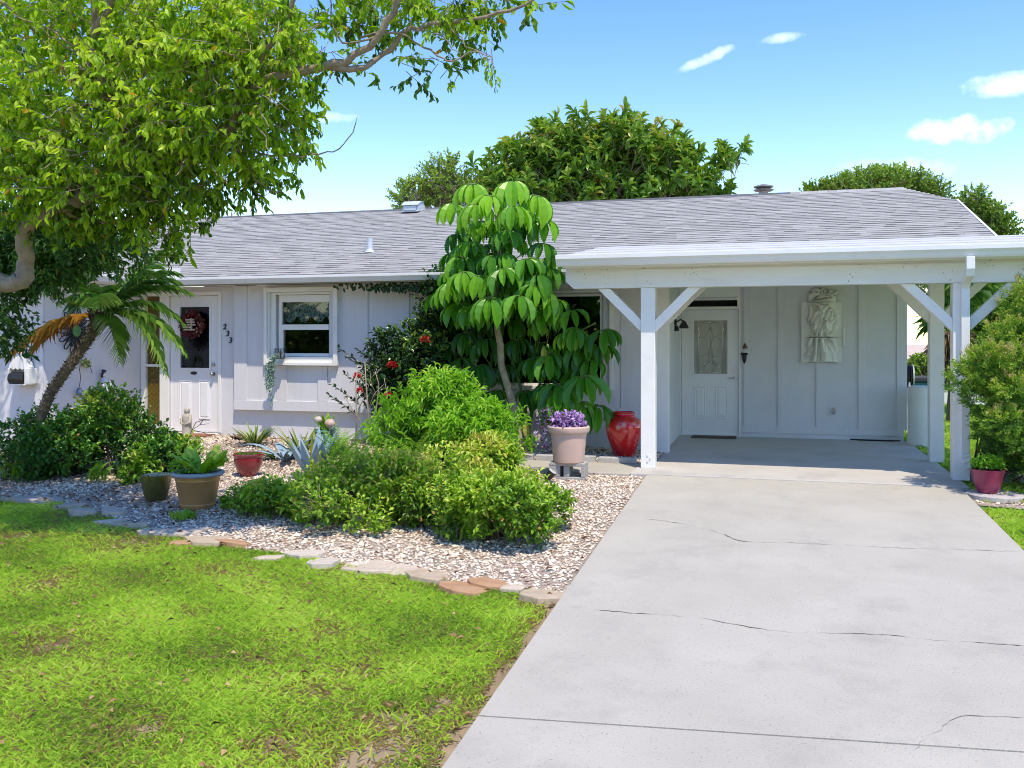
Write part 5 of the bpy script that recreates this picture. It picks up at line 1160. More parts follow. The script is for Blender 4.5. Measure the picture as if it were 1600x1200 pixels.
bed('spreading_shrub','loose twiggy shrub joining the yellowish and the rounded shrub','shrub',735,722,842,60,.42,4200,T_OVAL,'mixed',.05,.027,nl=12,clump=.3,stems=22,smat=M['twig_pale'],bright_top=.7)
bed('low_shrub','low twiggy shrub between the agave and the fern shrub','shrub',492,726,818,62,.4,3600,T_OVAL,'mixed',.05,.026,nl=11,clump=.25,stems=30,smat=M['twig_pale'],bright_top=.6)
bed('spreading_shrub','leggy yellowish shrub below the bright bush near the pink pot','shrub',765,672,775,64,.35,3600,T_LONG,'mixed',.075,.026,nl=10,clump=.3,stems=14,bright_top=.9)
# ferns
def fern_fronds(mb, mr, base, n, L, tone, up=1.2, lean=.5, leafl=.05, spread=.12):
    for k in range(n):
        a = rnd.uniform(0,6.28); d = Vector((math.cos(a),math.sin(a),0)); st = Vector(base)+Vector((rnd.uniform(-spread,spread),rnd.uniform(-spread,spread),0)); l = L*rnd.uniform(.65,1.1)
        pts = [st+d*(l*lean*t*t)+Vector((0,0,l*(up*t-.35*up*t*t))) for t in (i/8 for i in range(9))]
        mr.tube(pts, [.004*(1-.7*i/8) for i in range(9)], 4)
        nl = 22; P=[];D=[];U=[];Ls=[]
        for j in range(nl):
            t = .12+.88*j/(nl-1); f = t*8; i = min(int(f),7); p = pts[i].lerp(pts[i+1],f-i); dd = (pts[i+1]-pts[i]).normalized(); s = dd.cross(Vector((d.x*.3,d.y*.3,1))).normalized() if abs(dd.z)<.98 else Vector((-d.y,d.x,0))
            for sg in (-1,1):
                P.append(tuple(p)); D.append(tuple(s*sg+dd*.35+Vector((0,0,-.1)))); U.append(tuple(dd.cross(s)*-1+Vector((0,0,.5)))); Ls.append(leafl*(.35+.9*math.sin(math.pi*min(.12+t*.88,1))))
        m = len(P); cards(mb, np.array(P), np.array(D), np.array(U), np.array(Ls), np.array(Ls)*.36, T_SMALL, np.clip(tone+rnd.uniform(-.15,.15)+rng.uniform(-.1,.1,m),0,1))
def fern(label, px, py, n, L, tone, dz=0, **kw):
    b = on_ground(px,py); gz = bed_z(b.x,b.y); root = thing('sword_fern',(b.x,b.y,gz),label,'fern','sword ferns growing through the bed')
    mb = MB(); mr = MB(); fern_fronds(mb,mr,(b.x,b.y,gz),n,L,tone,**kw); mb.build('fronds',M['fern'],root); mr.build('stalks',M['stem_green'],root)
fern('tall upright sword fern just right of the blue agave',535,745,26,.75,.6,spread=.13)
fern('sword fern standing in front of the fern shrub',600,818,14,.6,.65,spread=.12)
fern('yellow green sword fern behind the middle of the bed',655,748,16,.75,.65,spread=.13)
fern('sword fern poking out of the rounded right shrub',735,846,10,.5,.6,spread=.12)
fern('short fern at the left foot of the fern shrub',470,812,9,.30,.7,spread=.1,up=.9)
fern('single light fern standing in the dark hedge',25,746,7,.42,.6,spread=.1)
fern('light green fern in front of the tall dark shrub',150,752,6,.34,.7,spread=.1)
fern('fern with bright fronds behind the olive pot',205,735,8,.45,.65,spread=.15)
fern('small weed clump between copper pot and flagstones',290,808,10,.13,.7,spread=.08,leafl=.03)
fern('weed clump under the low shrub right of the copper pot',362,792,10,.2,.6,spread=.1,leafl=.035)
# strap-leaved rosettes
def straps(name, label, cat, base, n, L, W, lmat, tone=.5, tv=.3, up=.8, droop=.3, t=T_STRAP, group=None, spread=.03, fold=None):
    root = thing(name, base, label, cat, group); mb = MB(); b = np.array(base,float)
    for k in range(n):
        a = 2*math.pi*k/n*2.4+rnd.uniform(-.3,.3); el = up*rnd.uniform(.7,1.3); d = np.array([math.cos(a),math.sin(a),el]); l = L*rnd.uniform(.7,1.1); d = d/np.linalg.norm(d)
        seg = 9; hd = np.array([math.cos(a),math.sin(a),0]); side = np.array([-math.sin(a),math.cos(a),0]); V=[]; st = b+hd*spread*rnd.random()
        dr = droop*rnd.uniform(.5,1.4); w = W*rnd.uniform(.8,1.15)
        for i in range(seg+1):
            u = i/seg; c = st+d*l*u+np.array([0,0,-1.])*dr*l*u*u*.6+hd*dr*l*u*u*.25; hw = w*(.75+.5*math.sin(math.pi*min(u*1.05,1)))*(1-u**3.2)*.5+.0005; nn = np.cross(side,d); nn /= np.linalg.norm(nn)
            V += [c-side*hw+nn*hw*.35, c, c+side*hw+nn*hw*.35]
        v = np.clip(tone+rnd.uniform(-tv,tv),0,1); vv = np.tile([min(v+.25,1),v,min(v+.25,1)],seg+1)
        mb.add(V, np.array([(i*3+j,i*3+j+1,i*3+3+j+1,i*3+3+j) for i in range(seg) for j in (0,1)]), 0, vv)
    mb.build('leaves', lmat, root, smooth=True); return root
def gp(px,py): b = on_ground(px,py); return (b.x,b.y,bed_z(b.x,b.y))
straps('agave','blue grey agave with broad pointed leaves in the middle of the bed','agave',gp(492,742),15,.62,.13,M['agave'],.5,.3,2.3,.12,spread=.06)
straps('strap_plant','tall yellow edged strap leaf plant behind the blue agave','plant',gp(470,712),16,.62,.042,M['snake'],.4,.3,1.6,.25)
straps('strap_plant','upright yellow spiked plant in front of the teal pot','plant',gp(492,716),9,.46,.05,M['snake'],.75,.12,3.0,.05)
straps('agave','half hidden agave with one arching blue grey leaf behind the strap plants','agave',gp(446,715),9,.7,.11,M['agave'],.4,.3,1.3,.7,spread=.05)
straps('liriope','dark spiky striped plant left of the agave below the siding','plant',gp(398,697),60,.46,.026,M['dark_strap'],.55,.35,1.1,.35,spread=.06)
straps('liriope','dark spiky clump between red bowl and agave','plant',gp(430,712),36,.36,.024,M['dark_strap'],.4,.35,.7,.6,spread=.06)
straps('liriope','striped grassy clump right of the teal pot','plant',gp(560,722),40,.42,.022,M['dark_strap'],.6,.35,.9,.7,spread=.08)
straps('liriope','striped grassy clump under the umbrella tree','plant',gp(800,716),22,.38,.022,M['dark_strap'],.55,.35,.8,.6,spread=.08)
straps('bromeliad','dark maroon bromeliad at the corner of the siding','plant',gp(372,690),16,.2,.04,surf('maroon_leaf',(.10,.025,.03),(.06,.015,.02),rough=.4),.5,.3,.9,.4)
# ---- right side: juniper by the post
def juniper():
    b = on_ground(1590,752); c = b+FW*.75; gz = ground_z(c.x,c.y)-.04
    root = thing('juniper_shrub',(c.x,c.y,gz),'large bushy juniper with yellow green tips beside the right carport post','shrub')
    mb = MB(); P=[];T=[];O=[]
    for (px,py,zc,rx,ry,rz,n_,tone) in ((1600,480,9.5,26,34,.3,120,.66),(1580,530,9.4,40,28,.35,150,.56),(1540,575,9.35,34,22,.3,120,.58),(1512,592,9.25,24,18,.2,55,.56),(1590,580,9.3,50,40,.45,220,.5),(1548,625,9.3,32,30,.35,140,.44),(1595,645,9.3,44,40,.45,220,.42),(1560,675,9.3,28,32,.3,120,.36),(1600,700,9.35,34,34,.35,150,.34),(1650,600,9.4,50,110,.6,300,.45),(1650,490,9.5,40,50,.5,130,.6),(1545,550,9.1,18,12,.12,36,.74),(1580,605,8.95,20,16,.15,46,.74),(1565,655,8.95,22,14,.15,44,.62),(1595,560,8.95,18,14,.15,38,.75),(1600,690,8.95,22,14,.15,46,.55),(1518,562,9.15,12,10,.1,20,.7),(1606,445,9.4,14,10,.15,30,.8),(1610,725,9.3,30,20,.3,120,.34),(1570,705,9.45,22,24,.25,90,.32),(1650,710,9.3,50,50,.5,160,.35),(1500,605,9.2,10,8,.1,14,.6)):
        s = zc/FPX; d = rdir(n_)*(rng.uniform(.3,1,(n_,1))**.4); q = np.array(cam_pt(px,py,zc))+np.array(RT)*(d[:,0]*rx*s)[:,None]+np.array(FW)*(d[:,1]*rz)[:,None]+np.array([0,0,1.])*(d[:,2]*ry*s)[:,None]
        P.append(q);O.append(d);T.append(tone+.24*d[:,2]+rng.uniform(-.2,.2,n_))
    P=np.concatenate(P);O=np.concatenate(O);T=np.concatenate(T);n=len(P);per=26
    TD=nrm(O+np.array([0,0,.5])+rdir(n)*.5); s=np.tile(np.linspace(0,1,per),n); Q=np.repeat(P,per,0)+np.repeat(TD,per,0)*(s*.085)[:,None]+rdir(n*per)*.02; m=len(Q)
    D=nrm(np.repeat(TD,per,0)*1.0+rdir(m)*.75); cards(mb,Q,D,rdir(m),rng.uniform(.022,.042,m),rng.uniform(.008,.014,m),T_SMALL,np.clip(np.repeat(T,per)+.3*(s-.5)+rng.uniform(-.15,.15,m),0,1)); mb.build('foliage',M['juniper'],root)
    mb=MB(); bb=Vector((c.x,c.y,gz-.05))
    for k in range(46):
        e=Vector(tuple(P[rng.choice(np.nonzero(P@np.array(RT)>(1545-800)/FPX*9.3)[0])])); a=bb+Vector((rnd.uniform(-.15,.15),rnd.uniform(-.15,.15),0)); mb.tube([a,(a*.55+e*.45)+Vector((0,0,-.08)),e],[.022,.013,.005],5)
    mb.build('stems',M['twig'],root)
juniper()
# ---- trees behind
def crown_tree(name,label,blobs,base,lmat,L,W,per,spread,t,trunk_r=.2,updir=.4,lvar=.2,twL=.3,trunkm='bark',group=None):
    gz = ground_z(base[0],base[1]); root = thing(name,(base[0],base[1],gz),label,'tree',group); P=[];O=[];T=[]
    for (px,py,zc,rx,ry,rz,n_,tone) in blobs:
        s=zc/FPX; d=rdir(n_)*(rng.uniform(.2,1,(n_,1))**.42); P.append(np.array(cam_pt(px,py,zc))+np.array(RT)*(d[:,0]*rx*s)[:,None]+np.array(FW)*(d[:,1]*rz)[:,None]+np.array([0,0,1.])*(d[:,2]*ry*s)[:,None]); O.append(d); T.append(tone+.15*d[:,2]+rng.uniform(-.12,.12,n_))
    P=np.concatenate(P);O=np.concatenate(O);T=np.concatenate(T);n=len(P)
    TD=nrm(O*.7+np.array([0,0,updir])+rdir(n)*.45); s=np.tile(np.linspace(0,1,per),n); Q=np.repeat(P,per,0)+np.repeat(TD,per,0)*(s*spread)[:,None]; m=len(Q)
    rr_=rdir(m); D=nrm(np.repeat(TD,per,0)*(.25+.9*s[:,None])+rr_*1.0); mb=MB()
    var=np.clip(np.repeat(T,per)+rng.uniform(-lvar,lvar,m)+.12*(s-.5),0,.97); var=np.where(rng.random(m)<.012,1.,var)
    cards(mb,Q,D,np.repeat(TD,per,0)+rdir(m)*.3,rng.uniform(.75,1.15,m)*L,rng.uniform(.8,1.15,m)*W,t,var); mb.build('crown',lmat,root)
    mb=MB(); c=Vector(tuple(P.mean(0))); b=Vector((base[0],base[1],gz-.1)); mb.tube([b,b.lerp(c,.4)+Vector((.05,0,0)),c],[trunk_r,trunk_r*.8,trunk_r*.4],9)
    for k in range(26):
        e=Vector(tuple(P[rng.integers(0,n)])); a=b.lerp(c,rnd.uniform(.45,.95)); mb.tube([a,a.lerp(e,.5)+Vector((0,0,.15)),e],[trunk_r*.3,trunk_r*.16,trunk_r*.06],5)
    twig_mesh(mb,P-TD*twL,TD,np.full(n,twL+spread*.8),np.full(n,.012)); mb.build('trunk',M[trunkm],root)
    return P
def rubber():
    B=[]
    for (px,py,rx,ry,n_,tone) in ((760,290,35,30,26,.42),(780,245,40,35,40,.45),(830,235,45,40,55,.46),(860,215,45,35,50,.5),(905,210,50,35,60,.52),(910,240,60,45,70,.45),(960,205,50,35,55,.48),(1000,215,45,35,50,.52),(990,250,60,45,75,.5),(1045,235,40,30,40,.48),(1040,265,55,40,65,.48),(1085,275,40,28,36,.45),(1115,292,28,18,18,.45),(820,285,60,30,60,.4),(900,285,70,28,70,.42),(980,290,70,25,70,.42),(740,255,16,12,6,.45),(848,190,14,14,7,.5),(910,180,16,12,8,.55),(958,180,16,14,8,.5),(998,178,18,14,9,.5),(1040,195,16,14,8,.55),(1080,222,18,14,9,.5),(1120,250,22,12,8,.45),(1148,228,16,12,8,.42),(1130,240,14,10,5,.45)):
        B.append((940+(px-940)*.95,py+26,25,rx*.85,ry*.8,1.6,n_,tone+.16))
    base=cam_pt(940,530,25)
    crown_tree('rubber_tree','broad rubber tree with large glossy leaves rising behind the roof',B,(base.x,base.y),M['rubber'],.30,.10,15,.34,T_LONG,.3,.75,.2,.4)
rubber()
def oaks():
    b=cam_pt(670,530,23); crown_tree('oak_tree','small yellow green tree behind the roof beside the box vent',[(690,290,23,32,34,.9,200,.62),(650,310,23,30,20,.8,120,.66),(700,265,23,16,16,.5,40,.6),(720,300,23,25,25,.8,90,.5),(632,318,23,14,8,.4,20,.6)],(b.x,b.y),M['oak'],.09,.05,16,.32,T_SMALL,.15)
    b=cam_pt(1370,530,30); crown_tree('oak_tree','wide rounded oak behind the right end of the roof',[(1380,298,30,56,18,2,420,.55),(1335,302,30,42,18,2,300,.55),(1300,306,30,34,10,1.5,160,.5),(1275,305,30,14,6,1,50,.55),(1425,305,30,36,12,1.6,200,.52),(1390,282,30,18,5,1,60,.66),(1455,306,30,8,4,.7,24,.6),(1350,286,30,24,7,1.2,100,.66),(1390,330,30,60,20,2,160,.4)],(b.x,b.y),M['oak'],.12,.065,16,.42,T_SMALL,.25)
    b=cam_pt(1560,530,28); crown_tree('oak_tree','oak rising beyond the right roof edge above the carport',[(1515,322,28,9,14,1,90,.5),(1535,345,28,16,16,1.2,140,.5),(1552,360,28,14,12,1,90,.5),(1525,350,28,20,20,1.2,150,.42),(1560,378,28,16,8,1,60,.45),(1560,450,28,80,50,1.5,500,.3),(1460,440,28,50,28,1.2,120,.3)],(b.x,b.y),M['oak'],.12,.065,16,.40,T_SMALL,.25)
    b=cam_pt(1560,560,19); crown_tree('oak_tree','leafy green bush tree behind the juniper at the right edge',[(1550,500,19,45,45,1.2,420,.38),(1590,480,19,40,40,1.2,300,.42),(1535,545,19,40,35,1,340,.42),(1600,540,19,50,50,1.2,300,.36),(1580,590,19,60,40,1,300,.3)],(b.x,b.y),M['oak'],.11,.055,14,.3,T_OVAL,.12)
    b=cam_pt(1460,560,24); crown_tree('hedge_bush','round clipped green bush in front of the neighbour house',[(1440,575,24,22,16,.5,200,.6),(1462,580,24,24,18,.5,180,.5),(1500,585,24,30,22,.6,200,.5),(1475,600,24,20,12,.4,80,.45)],(b.x,b.y),M['oak'],.09,.05,10,.12,T_SMALL,.06)
oaks()
def far_palm():
    b=cam_pt(1492,560,17); gz=ground_z(b.x,b.y); root=thing('yucca_palm',(b.x,b.y,gz),'shaggy spiky yucca palm with brown dead leaves behind the carport posts','palm tree')
    mb=MB(); mb.tube([(b.x,b.y,gz-.1),(b.x+.05,b.y,1.3),(b.x+.1,b.y,2.6)],[.16,.13,.1],9,0,.3); mb.build('trunk',M['palm_bark'],root)
    mb=MB(); md=MB()
    for (px,py,n_,L_,tone,dead) in ((1505,460,120,.62,.55,0),(1535,450,110,.6,.6,0),(1480,500,110,.55,.45,0),(1490,480,90,.55,.5,0),(1470,510,60,.5,.4,0),(1488,530,90,.5,.5,1),(1492,560,70,.4,.35,1),(1480,545,60,.45,.55,1)):
        p=np.array(cam_pt(px,py,17+rnd.uniform(-.4,.4))); d=rdir(n_,-.8 if dead else -.5,.1 if dead else 1); cards(md if dead else mb,np.repeat(p[None],n_,0)+rdir(n_)*.05,d,rdir(n_)*.3+np.array([0,0,1.]),L_*rng.uniform(.7,1.1,n_),.035,T_STRAP,np.clip(tone+rng.uniform(-.3,.3,n_),0,1))
    mb.build('crown',M['palm'],root); md.build('dead_leaves',surf('dead_palm_leaf',(.34,.2,.11),(.22,.13,.07),rough=.9),root)
far_palm()

# tree line across the street, seen only as the green reflection in the panes
def far_line():
    mb=MB(); n=9000; x=rng.uniform(-34,26,n); top=5.2+1.6*np.sin(x*.55)+1.1*np.sin(x*1.3+1); z=-.6+rng.random(n)**.8*(top+.6); y=-24+rng.uniform(-1.5,1.5,n)
    cards(mb,np.stack([x,y,z],1),rdir(n),rdir(n)*.6+np.array([0,.6,.5]),rng.uniform(.5,.9,n),rng.uniform(.3,.5,n),T_OVAL,np.clip(.15+.5*rng.random(n),0,1)); tag(mb.build('far_trees',M['oak']),'line of green trees across the street reflected in the windows','trees',kind='stuff')
far_line()
# ================================================================== OBJECTS
def glaze(name,c1,c2,**kw): return surf(name,c1,c2,rough=kw.pop('rough',.22),coat=kw.pop('coat',.5),**kw)
M['potsoil']=surf('potting_soil',(.05,.035,.025),(.03,.02,.015),scale=40,rough=1,bump=.8,bscale=80)
def pot(name,label,cat,base,prof,m,rim=None,rimm=None,soil=None,seg=36,flute=0,nfl=24,sc=1,group=None):
    root=thing(name,base,label,cat,group); mb=MB(); mb.lathe(prof,base,seg,flute=flute,nfl=nfl); mb.build('body',m,root,smooth=True,angle=35)
    if rim: mb=MB(); mb.lathe(rim,base,seg); mb.build('rim',rimm or m,root,smooth=True,angle=35)
    if soil: r,z=soil; mb=MB(); mb.lathe([(.001,z-.004),(r*.5,z+.004)] if False else [(r,z-.02),(r,z),(r*.5,z+.012),(.001,z+.014)],base,20); mb.build('soil',M['potsoil'],root)
    return root
def base_m(px,py): p=on_ground(px,py); p.z=bed_z(p.x,p.y)+.0; return p
# copper pot with grey rim: rim 55 px wide half 40, height 60
def fit(px,py): p=base_m(px,py); return p,px_per_m(p)
p,s=fit(309,789); r=lambda q:q/s
M['copper']=surf('bronze_paint',(.62,.33,.12),(.46,.235,.08),scale=5,rough=.38,metal=.35,stain=(.42,.27,.13),stain_scale=4,stain_amt=.5,stretch=(1,1,.4))
M['grey_rim']=surf('grey_plastic_rim',(.30,.33,.37),(.24,.27,.3),scale=4,rough=.5)
pot('flower_pot','large bronze painted pot with a grey rim on the gravel','flower pot',tuple(p),[(.001,0),(r(25.5),0),(r(27),r(3)),(r(27.5),r(6)),(r(27),r(7)),(r(33),r(42)),(r(33.8),r(43)),(r(33.6),r(45)),(r(35),r(50))],M['copper'],[(r(34.5),r(49)),(r(38.5),r(49.5)),(r(40.5),r(52)),(r(40),r(55)),(r(36),r(56)),(r(34),r(54)),(r(33),r(48))],M['grey_rim'],(r(33.5),r(51)))
top=Vector(p)+Vector((0,0,r(50)))
root=thing('bird_nest_plant',tuple(top),'leafy green plant with broad wavy upright leaves in the bronze pot','plant')
mb=MB(); L_=[]
rn=random.Random(5)
for k in range(13):
    a=2*math.pi*k/13*2.4+rn.uniform(-.3,.3); d=np.array([math.cos(a),math.sin(a)*.8,rn.uniform(1.0,2.2)]); d/=np.linalg.norm(d); l=rn.uniform(.26,.40); hd=np.array([math.cos(a),math.sin(a),0]); sd=np.array([-math.sin(a),math.cos(a),0]); V=[]; vv=[]; st=np.array(top)+hd*.03+np.array([.05,0,0])
    for i in range(11):
        u=i/10; c=st+d*l*u+(hd*.22-np.array([0,0,.16]))*l*u*u; hw=.062*(math.sin(math.pi*(u**1.3*.93+.03)))+.004; nn=np.cross(sd,d); wv=.014*math.sin(i*2.1+k)
        V+=[c-sd*hw+nn*(hw*.4+wv),c-sd*hw*.5+nn*hw*.1,c,c+sd*hw*.5+nn*hw*.1,c+sd*hw+nn*(hw*.4-wv)]; b_=.45+.35*u; vv+=[b_+.1,b_,b_+.3,b_,b_+.1]
    mb.add(V,np.array([(i*5+j,i*5+j+1,i*5+6+j,i*5+5+j) for i in range(10) for j in range(4)]),0,np.array(vv)+rn.uniform(-.15,.15))
mb.build('leaves',M['fern'],root,smooth=True)
mb=MB(); n=420; P=np.array(top)+np.array([-.15,-.02,.07])+rdir(n)*np.array([.13,.12,.10]); cards(mb,P,rdir(n)+np.array([0,0,.3]),rdir(n)*.5+np.array([0,0,1.]),.035,.022,T_OVAL,np.clip(rng.uniform(.2,.9,n),0,1)); mb.build('trailing_leaves',M['bright'],root)
# olive pot
p,s=fit(244,777); r=lambda q:q/s
M['olive']=glaze('olive_glaze',(.115,.10,.015),(.075,.065,.012),scale=6,bump=.2,bscale=30)
pot('flower_pot','small ribbed olive green pot on the gravel','flower pot',tuple(p),[(.001,0),(r(14),0),(r(17),r(6)),(r(20),r(18)),(r(22),r(32)),(r(22.3),r(40)),(r(20.5),r(41)),(r(19.5),r(37))],M['olive'],None,None,(r(20),r(37)),seg=72,flute=.012,nfl=36)
root=thing('succulent',(p.x,p.y,p.z+r(38)),'tiny pale succulents filling the olive pot','plant'); mb=MB(); n=420; P=np.array(p)+np.stack([r(19)*np.sqrt(rng.random(n))*np.cos(rng.uniform(0,6.28,n)*1),r(19)*rng.uniform(-1,1,n)*.6,np.full(n,r(39))],1); cards(mb,P,rdir(n,.1,1),rdir(n),.018,.012,T_OVAL,rng.uniform(.2,.9,n)); mb.build('leaves',M['silver'],root)
# red bowl
p,s=fit(388,741); r=lambda q:q/s
M['red_glaze']=glaze('red_glaze',(.27,.01,.018),(.18,.006,.012),scale=5,rough=.12,coat=.8,stain=(.42,.12,.12),stain_scale=7,stain_amt=.3)
pot('flower_pot','small glossy dark red bowl planter on the gravel','flower pot',tuple(p),[(.001,0),(r(11),0),(r(12),r(2)),(r(17),r(9)),(r(21.5),r(20)),(r(22.5),r(28)),(r(21.5),r(29)),(r(22),r(30)),(r(24),r(34)),(r(23.5),r(36)),(r(21),r(35)),(r(20),r(31))],M['red_glaze'],None,None,(r(21),r(32)))
root=thing('succulent',(p.x,p.y,p.z+r(32)),'dry grey succulent stubs in the red bowl','plant'); mb=MB(); n=160; P=np.array(p)+np.stack([r(16)*rng.uniform(-1,1,n),r(14)*rng.uniform(-1,1,n),np.full(n,r(33))],1); cards(mb,P,rdir(n,.1,1),rdir(n),.04,.02,T_OVAL,rng.uniform(.0,.5,n)); mb.build('leaves',M['mixed'],root)
# teal pot
p,s=fit(508,712); r=lambda q:q/s
M['teal']=glaze('teal_glaze',(.10,.25,.20),(.06,.17,.14),scale=6)
pot('flower_pot','round teal glazed pot between the strap plants and the siding','flower pot',tuple(p),[(.001,0),(r(10),0),(r(15),r(8)),(r(18.5),r(22)),(r(17),r(36)),(r(15.5),r(38)),(r(18),r(42)),(r(17),r(44)),(r(15),r(43)),(r(14.5),r(38))],M['teal'],None,None,(r(15),r(40)))
tp=Vector(p)+Vector((0,0,r(42)))
straps('bird_nest_fern','bright green rosette of upright leaves growing in the teal pot','plant',(tp.x-.02,tp.y+.02,tp.z),16,.30,.055,M['fern'],.3,.2,1.6,.35)
root=thing('string_plant',(tp.x+.1,tp.y,tp.z),'blue green trailing plant spilling over the right of the teal pot','plant'); mb=MB(); 
for k in range(16):
    a=rnd.uniform(-.9,.9); st=Vector((tp.x+.12+.05*rnd.random(),tp.y-.03+.08*math.sin(a)-.05,tp.z+.02)); n=26; l=rnd.uniform(.15,.36); u=np.linspace(0,1,n); P=np.array(st)+np.stack([.10*u+.02*np.sin(u*9+k),-.04*u,.06*np.sin(np.pi*np.minimum(u*2,1))-l*u*u],1)+rdir(n)*.012; cards(mb,P,rdir(n)+np.array([0,0,-.4]),rdir(n),.026,.018,T_OVAL,rng.uniform(.1,.8,n))
mb.build('leaves',M['silver'],root)
mb=MB(); q=cam_pt(516,662,(-tp.x*SA+tp.y*CA)-.12); mb.ball(tuple(q),(.075,.06,.065),jit=.12); tag(mb.build('seashell',surf('shell',(.60,.45,.36),(.45,.30,.23),scale=18,rough=.6),smooth=True,origin=tuple(q)),'pinkish rounded shell resting in the teal pot','seashell')
mb=MB(); q=cam_pt(497,656,(-tp.x*SA+tp.y*CA)-.10); mb.ball(tuple(q),(.055,.05,.045),jit=.15); tag(mb.build('stone',surf('pale_rock',(.6,.52,.45),(.42,.35,.3),scale=18,rough=.8),smooth=True,origin=tuple(q)),'small cream rock resting in the teal pot left of the shell','rock')
# cinder block and pink pot
cb=base_m(885,744); s=px_per_m(cb); r=lambda q:q/s
M['block']=surf('cinder_block',(.44,.43,.40),(.34,.33,.31),scale=20,rough=.95,bump=.8,bscale=70,stain=(.24,.23,.2),stain_scale=5)
root=thing('cinder_block',tuple(cb),'grey hollow concrete block under the pink pot','concrete block'); mb=MB()
Lb,Wb,Hb=.42,.24,.19
def BX(x0,x1,y0,y1,z0,z1): mb.box(cb.x+x0,cb.x+x1,cb.y+y0,cb.y+y1,cb.z+z0,cb.z+z1)
BX(-Lb/2,Lb/2,0,Wb,Hb-.035,Hb); BX(-Lb/2,Lb/2,0,Wb,-.02,.030)
for a,b in ((-Lb/2,-Lb/2+.13),(-.035,.03),(Lb/2-.04,Lb/2)): BX(a,b,.002,Wb-.002,.0305,Hb-.0355)
mb.build('block',M['block'],root,bevel=.006)
pb=Vector((cb.x+.0,cb.y+Wb*.5,cb.z+Hb)); s=px_per_m(pb); r=lambda q:q/s
M['pink']=surf('terracotta_plastic',(.58,.42,.35),(.52,.365,.30),scale=3,rough=.7,stain=(.40,.27,.2),stain_scale=5,stain_amt=.35)
pot('flower_pot','pale pink terracotta pot with a rolled rim on the concrete block','flower pot',tuple(pb),[(.001,0),(r(22.5),0),(r(24),r(1.5)),(r(28.5),r(48)),(r(29),r(48.5))],M['pink'],[(r(28),r(46)),(r(31.5),r(47)),(r(33),r(50)),(r(33),r(55)),(r(31.5),r(57)),(r(29),r(56)),(r(28),r(50))],None,(r(28.5),r(53)))
root=thing('purple_plant',(pb.x,pb.y,pb.z+r(54)),'purple leaved flowering plant in the pale pink pot','plant'); mb=MB(); n=520
P=np.array(pb)+np.array([0,0,r(60)])+rdir(n,-.3,1)*np.array([r(29),r(26),r(18)])*(rng.random((n,1))**.4); cards(mb,P,rdir(n)+np.array([0,0,.2]),rdir(n)*.5+np.array([0,-.3,1.]),rng.uniform(.03,.075,n),rng.uniform(.018,.04,n),T_LONG,np.clip(rng.beta(1.3,1.6,n),0,1)); n=260; P=np.array(pb)+np.array([-r(32),.05,r(48)])+rdir(n)*np.array([r(22),r(16),r(34)]); cards(mb,P,rdir(n),rdir(n),rng.uniform(.02,.05,n),.02,T_LONG,np.where(rng.random(n)<.25,.95,rng.uniform(0,.35,n))); mb.build('foliage',M['purple'],root)
mb=MB()
for k in range(14): a=Vector((pb.x-r(20),pb.y,pb.z+r(54))); e=Vector((pb.x-r(rnd.uniform(20,52)),pb.y+rnd.uniform(-.05,.12),pb.z+r(rnd.uniform(18,85)))); mb.tube([a,(a+e)/2+Vector((0,0,.04)),e],[.004,.003,.002],4)
mb.build('stems',M['twig'],root)
# garden spotlight by the block
q=base_m(858,748); root=thing('garden_spotlight',tuple(q),'small black garden spotlight leaning at the foot of the concrete block','spotlight'); mb=MB()
a=Vector((q.x-.03,q.y-.03,q.z+.02)); d=Vector((.55,.0,.75)).normalized(); mb.tube([a,a+d*.12,a+d*.13],[.03,.05,.055],12); mb.build('housing',M['black'],root,smooth=True,angle=40)
mb=MB(); mb.tube([a+d*.131,a+d*.134],.048,12); mb.build('lens',surf('lamp_lens',(.6,.6,.58),rough=.15),root); mb=MB(); mb.tube([a,a+Vector((.09,0,-.05))],.012,6); mb.build('stake',M['black'],root)
# red vase
p=on_y(975,702,11.75); p.z=bed_z(p.x,p.y); s=px_per_m(p); r=lambda q:q/s*1.07
M['vase']=glaze('worn_red_glaze',(.66,.010,.014),(.48,.007,.011),scale=4,rough=.18,coat=.6,stain=(.62,.45,.32),stain_scale=9,stain_amt=.9,bump=.15,bscale=14)
pot('urn','tall glossy red ceramic vase with chipped glaze near the white post','vase',tuple(p),[(.001,0),(r(13),0),(r(15),r(2)),(r(20),r(16)),(r(25),r(30)),(r(27),r(42)),(r(26),r(49)),(r(21),r(55.5)),(r(15.5),r(58)),(r(14.5),r(59.5)),(r(16),r(61)),(r(15.5),r(63)),(r(16),r(64)),(r(14.5),r(65)),(r(13),r(63)),(r(12.5),r(57))],M['vase'],None,None,(r(12.4),r(55)),seg=40)
# magenta pot on round paver
q=on_ground(1555,772); s=px_per_m(q); r=lambda t:t/s; gz=ground_z(q.x,q.y)-.02
mb=MB(); mb.lathe([(.001,-.02),(r(42),-.02),(r(42),.02),(r(41),.028),(.001,.028)],(q.x,q.y,gz),30); tag(mb.build('round_paver',surf('paver',(.52,.48,.44),(.42,.38,.35),scale=14,rough=.9,bump=.5),origin=(q.x,q.y,gz)),'round concrete paver under the magenta pot','paver')
p=Vector((q.x-r(10),q.y+.02,gz+.028)); M['magenta']=glaze('magenta_glaze',(.30,.022,.085),(.22,.014,.06),scale=5,rough=.3)
pot('flower_pot','magenta bell shaped pot on a round paver beside the carport post','flower pot',tuple(p),[(.001,0),(r(14),0),(r(15),r(2)),(r(17),r(6)),(r(20.5),r(16)),(r(22),r(27)),(r(24.5),r(34)),(r(25),r(37)),(r(23),r(37.5)),(r(20.5),r(33))],M['magenta'],None,None,(r(21),r(34)))
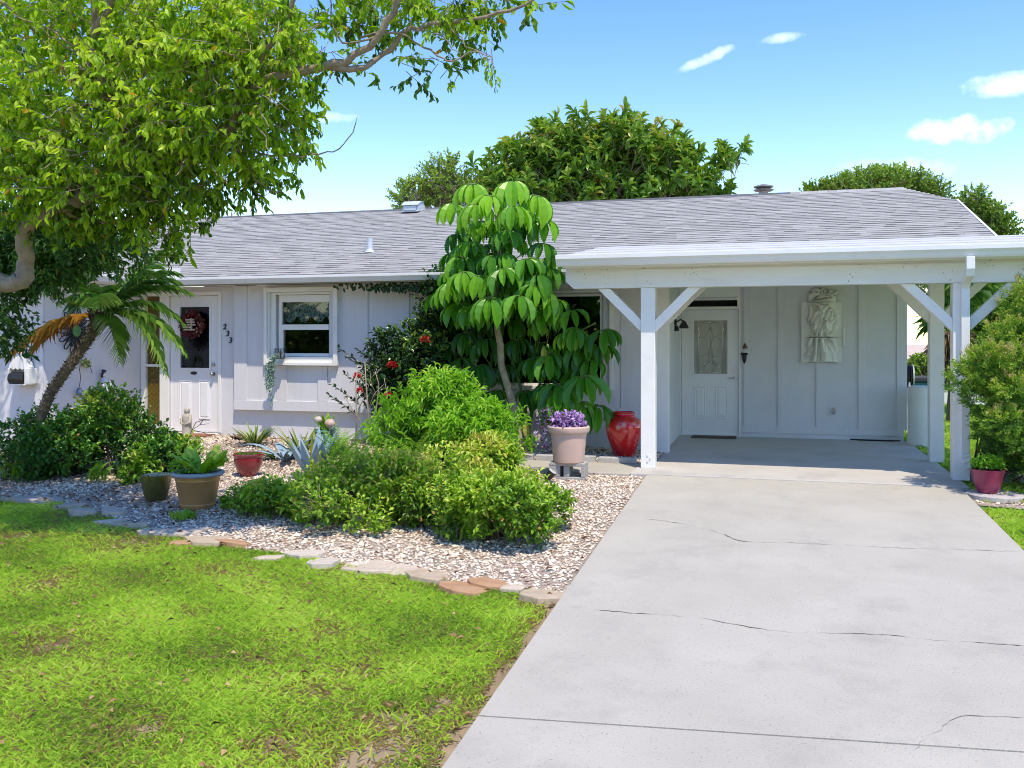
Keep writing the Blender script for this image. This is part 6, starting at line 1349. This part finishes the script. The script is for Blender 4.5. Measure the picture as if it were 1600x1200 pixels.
root=thing('herb_plant',(p.x,p.y,p.z+r(35)),'bushy bright green herb growing in the magenta pot','plant'); mb=MB(); n=900; P=np.array(p)+np.array([0,0,r(44)])+rdir(n,-.5,1)*np.array([r(25),r(20),r(16)])*(rng.random((n,1))**.4); cards(mb,P,rdir(n)+np.array([0,0,.2]),rdir(n)*.5+np.array([0,0,1.]),rng.uniform(.02,.042,n),rng.uniform(.015,.028,n),T_OVAL,np.clip(.35+.5*(P[:,2]-p.z-r(40))/r(20)+rng.uniform(-.3,.3,n),0,1)); mb.build('foliage',M['bright'],root)
# concrete kerb block behind the magenta pot
a=on_ground(1512,752); b=on_ground(1640,752); mb=MB(); mb.box(a.x+.05,b.x,a.y+.12,a.y+.27,ground_z(a.x,a.y)-.06,ground_z(a.x,a.y)+.07); tag(mb.build('concrete_kerb',M['kerb'],bevel=.012),'low concrete kerb behind the magenta pot','kerb')
# ---- left wall: white box with dark opening
k=on_y(43,587,YW); s=px_per_m(k); r=lambda t:t/s
root=thing('wall_box',(k.x,YW-.1,k.z),'white scalloped wall box with a dark open front on the left wing','wall box'); mb=MB(); x0,x1,z0,z1=k.x-r(17),k.x+r(17),k.z-r(14),k.z+r(12); y0=YW-.20
mb.box(x0,x1,y0,YW-.035,z0,z0+.02); mb.box(x0,x0+.02,y0,YW-.035,z0+.021,z1); mb.box(x1-.02,x1+.06,y0,YW-.035,z0+.021,z1); mb.box(x0+.021,x1-.021,YW-.055,YW-.036,z0+.021,z1)
arch=[(x0,z1)]+[(x0+(x1-x0)*i/12, z1+.02+.15*math.sin(math.pi*i/12)**.8) for i in range(13)]+[(x1,z1)]+[(x1-(x1-x0)*i/8, z1-.012*(1+math.cos(i*math.pi))) for i in range(1,8)]
mb.prism(arch[::-1],'y',y0+.02,YW-.036); mb.tube([(x1-.01,y0+.02,z1-.05),(x1-.03,y0+.02,z1+.14),(k.x+.02,y0+.03,z1+.24)],[.025,.03,.02],8); mb.build('casing',M['white'],root,bevel=.005)
mb=MB(); mb.tube([(x0+.03,YW-.15,k.z-.03),(x1-.03,YW-.15,k.z-.03)],.085,14); mb.build('drum',M['black'],root,smooth=True,angle=40)
mb=MB(); mb.tube([(k.x+.02,y0+.03,z1+.22),(k.x+.03,y0+.05,z1+.40)],.012,6); mb.build('strap',M['twig_pale'],root)
# wire flower on the wing wall
k=on_x(115,517,XW); s_=FPX/(-k.x*SA+k.y*CA); Rf=36/s_
root=thing('metal_flower',(XW+.04,k.y,k.z),'wire wall flower with looped dark petals and a green centre on the white wall','wall ornament'); mb=MB()
for ring,(n_,ra,rb,w) in enumerate(((14,.28,1.0,.13),(14,.28,.74,.09))):
    for i in range(n_):
        a=2*math.pi*(i+.5*ring)/n_; pts=[]
        for j in range(15):
            t=2*math.pi*j/14; u=(ra+rb)/2-(rb-ra)/2*math.cos(t); v=w*math.sin(t)*(.4+.6*u/rb); pts.append((XW+.035+.02*ring,k.y+Rf*(u*math.cos(a)-v*math.sin(a)),k.z+Rf*(u*math.sin(a)+v*math.cos(a))))
        mb.tube(pts,.009,5)
mb.build('petals',M['black'],root,smooth=True)
mb=MB(); mb.tube([(XW+.03,k.y,k.z),(XW+.06,k.y,k.z),(XW+.075,k.y,k.z)],[Rf*.25,Rf*.25,Rf*.15],20); mb.build('centre',surf('green_enamel',(.10,.28,.06),(.07,.2,.05),scale=20,rough=.4),root,smooth=True,angle=40)
# shelf and white lady figurine
k=on_x(158,623,XW); sh=MB(); ya=on_x(132,623,XW).y; yb_=on_x(186,623,XW).y; sh.box(XW+.001,XW+.16,ya,yb_,k.z-.02,k.z); tag(sh.build('wall_shelf',surf('grey_shelf',(.3,.3,.31),rough=.6),bevel=.004,origin=(XW+.001,ya,k.z)),'narrow grey shelf on the white wing wall','shelf')
M['porcelain']=surf('porcelain',(.78,.78,.80),(.7,.7,.74),scale=14,rough=.25,coat=.4,stain=(.12,.13,.17),stain_scale=13,stain_amt=.55); M['hair']=surf('painted_hair',(.03,.03,.035),rough=.35)
root=thing('lady_figurine',(XW+.09,k.y-.03,k.z),'white porcelain lady figurine with black hair standing on the wall shelf','figurine'); X0,Y0,Z0=XW+.09,k.y-.03,k.z
mb=MB(); mb.lathe([(.001,0),(.085,0),(.09,.02),(.075,.08),(.055,.16),(.042,.21),(.05,.26),(.058,.30),(.045,.325),(.02,.335),(.017,.36),(.001,.36)],(X0,Y0,Z0),20,sx=.8)
mb.ball((X0,Y0,Z0+.385),(.030,.032,.04)); mb.tube([(X0+.02,Y0+.045,Z0+.30),(X0+.05,Y0+.08,Z0+.24),(X0+.06,Y0+.05,Z0+.19)],[.02,.024,.012],8); mb.tube([(X0+.01,Y0-.05,Z0+.30),(X0+.03,Y0-.075,Z0+.22),(X0+.05,Y0-.05,Z0+.17)],[.02,.026,.012],8); mb.ball((X0+.02,Y0+.08,Z0+.045),(.07,.10,.05),jit=.05); mb.build('body',M['porcelain'],root,smooth=True)
mb=MB(); mb.ball((X0-.012,Y0-.004,Z0+.40),(.034,.040,.036)); mb.ball((X0-.012,Y0-.02,Z0+.44),(.022,.03,.02)); mb.ball((X0-.012,Y0+.03,Z0+.43),(.018,.02,.02)); mb.tube([(X0-.03,Y0-.02,Z0+.39),(X0-.032,Y0-.02,Z0+.33)],[.025,.012],8); mb.build('hair',M['hair'],root,smooth=True)
# thin vase twig left of the lady
root=thing('vine_vase',(XW+.09,on_x(125,612,XW).y,k.z-.02),'small blue vase with a looping yellow leaved vine beside the lady figurine','vase'); mb=MB(); v0=on_x(124,612,XW+.09); mb.lathe([(.001,-.06),(.03,-.06),(.05,-.02),(.045,.02),(.028,.045),(.034,.06),(.02,.05)],tuple(v0),14); mb.build('body',glaze('blue_glaze',(.12,.18,.28),(.08,.12,.2)),root,smooth=True)
mb=MB(); mb.tube([on_x(x,y,XW+.08) for x,y in ((124,605),(126,590),(124,575),(128,569),(136,567),(141,574),(144,583))],.006,6); mb.build('stem',M['twig'],root)
mb=MB(); q=np.array(on_x(135,567,XW+.08)); n=36; cards(mb,q+rdir(n)*.05,rdir(n),rdir(n),.05,.035,T_OVAL,rng.uniform(.6,1,n)); mb.build('leaves',M['snake'],root)
# monk statue in front of the door
p=on_y(292,681,YF-.55); gz=.0; root=thing('monk_statue',(p.x,p.y,gz),'weathered stone statue of a robed standing figure in front of the entry door','statue'); M['stone']=surf('statue_stone',(.50,.46,.38),(.36,.32,.25),scale=22,rough=.85,bump=.3,stain=(.2,.17,.13),stain_scale=14,stain_amt=.5)
mb=MB(); s=px_per_m(p); h=(681-633)/s; f=h/.52
mb.lathe([(.001,0),(.09*f,0),(.095*f,.02*f),(.08*f,.05*f),(.075*f,.2*f),(.07*f,.3*f),(.078*f,.37*f),(.07*f,.41*f),(.035*f,.43*f),(.03*f,.44*f),(.001,.44*f)],(p.x,p.y,gz),20,flute=.05,nfl=9); mb.ball((p.x+.01*f,p.y-.01,gz+.475*f),(.036*f,.038*f,.046*f)); mb.lathe([(.04*f,.43*f),(.05*f,.45*f),(.052*f,.48*f),(.046*f,.505*f),(.03*f,.525*f),(.001,.53*f)],(p.x-.008*f,p.y+.012,gz),14)
for sg in (-1,1): mb.tube([(p.x+sg*.07*f,p.y,gz+.39*f),(p.x+sg*.085*f,p.y-.03*f,gz+.28*f),(p.x+sg*.02*f,p.y-.085*f,gz+.25*f)],[.026*f,.03*f,.018*f],8)
mb.build('body',M['stone'],root,smooth=True)
mb=MB(); mb.box(p.x-.1*f,p.x+.1*f,p.y-.1*f,p.y+.1*f,-.05,0); mb.build('plinth',M['stone'],root)
root=thing('dry_branch',(p.x+.1,p.y-.1,0),'thin dry branched twig beside the robed statue','twig'); mb=MB()
for xs in ((292,690,300,672,312,664,326,662),(300,672,306,660,322,655),(300,672,318,676,330,682),(312,664,318,655)): mb.tube([on_y(xs[i],xs[i+1],YF-.7) for i in range(0,len(xs),2)],[.008,.006,.005,.004][:len(xs)//2],5)
mb.build('stems',M['twig'],root)
# wreath on the front door
k=on_y(303.5,507,YD); root=thing('wreath',(k.x,YD-.05,k.z),'round dark red berry wreath with small cream wooden slats on the front door','wreath'); Rw=21/px_per_m(k)
mb=MB(); n=520; a=rng.uniform(0,6.283,n); b=rng.uniform(0,6.283,n); rr=.055*np.sqrt(rng.random(n)); rad=Rw*.80+rr*np.cos(b)
P=np.stack([k.x+rad*np.cos(a)*.98,YD-.06+rr*np.sin(b),k.z+rad*np.sin(a)],1); cards(mb,P,rdir(n),rdir(n),rng.uniform(.03,.06,n),rng.uniform(.02,.03,n),T_OVAL,rng.uniform(0,1,n)); mb.build('foliage',varsurf('wreath_leaf',[(0,(.03,.005,.008)),(.5,(.12,.012,.018)),(.85,(.25,.03,.03)),(1,(.45,.28,.2))],rough=.5),root)
mb=MB(); pts=[(k.x+Rw*.8*math.cos(t),YD-.055,k.z+Rw*.8*math.sin(t)) for t in np.linspace(0,2*math.pi,25)]; mb.tube(pts,.022,6,caps=False); mb.build('ring',surf('wreath_vine',(.10,.03,.025),rough=.9),root)
for i in range(90):
    pass
mb=MB()
for i,(dx_,dz_,w_) in enumerate(((-.02,.075,.16),(.0,.035,.15),(.01,-.005,.16),(-.06,-.045,.17),(-.03,-.085,.22))): mb.box(k.x+dx_-w_/2,k.x+dx_+w_/2,YD-.10,YD-.085,k.z+dz_-.012,k.z+dz_+.012)
mb.box(k.x-.015,k.x+.015,YD-.084,YD-.078,k.z-.1,k.z+.1)
mb.build('wooden_slats',surf('cream_wood',(.6,.5,.36),(.45,.35,.24),scale=20,rough=.7),root)
# hanging planter at the window
k=on_y(437,553,PY0-.14); s=px_per_m(k); r=lambda t:t/s
root=thing('sill_planter',(k.x,k.y,k.z-.07),'small black glass lantern pot with a trailing silvery plant on the window sill','planter'); mb=MB(); zb_=k.z-r(6)
w_=.05
for sx in (-1,1):
    for sy in (-1,1): mb.box(k.x+sx*w_-.006,k.x+sx*w_+.006,k.y+sy*w_-.006,k.y+sy*w_+.006,zb_,zb_+.13)
mb.box(k.x-w_-.01,k.x+w_+.01,k.y-w_-.01,k.y+w_+.01,zb_+.131,zb_+.142); mb.box(k.x-w_-.01,k.x+w_+.01,k.y-w_-.01,k.y+w_+.01,zb_-.014,zb_-.001); mb.build('lantern_frame',M['black'],root); mb=MB(); mb.lathe([(.001,0),(.035,0),(.042,.1),(.001,.1)],(k.x,k.y,zb_),12); mb.build('glass_cup',surf('smoked_glass',(.25,.27,.27),rough=.15),root)
mb=MB()
for q in range(15):
    x0=k.x-.02-rnd.uniform(.0,.13); n=54; l=rnd.uniform(.25,.66)*(1 if q>3 else 1.25); u=np.linspace(0,1,n); P=np.array([k.x-.02,k.y-.05,zb_+.05])+np.stack([(x0-k.x)*np.minimum(u*2.5,1)+.012*np.sin(u*14+q),-.05*np.minimum(u*3,1)-.02*u,.03*np.sin(np.pi*np.minimum(u*2.5,1))-l*u],1)+rdir(n)*.012; cards(mb,P,rdir(n)+np.array([0,-.2,-.5]),rdir(n),.034,.022,T_OVAL,rng.uniform(.1,.95,n))
mb.build('trailing_stems',M['silver'],root)
# ---- carport wall pieces
# weathered relief in three pieces
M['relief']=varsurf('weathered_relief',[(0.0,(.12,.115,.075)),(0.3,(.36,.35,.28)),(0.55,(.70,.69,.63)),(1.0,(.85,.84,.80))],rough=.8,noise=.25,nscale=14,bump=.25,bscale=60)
x0,x1=bx_(1252),bx_(1315.5); zt,zm_,zl=bz(1285,472.5),bz(1285,527),bz(1285,566)
root=thing('wall_relief',((x0+x1)/2,YB-.06,zl),'cream weathered sculpted relief of swirling drapery in stacked panels on the carport wall','wall relief')
cxr_,czr=(x0+x1)/2,zm_+.05
def vnoise(x,y,seed=0):
    xi=np.floor(x).astype(int); yi=np.floor(y).astype(int); xf=x-xi; yf_=y-yi
    def hsh(a,b): t=np.sin(a*127.1+b*311.7+seed*74.7)*43758.5453; return t-np.floor(t)
    u=xf*xf*(3-2*xf); v=yf_*yf_*(3-2*yf_)
    return (hsh(xi,yi)*(1-u)+hsh(xi+1,yi)*u)*(1-v)+(hsh(xi,yi+1)*(1-u)+hsh(xi+1,yi+1)*u)*v
def drap(X,Z):
    u=(X-cxr_)/(x1-x0)*2; v=(Z-czr)/.46
    wx=vnoise(u*1.6+3,v*1.6,1)-.5; wy=vnoise(u*1.6,v*1.6+7,2)-.5
    # robe fanning out below, swirls and rounded masses above
    ang=np.arctan2(u-.05+.5*wx,-(v-.55)+.25); fan=1-np.abs(np.sin(ang*8.5+2.2*wy+1.4*v)); fan=fan**.8
    sw=1-np.abs(np.sin(3.4*np.hypot(u+.42+.6*wx,v-.30+.5*wy)*3+1.3*np.arctan2(v-.3,u+.42))); sw2=1-np.abs(np.sin(3.1*np.hypot(u-.40+.6*wx,v-.45+.5*wy)*3-1.2*np.arctan2(v-.45,u-.4)))
    low=np.clip((.12-v)/.25,0,1); lobes=.9*np.exp(-((u+.38)**2/.05+(v-.30)**2/.08))+.8*np.exp(-((u-.32)**2/.05+(v-.42)**2/.07))+.9*np.exp(-((u+.0)**2/.05+(v-.70)**2/.08))+.6*np.exp(-((u)**2/.05+(v-.05)**2/.10))
    wd=.80-.20*np.exp(-((v+.02)/.26)**2)-.30*np.clip(v-.55,0,1)+.22*(vnoise(v*4+(u>0)*17,u*0+2,8)-.5); b=np.clip((wd-np.abs(u-.10*wx-.04*np.sin(v*4)))/.34,0,1)**.8*np.clip((1.14-np.abs(v))/.2,0,1)
    h=b*(.10+low*(.55*fan+.15*vnoise(u*9,v*4,5))+(1-low)*(.34*sw*(u<.05)+.34*sw2*(u>=.05)+.55*lobes+.25*(1-np.abs(2*vnoise(u*4+wx*3,v*5+wy*3,9)-1))))
    return h
def relief(zlo,zhi,name,xe1):
    nx_,nz_=120,max(40,int(120*(zhi-zlo)/(x1-x0))); xs=np.linspace(x0,xe1,nx_); zs=np.linspace(zlo,zhi,nz_); X,Z=np.meshgrid(xs,zs); H=drap(X,Z); edge=np.minimum(np.minimum(X-x0,xe1-X),np.minimum(Z-zlo,zhi-Z)); H=H*np.clip(edge/.012,0,1)
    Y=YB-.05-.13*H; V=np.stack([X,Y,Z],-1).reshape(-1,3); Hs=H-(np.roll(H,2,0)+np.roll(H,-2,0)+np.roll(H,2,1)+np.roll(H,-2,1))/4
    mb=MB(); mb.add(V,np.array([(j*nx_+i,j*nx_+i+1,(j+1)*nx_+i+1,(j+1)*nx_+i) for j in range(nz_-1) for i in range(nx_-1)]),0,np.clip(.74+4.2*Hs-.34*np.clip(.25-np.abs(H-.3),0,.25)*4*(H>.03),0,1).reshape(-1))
    mb.box(x0,xe1,YB-.049,YB-.022,zlo,zhi,0,.6); return mb.build(name,M['relief'],root,smooth=True,angle=50)
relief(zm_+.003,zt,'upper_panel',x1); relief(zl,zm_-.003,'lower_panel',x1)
mb=MB(); mb.box(x1+.001,x1+.045,YB-.07,YB-.022,zm_-.15,zm_+.15,0,.65); mb.build('side_tab',M['relief'],root,bevel=.012)
pts=[(1263,472),(1262,462),(1264,456),(1269,452),(1275,450),(1281,449),(1287,450.5),(1291,449.5),(1295,453),(1301,454),(1306,455),(1311,454.5),(1309,459),(1306,462),(1305,466),(1307,472)]
cc=np.array([on_y(1285,463,YB).x,bz(1285,463)]); out=np.array([[on_y(x,y,YB).x,on_y(x,y,YB).z] for x,y in pts]); mb=MB(); V=[];vv=[]
rings=((1.0,.022),(1.0,.05),(.86,.085),(.6,.10),(.3,.095))
for (q,dp) in rings:
    for i,o in enumerate(out):
        w_=cc+(o-cc)*q; rp=.022*math.sin(i*2.3+q*7) if q<1 else 0; V.append((w_[0],YB-dp-rp,w_[1])); vv.append(.5+.4*math.sin(i*2.3+q*7) if q<1 else .6)
V.append((cc[0],YB-.09,cc[1])); vv.append(.6); no=len(out)
F=[(j*no+i,j*no+(i+1)%no,(j+1)*no+(i+1)%no,(j+1)*no+i) for j in range(4) for i in range(no)]+[(4*no+i,4*no+(i+1)%no,5*no) for i in range(no)]
mb.add(V,F,0,np.array(vv)); mb.build('crest',M['relief'],root,smooth=True,angle=60)
# bell and dark ornament right of the door
k=on_y(1164,543,YB-.05); mb=MB(); mb.lathe([(.001,.06),(.012,.06),(.02,.045),(.03,.01),(.04,-.015),(.034,-.015),(.001,.03)],tuple(k),14); mb.tube([(k.x,YB-.0,k.z+.07),(k.x,YB-.06,k.z+.07),(k.x,YB-.05,k.z+.055)],.006,6); tag(mb.build('wall_bell',surf('rusty_bell',(.20,.06,.04),(.1,.04,.03),rough=.6),smooth=True,origin=tuple(k)),'small rusty hanging bell right of the carport door','bell')
k=on_y(1163,560,YB-.03); mb=MB(); mb.ball((k.x,k.y,k.z+.055),(.042,.03,.035),jit=.12); mb.ball((k.x-.035,k.y,k.z+.07),(.02,.02,.02)); mb.ball((k.x+.035,k.y,k.z+.07),(.02,.02,.02)); mb.lathe([(.001,-.09),(.012,-.075),(.028,-.03),(.036,.02),(.03,.05),(.001,.06)],(k.x,k.y,k.z),12,sy=.7); tag(mb.build('door_knocker',M['black'],smooth=True,origin=tuple(k)),'black cast iron face ornament below the small bell','wall ornament')
# mats
a=on_y(1080,684,YB-.35); b=on_y(1150,684,YB-.35); mb=MB(); mb.box(a.x,b.x,YB-.42,YB-.06,.001,.014); tag(mb.build('door_mat',surf('brown_mat',(.13,.085,.06),(.08,.055,.04),scale=60,rough=1,bump=.8,bscale=150),bevel=.004),'brown rectangular door mat at the carport door','door mat')
q=cam_pt(1367,688,13.75); 
q=on_ground(1367,688); mb=MB(); nn_=26; out=[(q.x+.37*math.cos(t),q.y+.13*math.sin(t)*abs(math.sin(t))**-.2 if abs(math.sin(t))>1e-3 else q.y) for t in np.linspace(0,2*math.pi,nn_,endpoint=False)]; mb.prism([(x,max(y,q.y-.13)) for x,y in out],'z',.001,.016); tag(mb.build('door_mat',surf('black_mat',(.02,.02,.02),rough=.95,bump=.6)),'black oval rubber mat against the carport back wall','door mat')
# ---- right of the carport: tank, hose reel, bin, board
q=on_ground(1433,694); s=px_per_m(q); r=lambda t:t/s
root=thing('white_tank',(q.x+r(8),q.y,0),'white plastic cylinder tank standing at the corner of the house','tank'); mb=MB(); R_=r(22); mb.lathe([(.001,-.03),(R_,-.03),(R_,.01),(R_*1.0,r(86)),(R_*.97,r(89)),(R_*.8,r(91)),(.001,r(92))],(q.x+r(8),q.y,0),32); mb.build('body',M['white'],root,smooth=True,angle=40)
zc2=14.75; q2=cam_pt(1416,690,zc2); root=thing('hose_reel',(q2.x,q2.y,0),'white framed reel wound with a black hose beside the white tank','hose reel'); mb=MB()
f0=cam_pt(1421,690,zc2); mb.tube([(f0.x,f0.y,-.02),(f0.x,f0.y,.95)],.016,6); mb.tube([(f0.x,f0.y+.3,-.02),(f0.x,f0.y+.3,.95)],.016,6)
for z in (.25,.5,.93): mb.tube([(f0.x,f0.y,z),(f0.x,f0.y+.3,z)],.014,6)
mb.build('frame',M['white'],root)
mb=MB(); c=Vector((f0.x-.02,f0.y+.15,.93))
for k in range(6):
    mb.tube([(c.x-.10+.03*k,c.y+(.17+.012*(k%2))*math.cos(t),c.z+(.17+.012*(k%2))*math.sin(t)) for t in np.linspace(0,2*math.pi,22)],.015,6,caps=False)
mb.tube([(c.x-.12,c.y,c.z),(c.x+.07,c.y,c.z)],.16,14)
mb.tube([cam_pt(x,y,zc2-.1) for x,y in ((1421,612),(1425,622),(1428,642),(1426,655),(1423,675))],.012,6)
mb.build('hose',M['black'],root,smooth=True)
mb=MB(); mb.lathe([(.001,-.01),(.2,-.01),(.2,.01),(.001,.01)],(0,0,0),26); me_=mb.build('end_disc',surf('grey_disc',(.5,.53,.5),rough=.5),root); me_.data.transform(Matrix.Translation((c.x+.085,c.y,c.z))@Matrix.Rotation(R(90),4,'Y'))
q3=cam_pt(1440,690,15.6); root=thing('rubbish_bin',(q3.x,q3.y,0),'dark lidded teal rubbish bin behind the white tank','bin'); w_=.30; zt_=EYE-(588-530)*15.6/FPX; mb=MB(); mb.add([(q3.x-w_*.8,q3.y-w_*.8,-.02),(q3.x+w_*.8,q3.y-w_*.8,-.02),(q3.x+w_*.8,q3.y+w_*.8,-.02),(q3.x-w_*.8,q3.y+w_*.8,-.02),(q3.x-w_,q3.y-w_,zt_-.09),(q3.x+w_,q3.y-w_,zt_-.09),(q3.x+w_,q3.y+w_,zt_-.09),(q3.x-w_,q3.y+w_,zt_-.09)],[(0,3,2,1),(4,5,6,7),(0,1,5,4),(1,2,6,5),(2,3,7,6),(3,0,4,7)]); mb.build('body',surf('teal_plastic',(.05,.20,.22),rough=.5),root,bevel=.02)
mb=MB(); mb.box(q3.x-w_-.03,q3.x+w_+.03,q3.y-w_-.04,q3.y+w_+.03,zt_-.089,zt_); mb.build('lid',surf('dark_lid',(.03,.035,.045),rough=.5),root,bevel=.02)
# low white wall and neighbour house
a=cam_pt(1405,618,23.6); b=cam_pt(1700,618,23.6); mb=MB(); zt_=EYE-(610-530)*23.6/FPX; mb.box(a.x-2,b.x+3,a.y,a.y+.2,-.3,zt_); tag(mb.build('low_wall',M['white']),'low white wall at the far edge of the back lawn','wall')
a=cam_pt(1452,684,15.0); b=cam_pt(1520,684,15.0); mb=MB(); zz=EYE-(684-530)*15.0/FPX; mb.tube([(a.x,a.y,zz+.02),(b.x,b.y-.1,zz+.02)],.055,10); tag(mb.build('white_pipe',M['white'],smooth=True,origin=tuple(a)),'white pipe lying on the grass behind the carport posts','pipe')
zc4=60; hx=cam_pt(1290,560,zc4); root=thing('neighbour_house',(hx.x,hx.y,ground_z(hx.x,hx.y)),'distant pale house with a peach tinted low roof seen past the carport posts','house'); L1=cam_pt(1230,566,zc4); L2=cam_pt(1680,566,zc4); gz=-2.2; zt_=EYE-(566-530)*zc4/FPX; zr_=EYE-(539-530)*zc4/FPX
dirv=(L2-L1); dirv.z=0; dirv.normalize(); nv=Vector((-dirv.y,dirv.x,0)); Lw=(L2-L1).length
mb=MB(); mb.obox((L1.x,L1.y,gz),dirv*Lw,nv*8,(0,0,zt_-gz-.02)); mb.build('wall',surf('pale_wall',(.72,.70,.66),rough=.8),root)
mb=MB(); A=[Vector((L1.x,L1.y,zt_))-dirv*.5-nv*.5,Vector((L1.x,L1.y,zt_))+dirv*(Lw+.5)-nv*.5,Vector((L1.x,L1.y,zt_))+dirv*(Lw+.5)+nv*8.5,Vector((L1.x,L1.y,zt_))-dirv*.5+nv*8.5]; rd=[A[0].lerp(A[3],.5),A[1].lerp(A[2],.5)]
for q in rd: q.z=zr_
mb.add(A+rd,[(0,1,5,4),(2,3,4,5),(0,4,3),(1,2,5),(0,3,2,1)]); mb.build('roof',surf('peach_roof',(.55,.44,.36),(.48,.38,.31),scale=2,rough=.8),root)
for i in range(5):
    mb=MB(); mb.obox(Vector((L1.x,L1.y,gz+1.0))+dirv*(2+i*3.4)-nv*.03,dirv*1.3,nv*.02,(0,0,1.0)); mb.build('window',M['dark'],root)
# overhead wires
for i,(py,lab) in enumerate(((492,'upper overhead wire crossing the gap beside the carport wall'),(452,'higher overhead wire hidden mostly by the carport beam'))):
    if i: break
    mb=MB(); a=cam_pt(1100,py,48); b=cam_pt(1900,py-2,48); mb.tube([a,(a+b)/2-Vector((0,0,.12)),b],.022,5); tag(mb.build('overhead_wire',M['black'],origin=tuple(a)),lab,'wire')
# ================================================================== LIGHT, SKY, CAMERA
SUN = Vector((0.30, -0.38, 1.0)).normalized()
sun = bpy.data.lights.new('sun', 'SUN'); sun.energy = 2.2; sun.angle = R(0.55); sun.color = (1.0, 0.885, 0.72)
so = bpy.data.objects.new('sun', sun); COL.objects.link(so); so.rotation_euler = (-SUN).to_track_quat('-Z', 'Y').to_euler()
w = bpy.data.worlds.new('World'); scene.world = w; w.use_nodes = True; nt = w.node_tree; nt.nodes.clear(); L = nt.links.new
sky = N(nt, 'ShaderNodeTexSky', sky_type='NISHITA'); sky.sun_disc = False; sky.sun_elevation = math.asin(SUN.z); sky.sun_rotation = math.atan2(SUN.x, SUN.y)
sky.air_density = 1.0; sky.dust_density = 0.1; sky.ozone_density = 1.0; sky.altitude = 0
tc = N(nt, 'ShaderNodeTexCoord')
def cloud_dir(px, py):
    v = cam_pt(px, py, 1.0)-Vector((0,0,EYE)); return v.normalized()
fac = None
for (px, py, w_px, h_px, tilt, amt) in ((1500,203,62,20,0.03,.85),(1102,92,44,9,.42,.6),(1222,59,34,8,.15,.5),(1575,132,50,17,.12,.7),(505,183,50,9,0,.5),(1400,265,70,18,0,.3)):
    c = cloud_dir(px, py); right = Vector((CA, SA, 0)); up = c.cross(right)*-1; up.normalize(); up = up if up.z > 0 else -up
    r2 = right*math.cos(tilt)+up*math.sin(tilt); u2 = up*math.cos(tilt)-right*math.sin(tilt)
    sc = 1/FPX
    d1_ = N(nt,'ShaderNodeVectorMath',operation='SUBTRACT'); L(tc.outputs['Generated'], d1_.inputs[0]); d1_.inputs[1].default_value = c
    nz = N(nt,'ShaderNodeTexNoise'); nz.inputs['Scale'].default_value = 48; nz.inputs['Detail'].default_value = 6; nz.inputs['Roughness'].default_value=.6; L(tc.outputs['Generated'], nz.inputs['Vector'])
    da = N(nt,'ShaderNodeVectorMath',operation='DOT_PRODUCT'); L(d1_.outputs[0], da.inputs[0]); da.inputs[1].default_value = r2/(w_px*sc)
    db_ = N(nt,'ShaderNodeVectorMath',operation='DOT_PRODUCT'); L(d1_.outputs[0], db_.inputs[0]); db_.inputs[1].default_value = u2/(h_px*sc)
    m1 = N(nt,'ShaderNodeMath',operation='MULTIPLY'); L(da.outputs['Value'],m1.inputs[0]); L(da.outputs['Value'],m1.inputs[1])
    m2 = N(nt,'ShaderNodeMath',operation='MULTIPLY_ADD'); L(db_.outputs['Value'],m2.inputs[0]); L(db_.outputs['Value'],m2.inputs[1]); L(m1.outputs[0],m2.inputs[2])
    nn_ = N(nt,'ShaderNodeMath',operation='MULTIPLY_ADD'); L(nz.outputs['Fac'],nn_.inputs[0]); nn_.inputs[1].default_value = 3.0; nn_.inputs[2].default_value = -0.95
    sb = N(nt,'ShaderNodeMath',operation='SUBTRACT'); L(nn_.outputs[0],sb.inputs[0]); L(m2.outputs[0],sb.inputs[1])
    cl = N(nt,'ShaderNodeMapRange'); cl.inputs['From Min'].default_value = -.45; cl.inputs['From Max'].default_value = 1.35; cl.inputs['To Max'].default_value = amt; L(sb.outputs[0], cl.inputs[0])
    if fac is None: fac = cl.outputs[0]
    else:
        mxx = N(nt,'ShaderNodeMath',operation='MAXIMUM'); L(fac,mxx.inputs[0]); L(cl.outputs[0],mxx.inputs[1]); fac = mxx.outputs[0]
mix = N(nt,'ShaderNodeMix',data_type='RGBA'); L(fac,mix.inputs[0]); hsv = N(nt,'ShaderNodeHueSaturation'); hsv.inputs['Saturation'].default_value = 1.34; hsv.inputs['Value'].default_value = 1.0; hsv.inputs['Hue'].default_value = .516; L(sky.outputs[0],hsv.inputs['Color']); tn = N(nt,'ShaderNodeMix',data_type='RGBA',blend_type='MULTIPLY'); tn.inputs[0].default_value = 1; L(hsv.outputs[0],tn.inputs[6]); tn.inputs[7].default_value = (1.08,1.0,.88,1); L(tn.outputs[2],mix.inputs[6]); mix.inputs[7].default_value = (6.0,6.2,6.5,1)
bg = N(nt,'ShaderNodeBackground'); bg.inputs['Strength'].default_value = 0.15; L(mix.outputs[2],bg.inputs['Color'])
wo = N(nt,'ShaderNodeOutputWorld'); L(bg.outputs[0],wo.inputs[0])
cd = bpy.data.cameras.new('camera'); cd.sensor_width = 36; cd.lens = 36*FPX/1600; cd.shift_y = -70/1600; cd.clip_end = 2000; cd.clip_start = .05
cam = bpy.data.objects.new('camera', cd); COL.objects.link(cam); cam.location = (0,0,EYE); cam.rotation_euler = (R(90),0,YAW); scene.camera = cam
scene.view_settings.view_transform = 'Standard'; scene.view_settings.look = 'None'; scene.view_settings.exposure = 1.2; scene.view_settings.gamma = 1
scene.cycles.max_bounces = 10; scene.cycles.diffuse_bounces = 6; scene.cycles.transparent_max_bounces = 16; scene.cycles.use_denoising = True; scene.cycles.denoising_prefilter = 'ACCURATE'; scene.cycles.use_adaptive_sampling = False; scene.cycles.filter_width = 1.0; scene.cycles.sample_clamp_indirect = 6
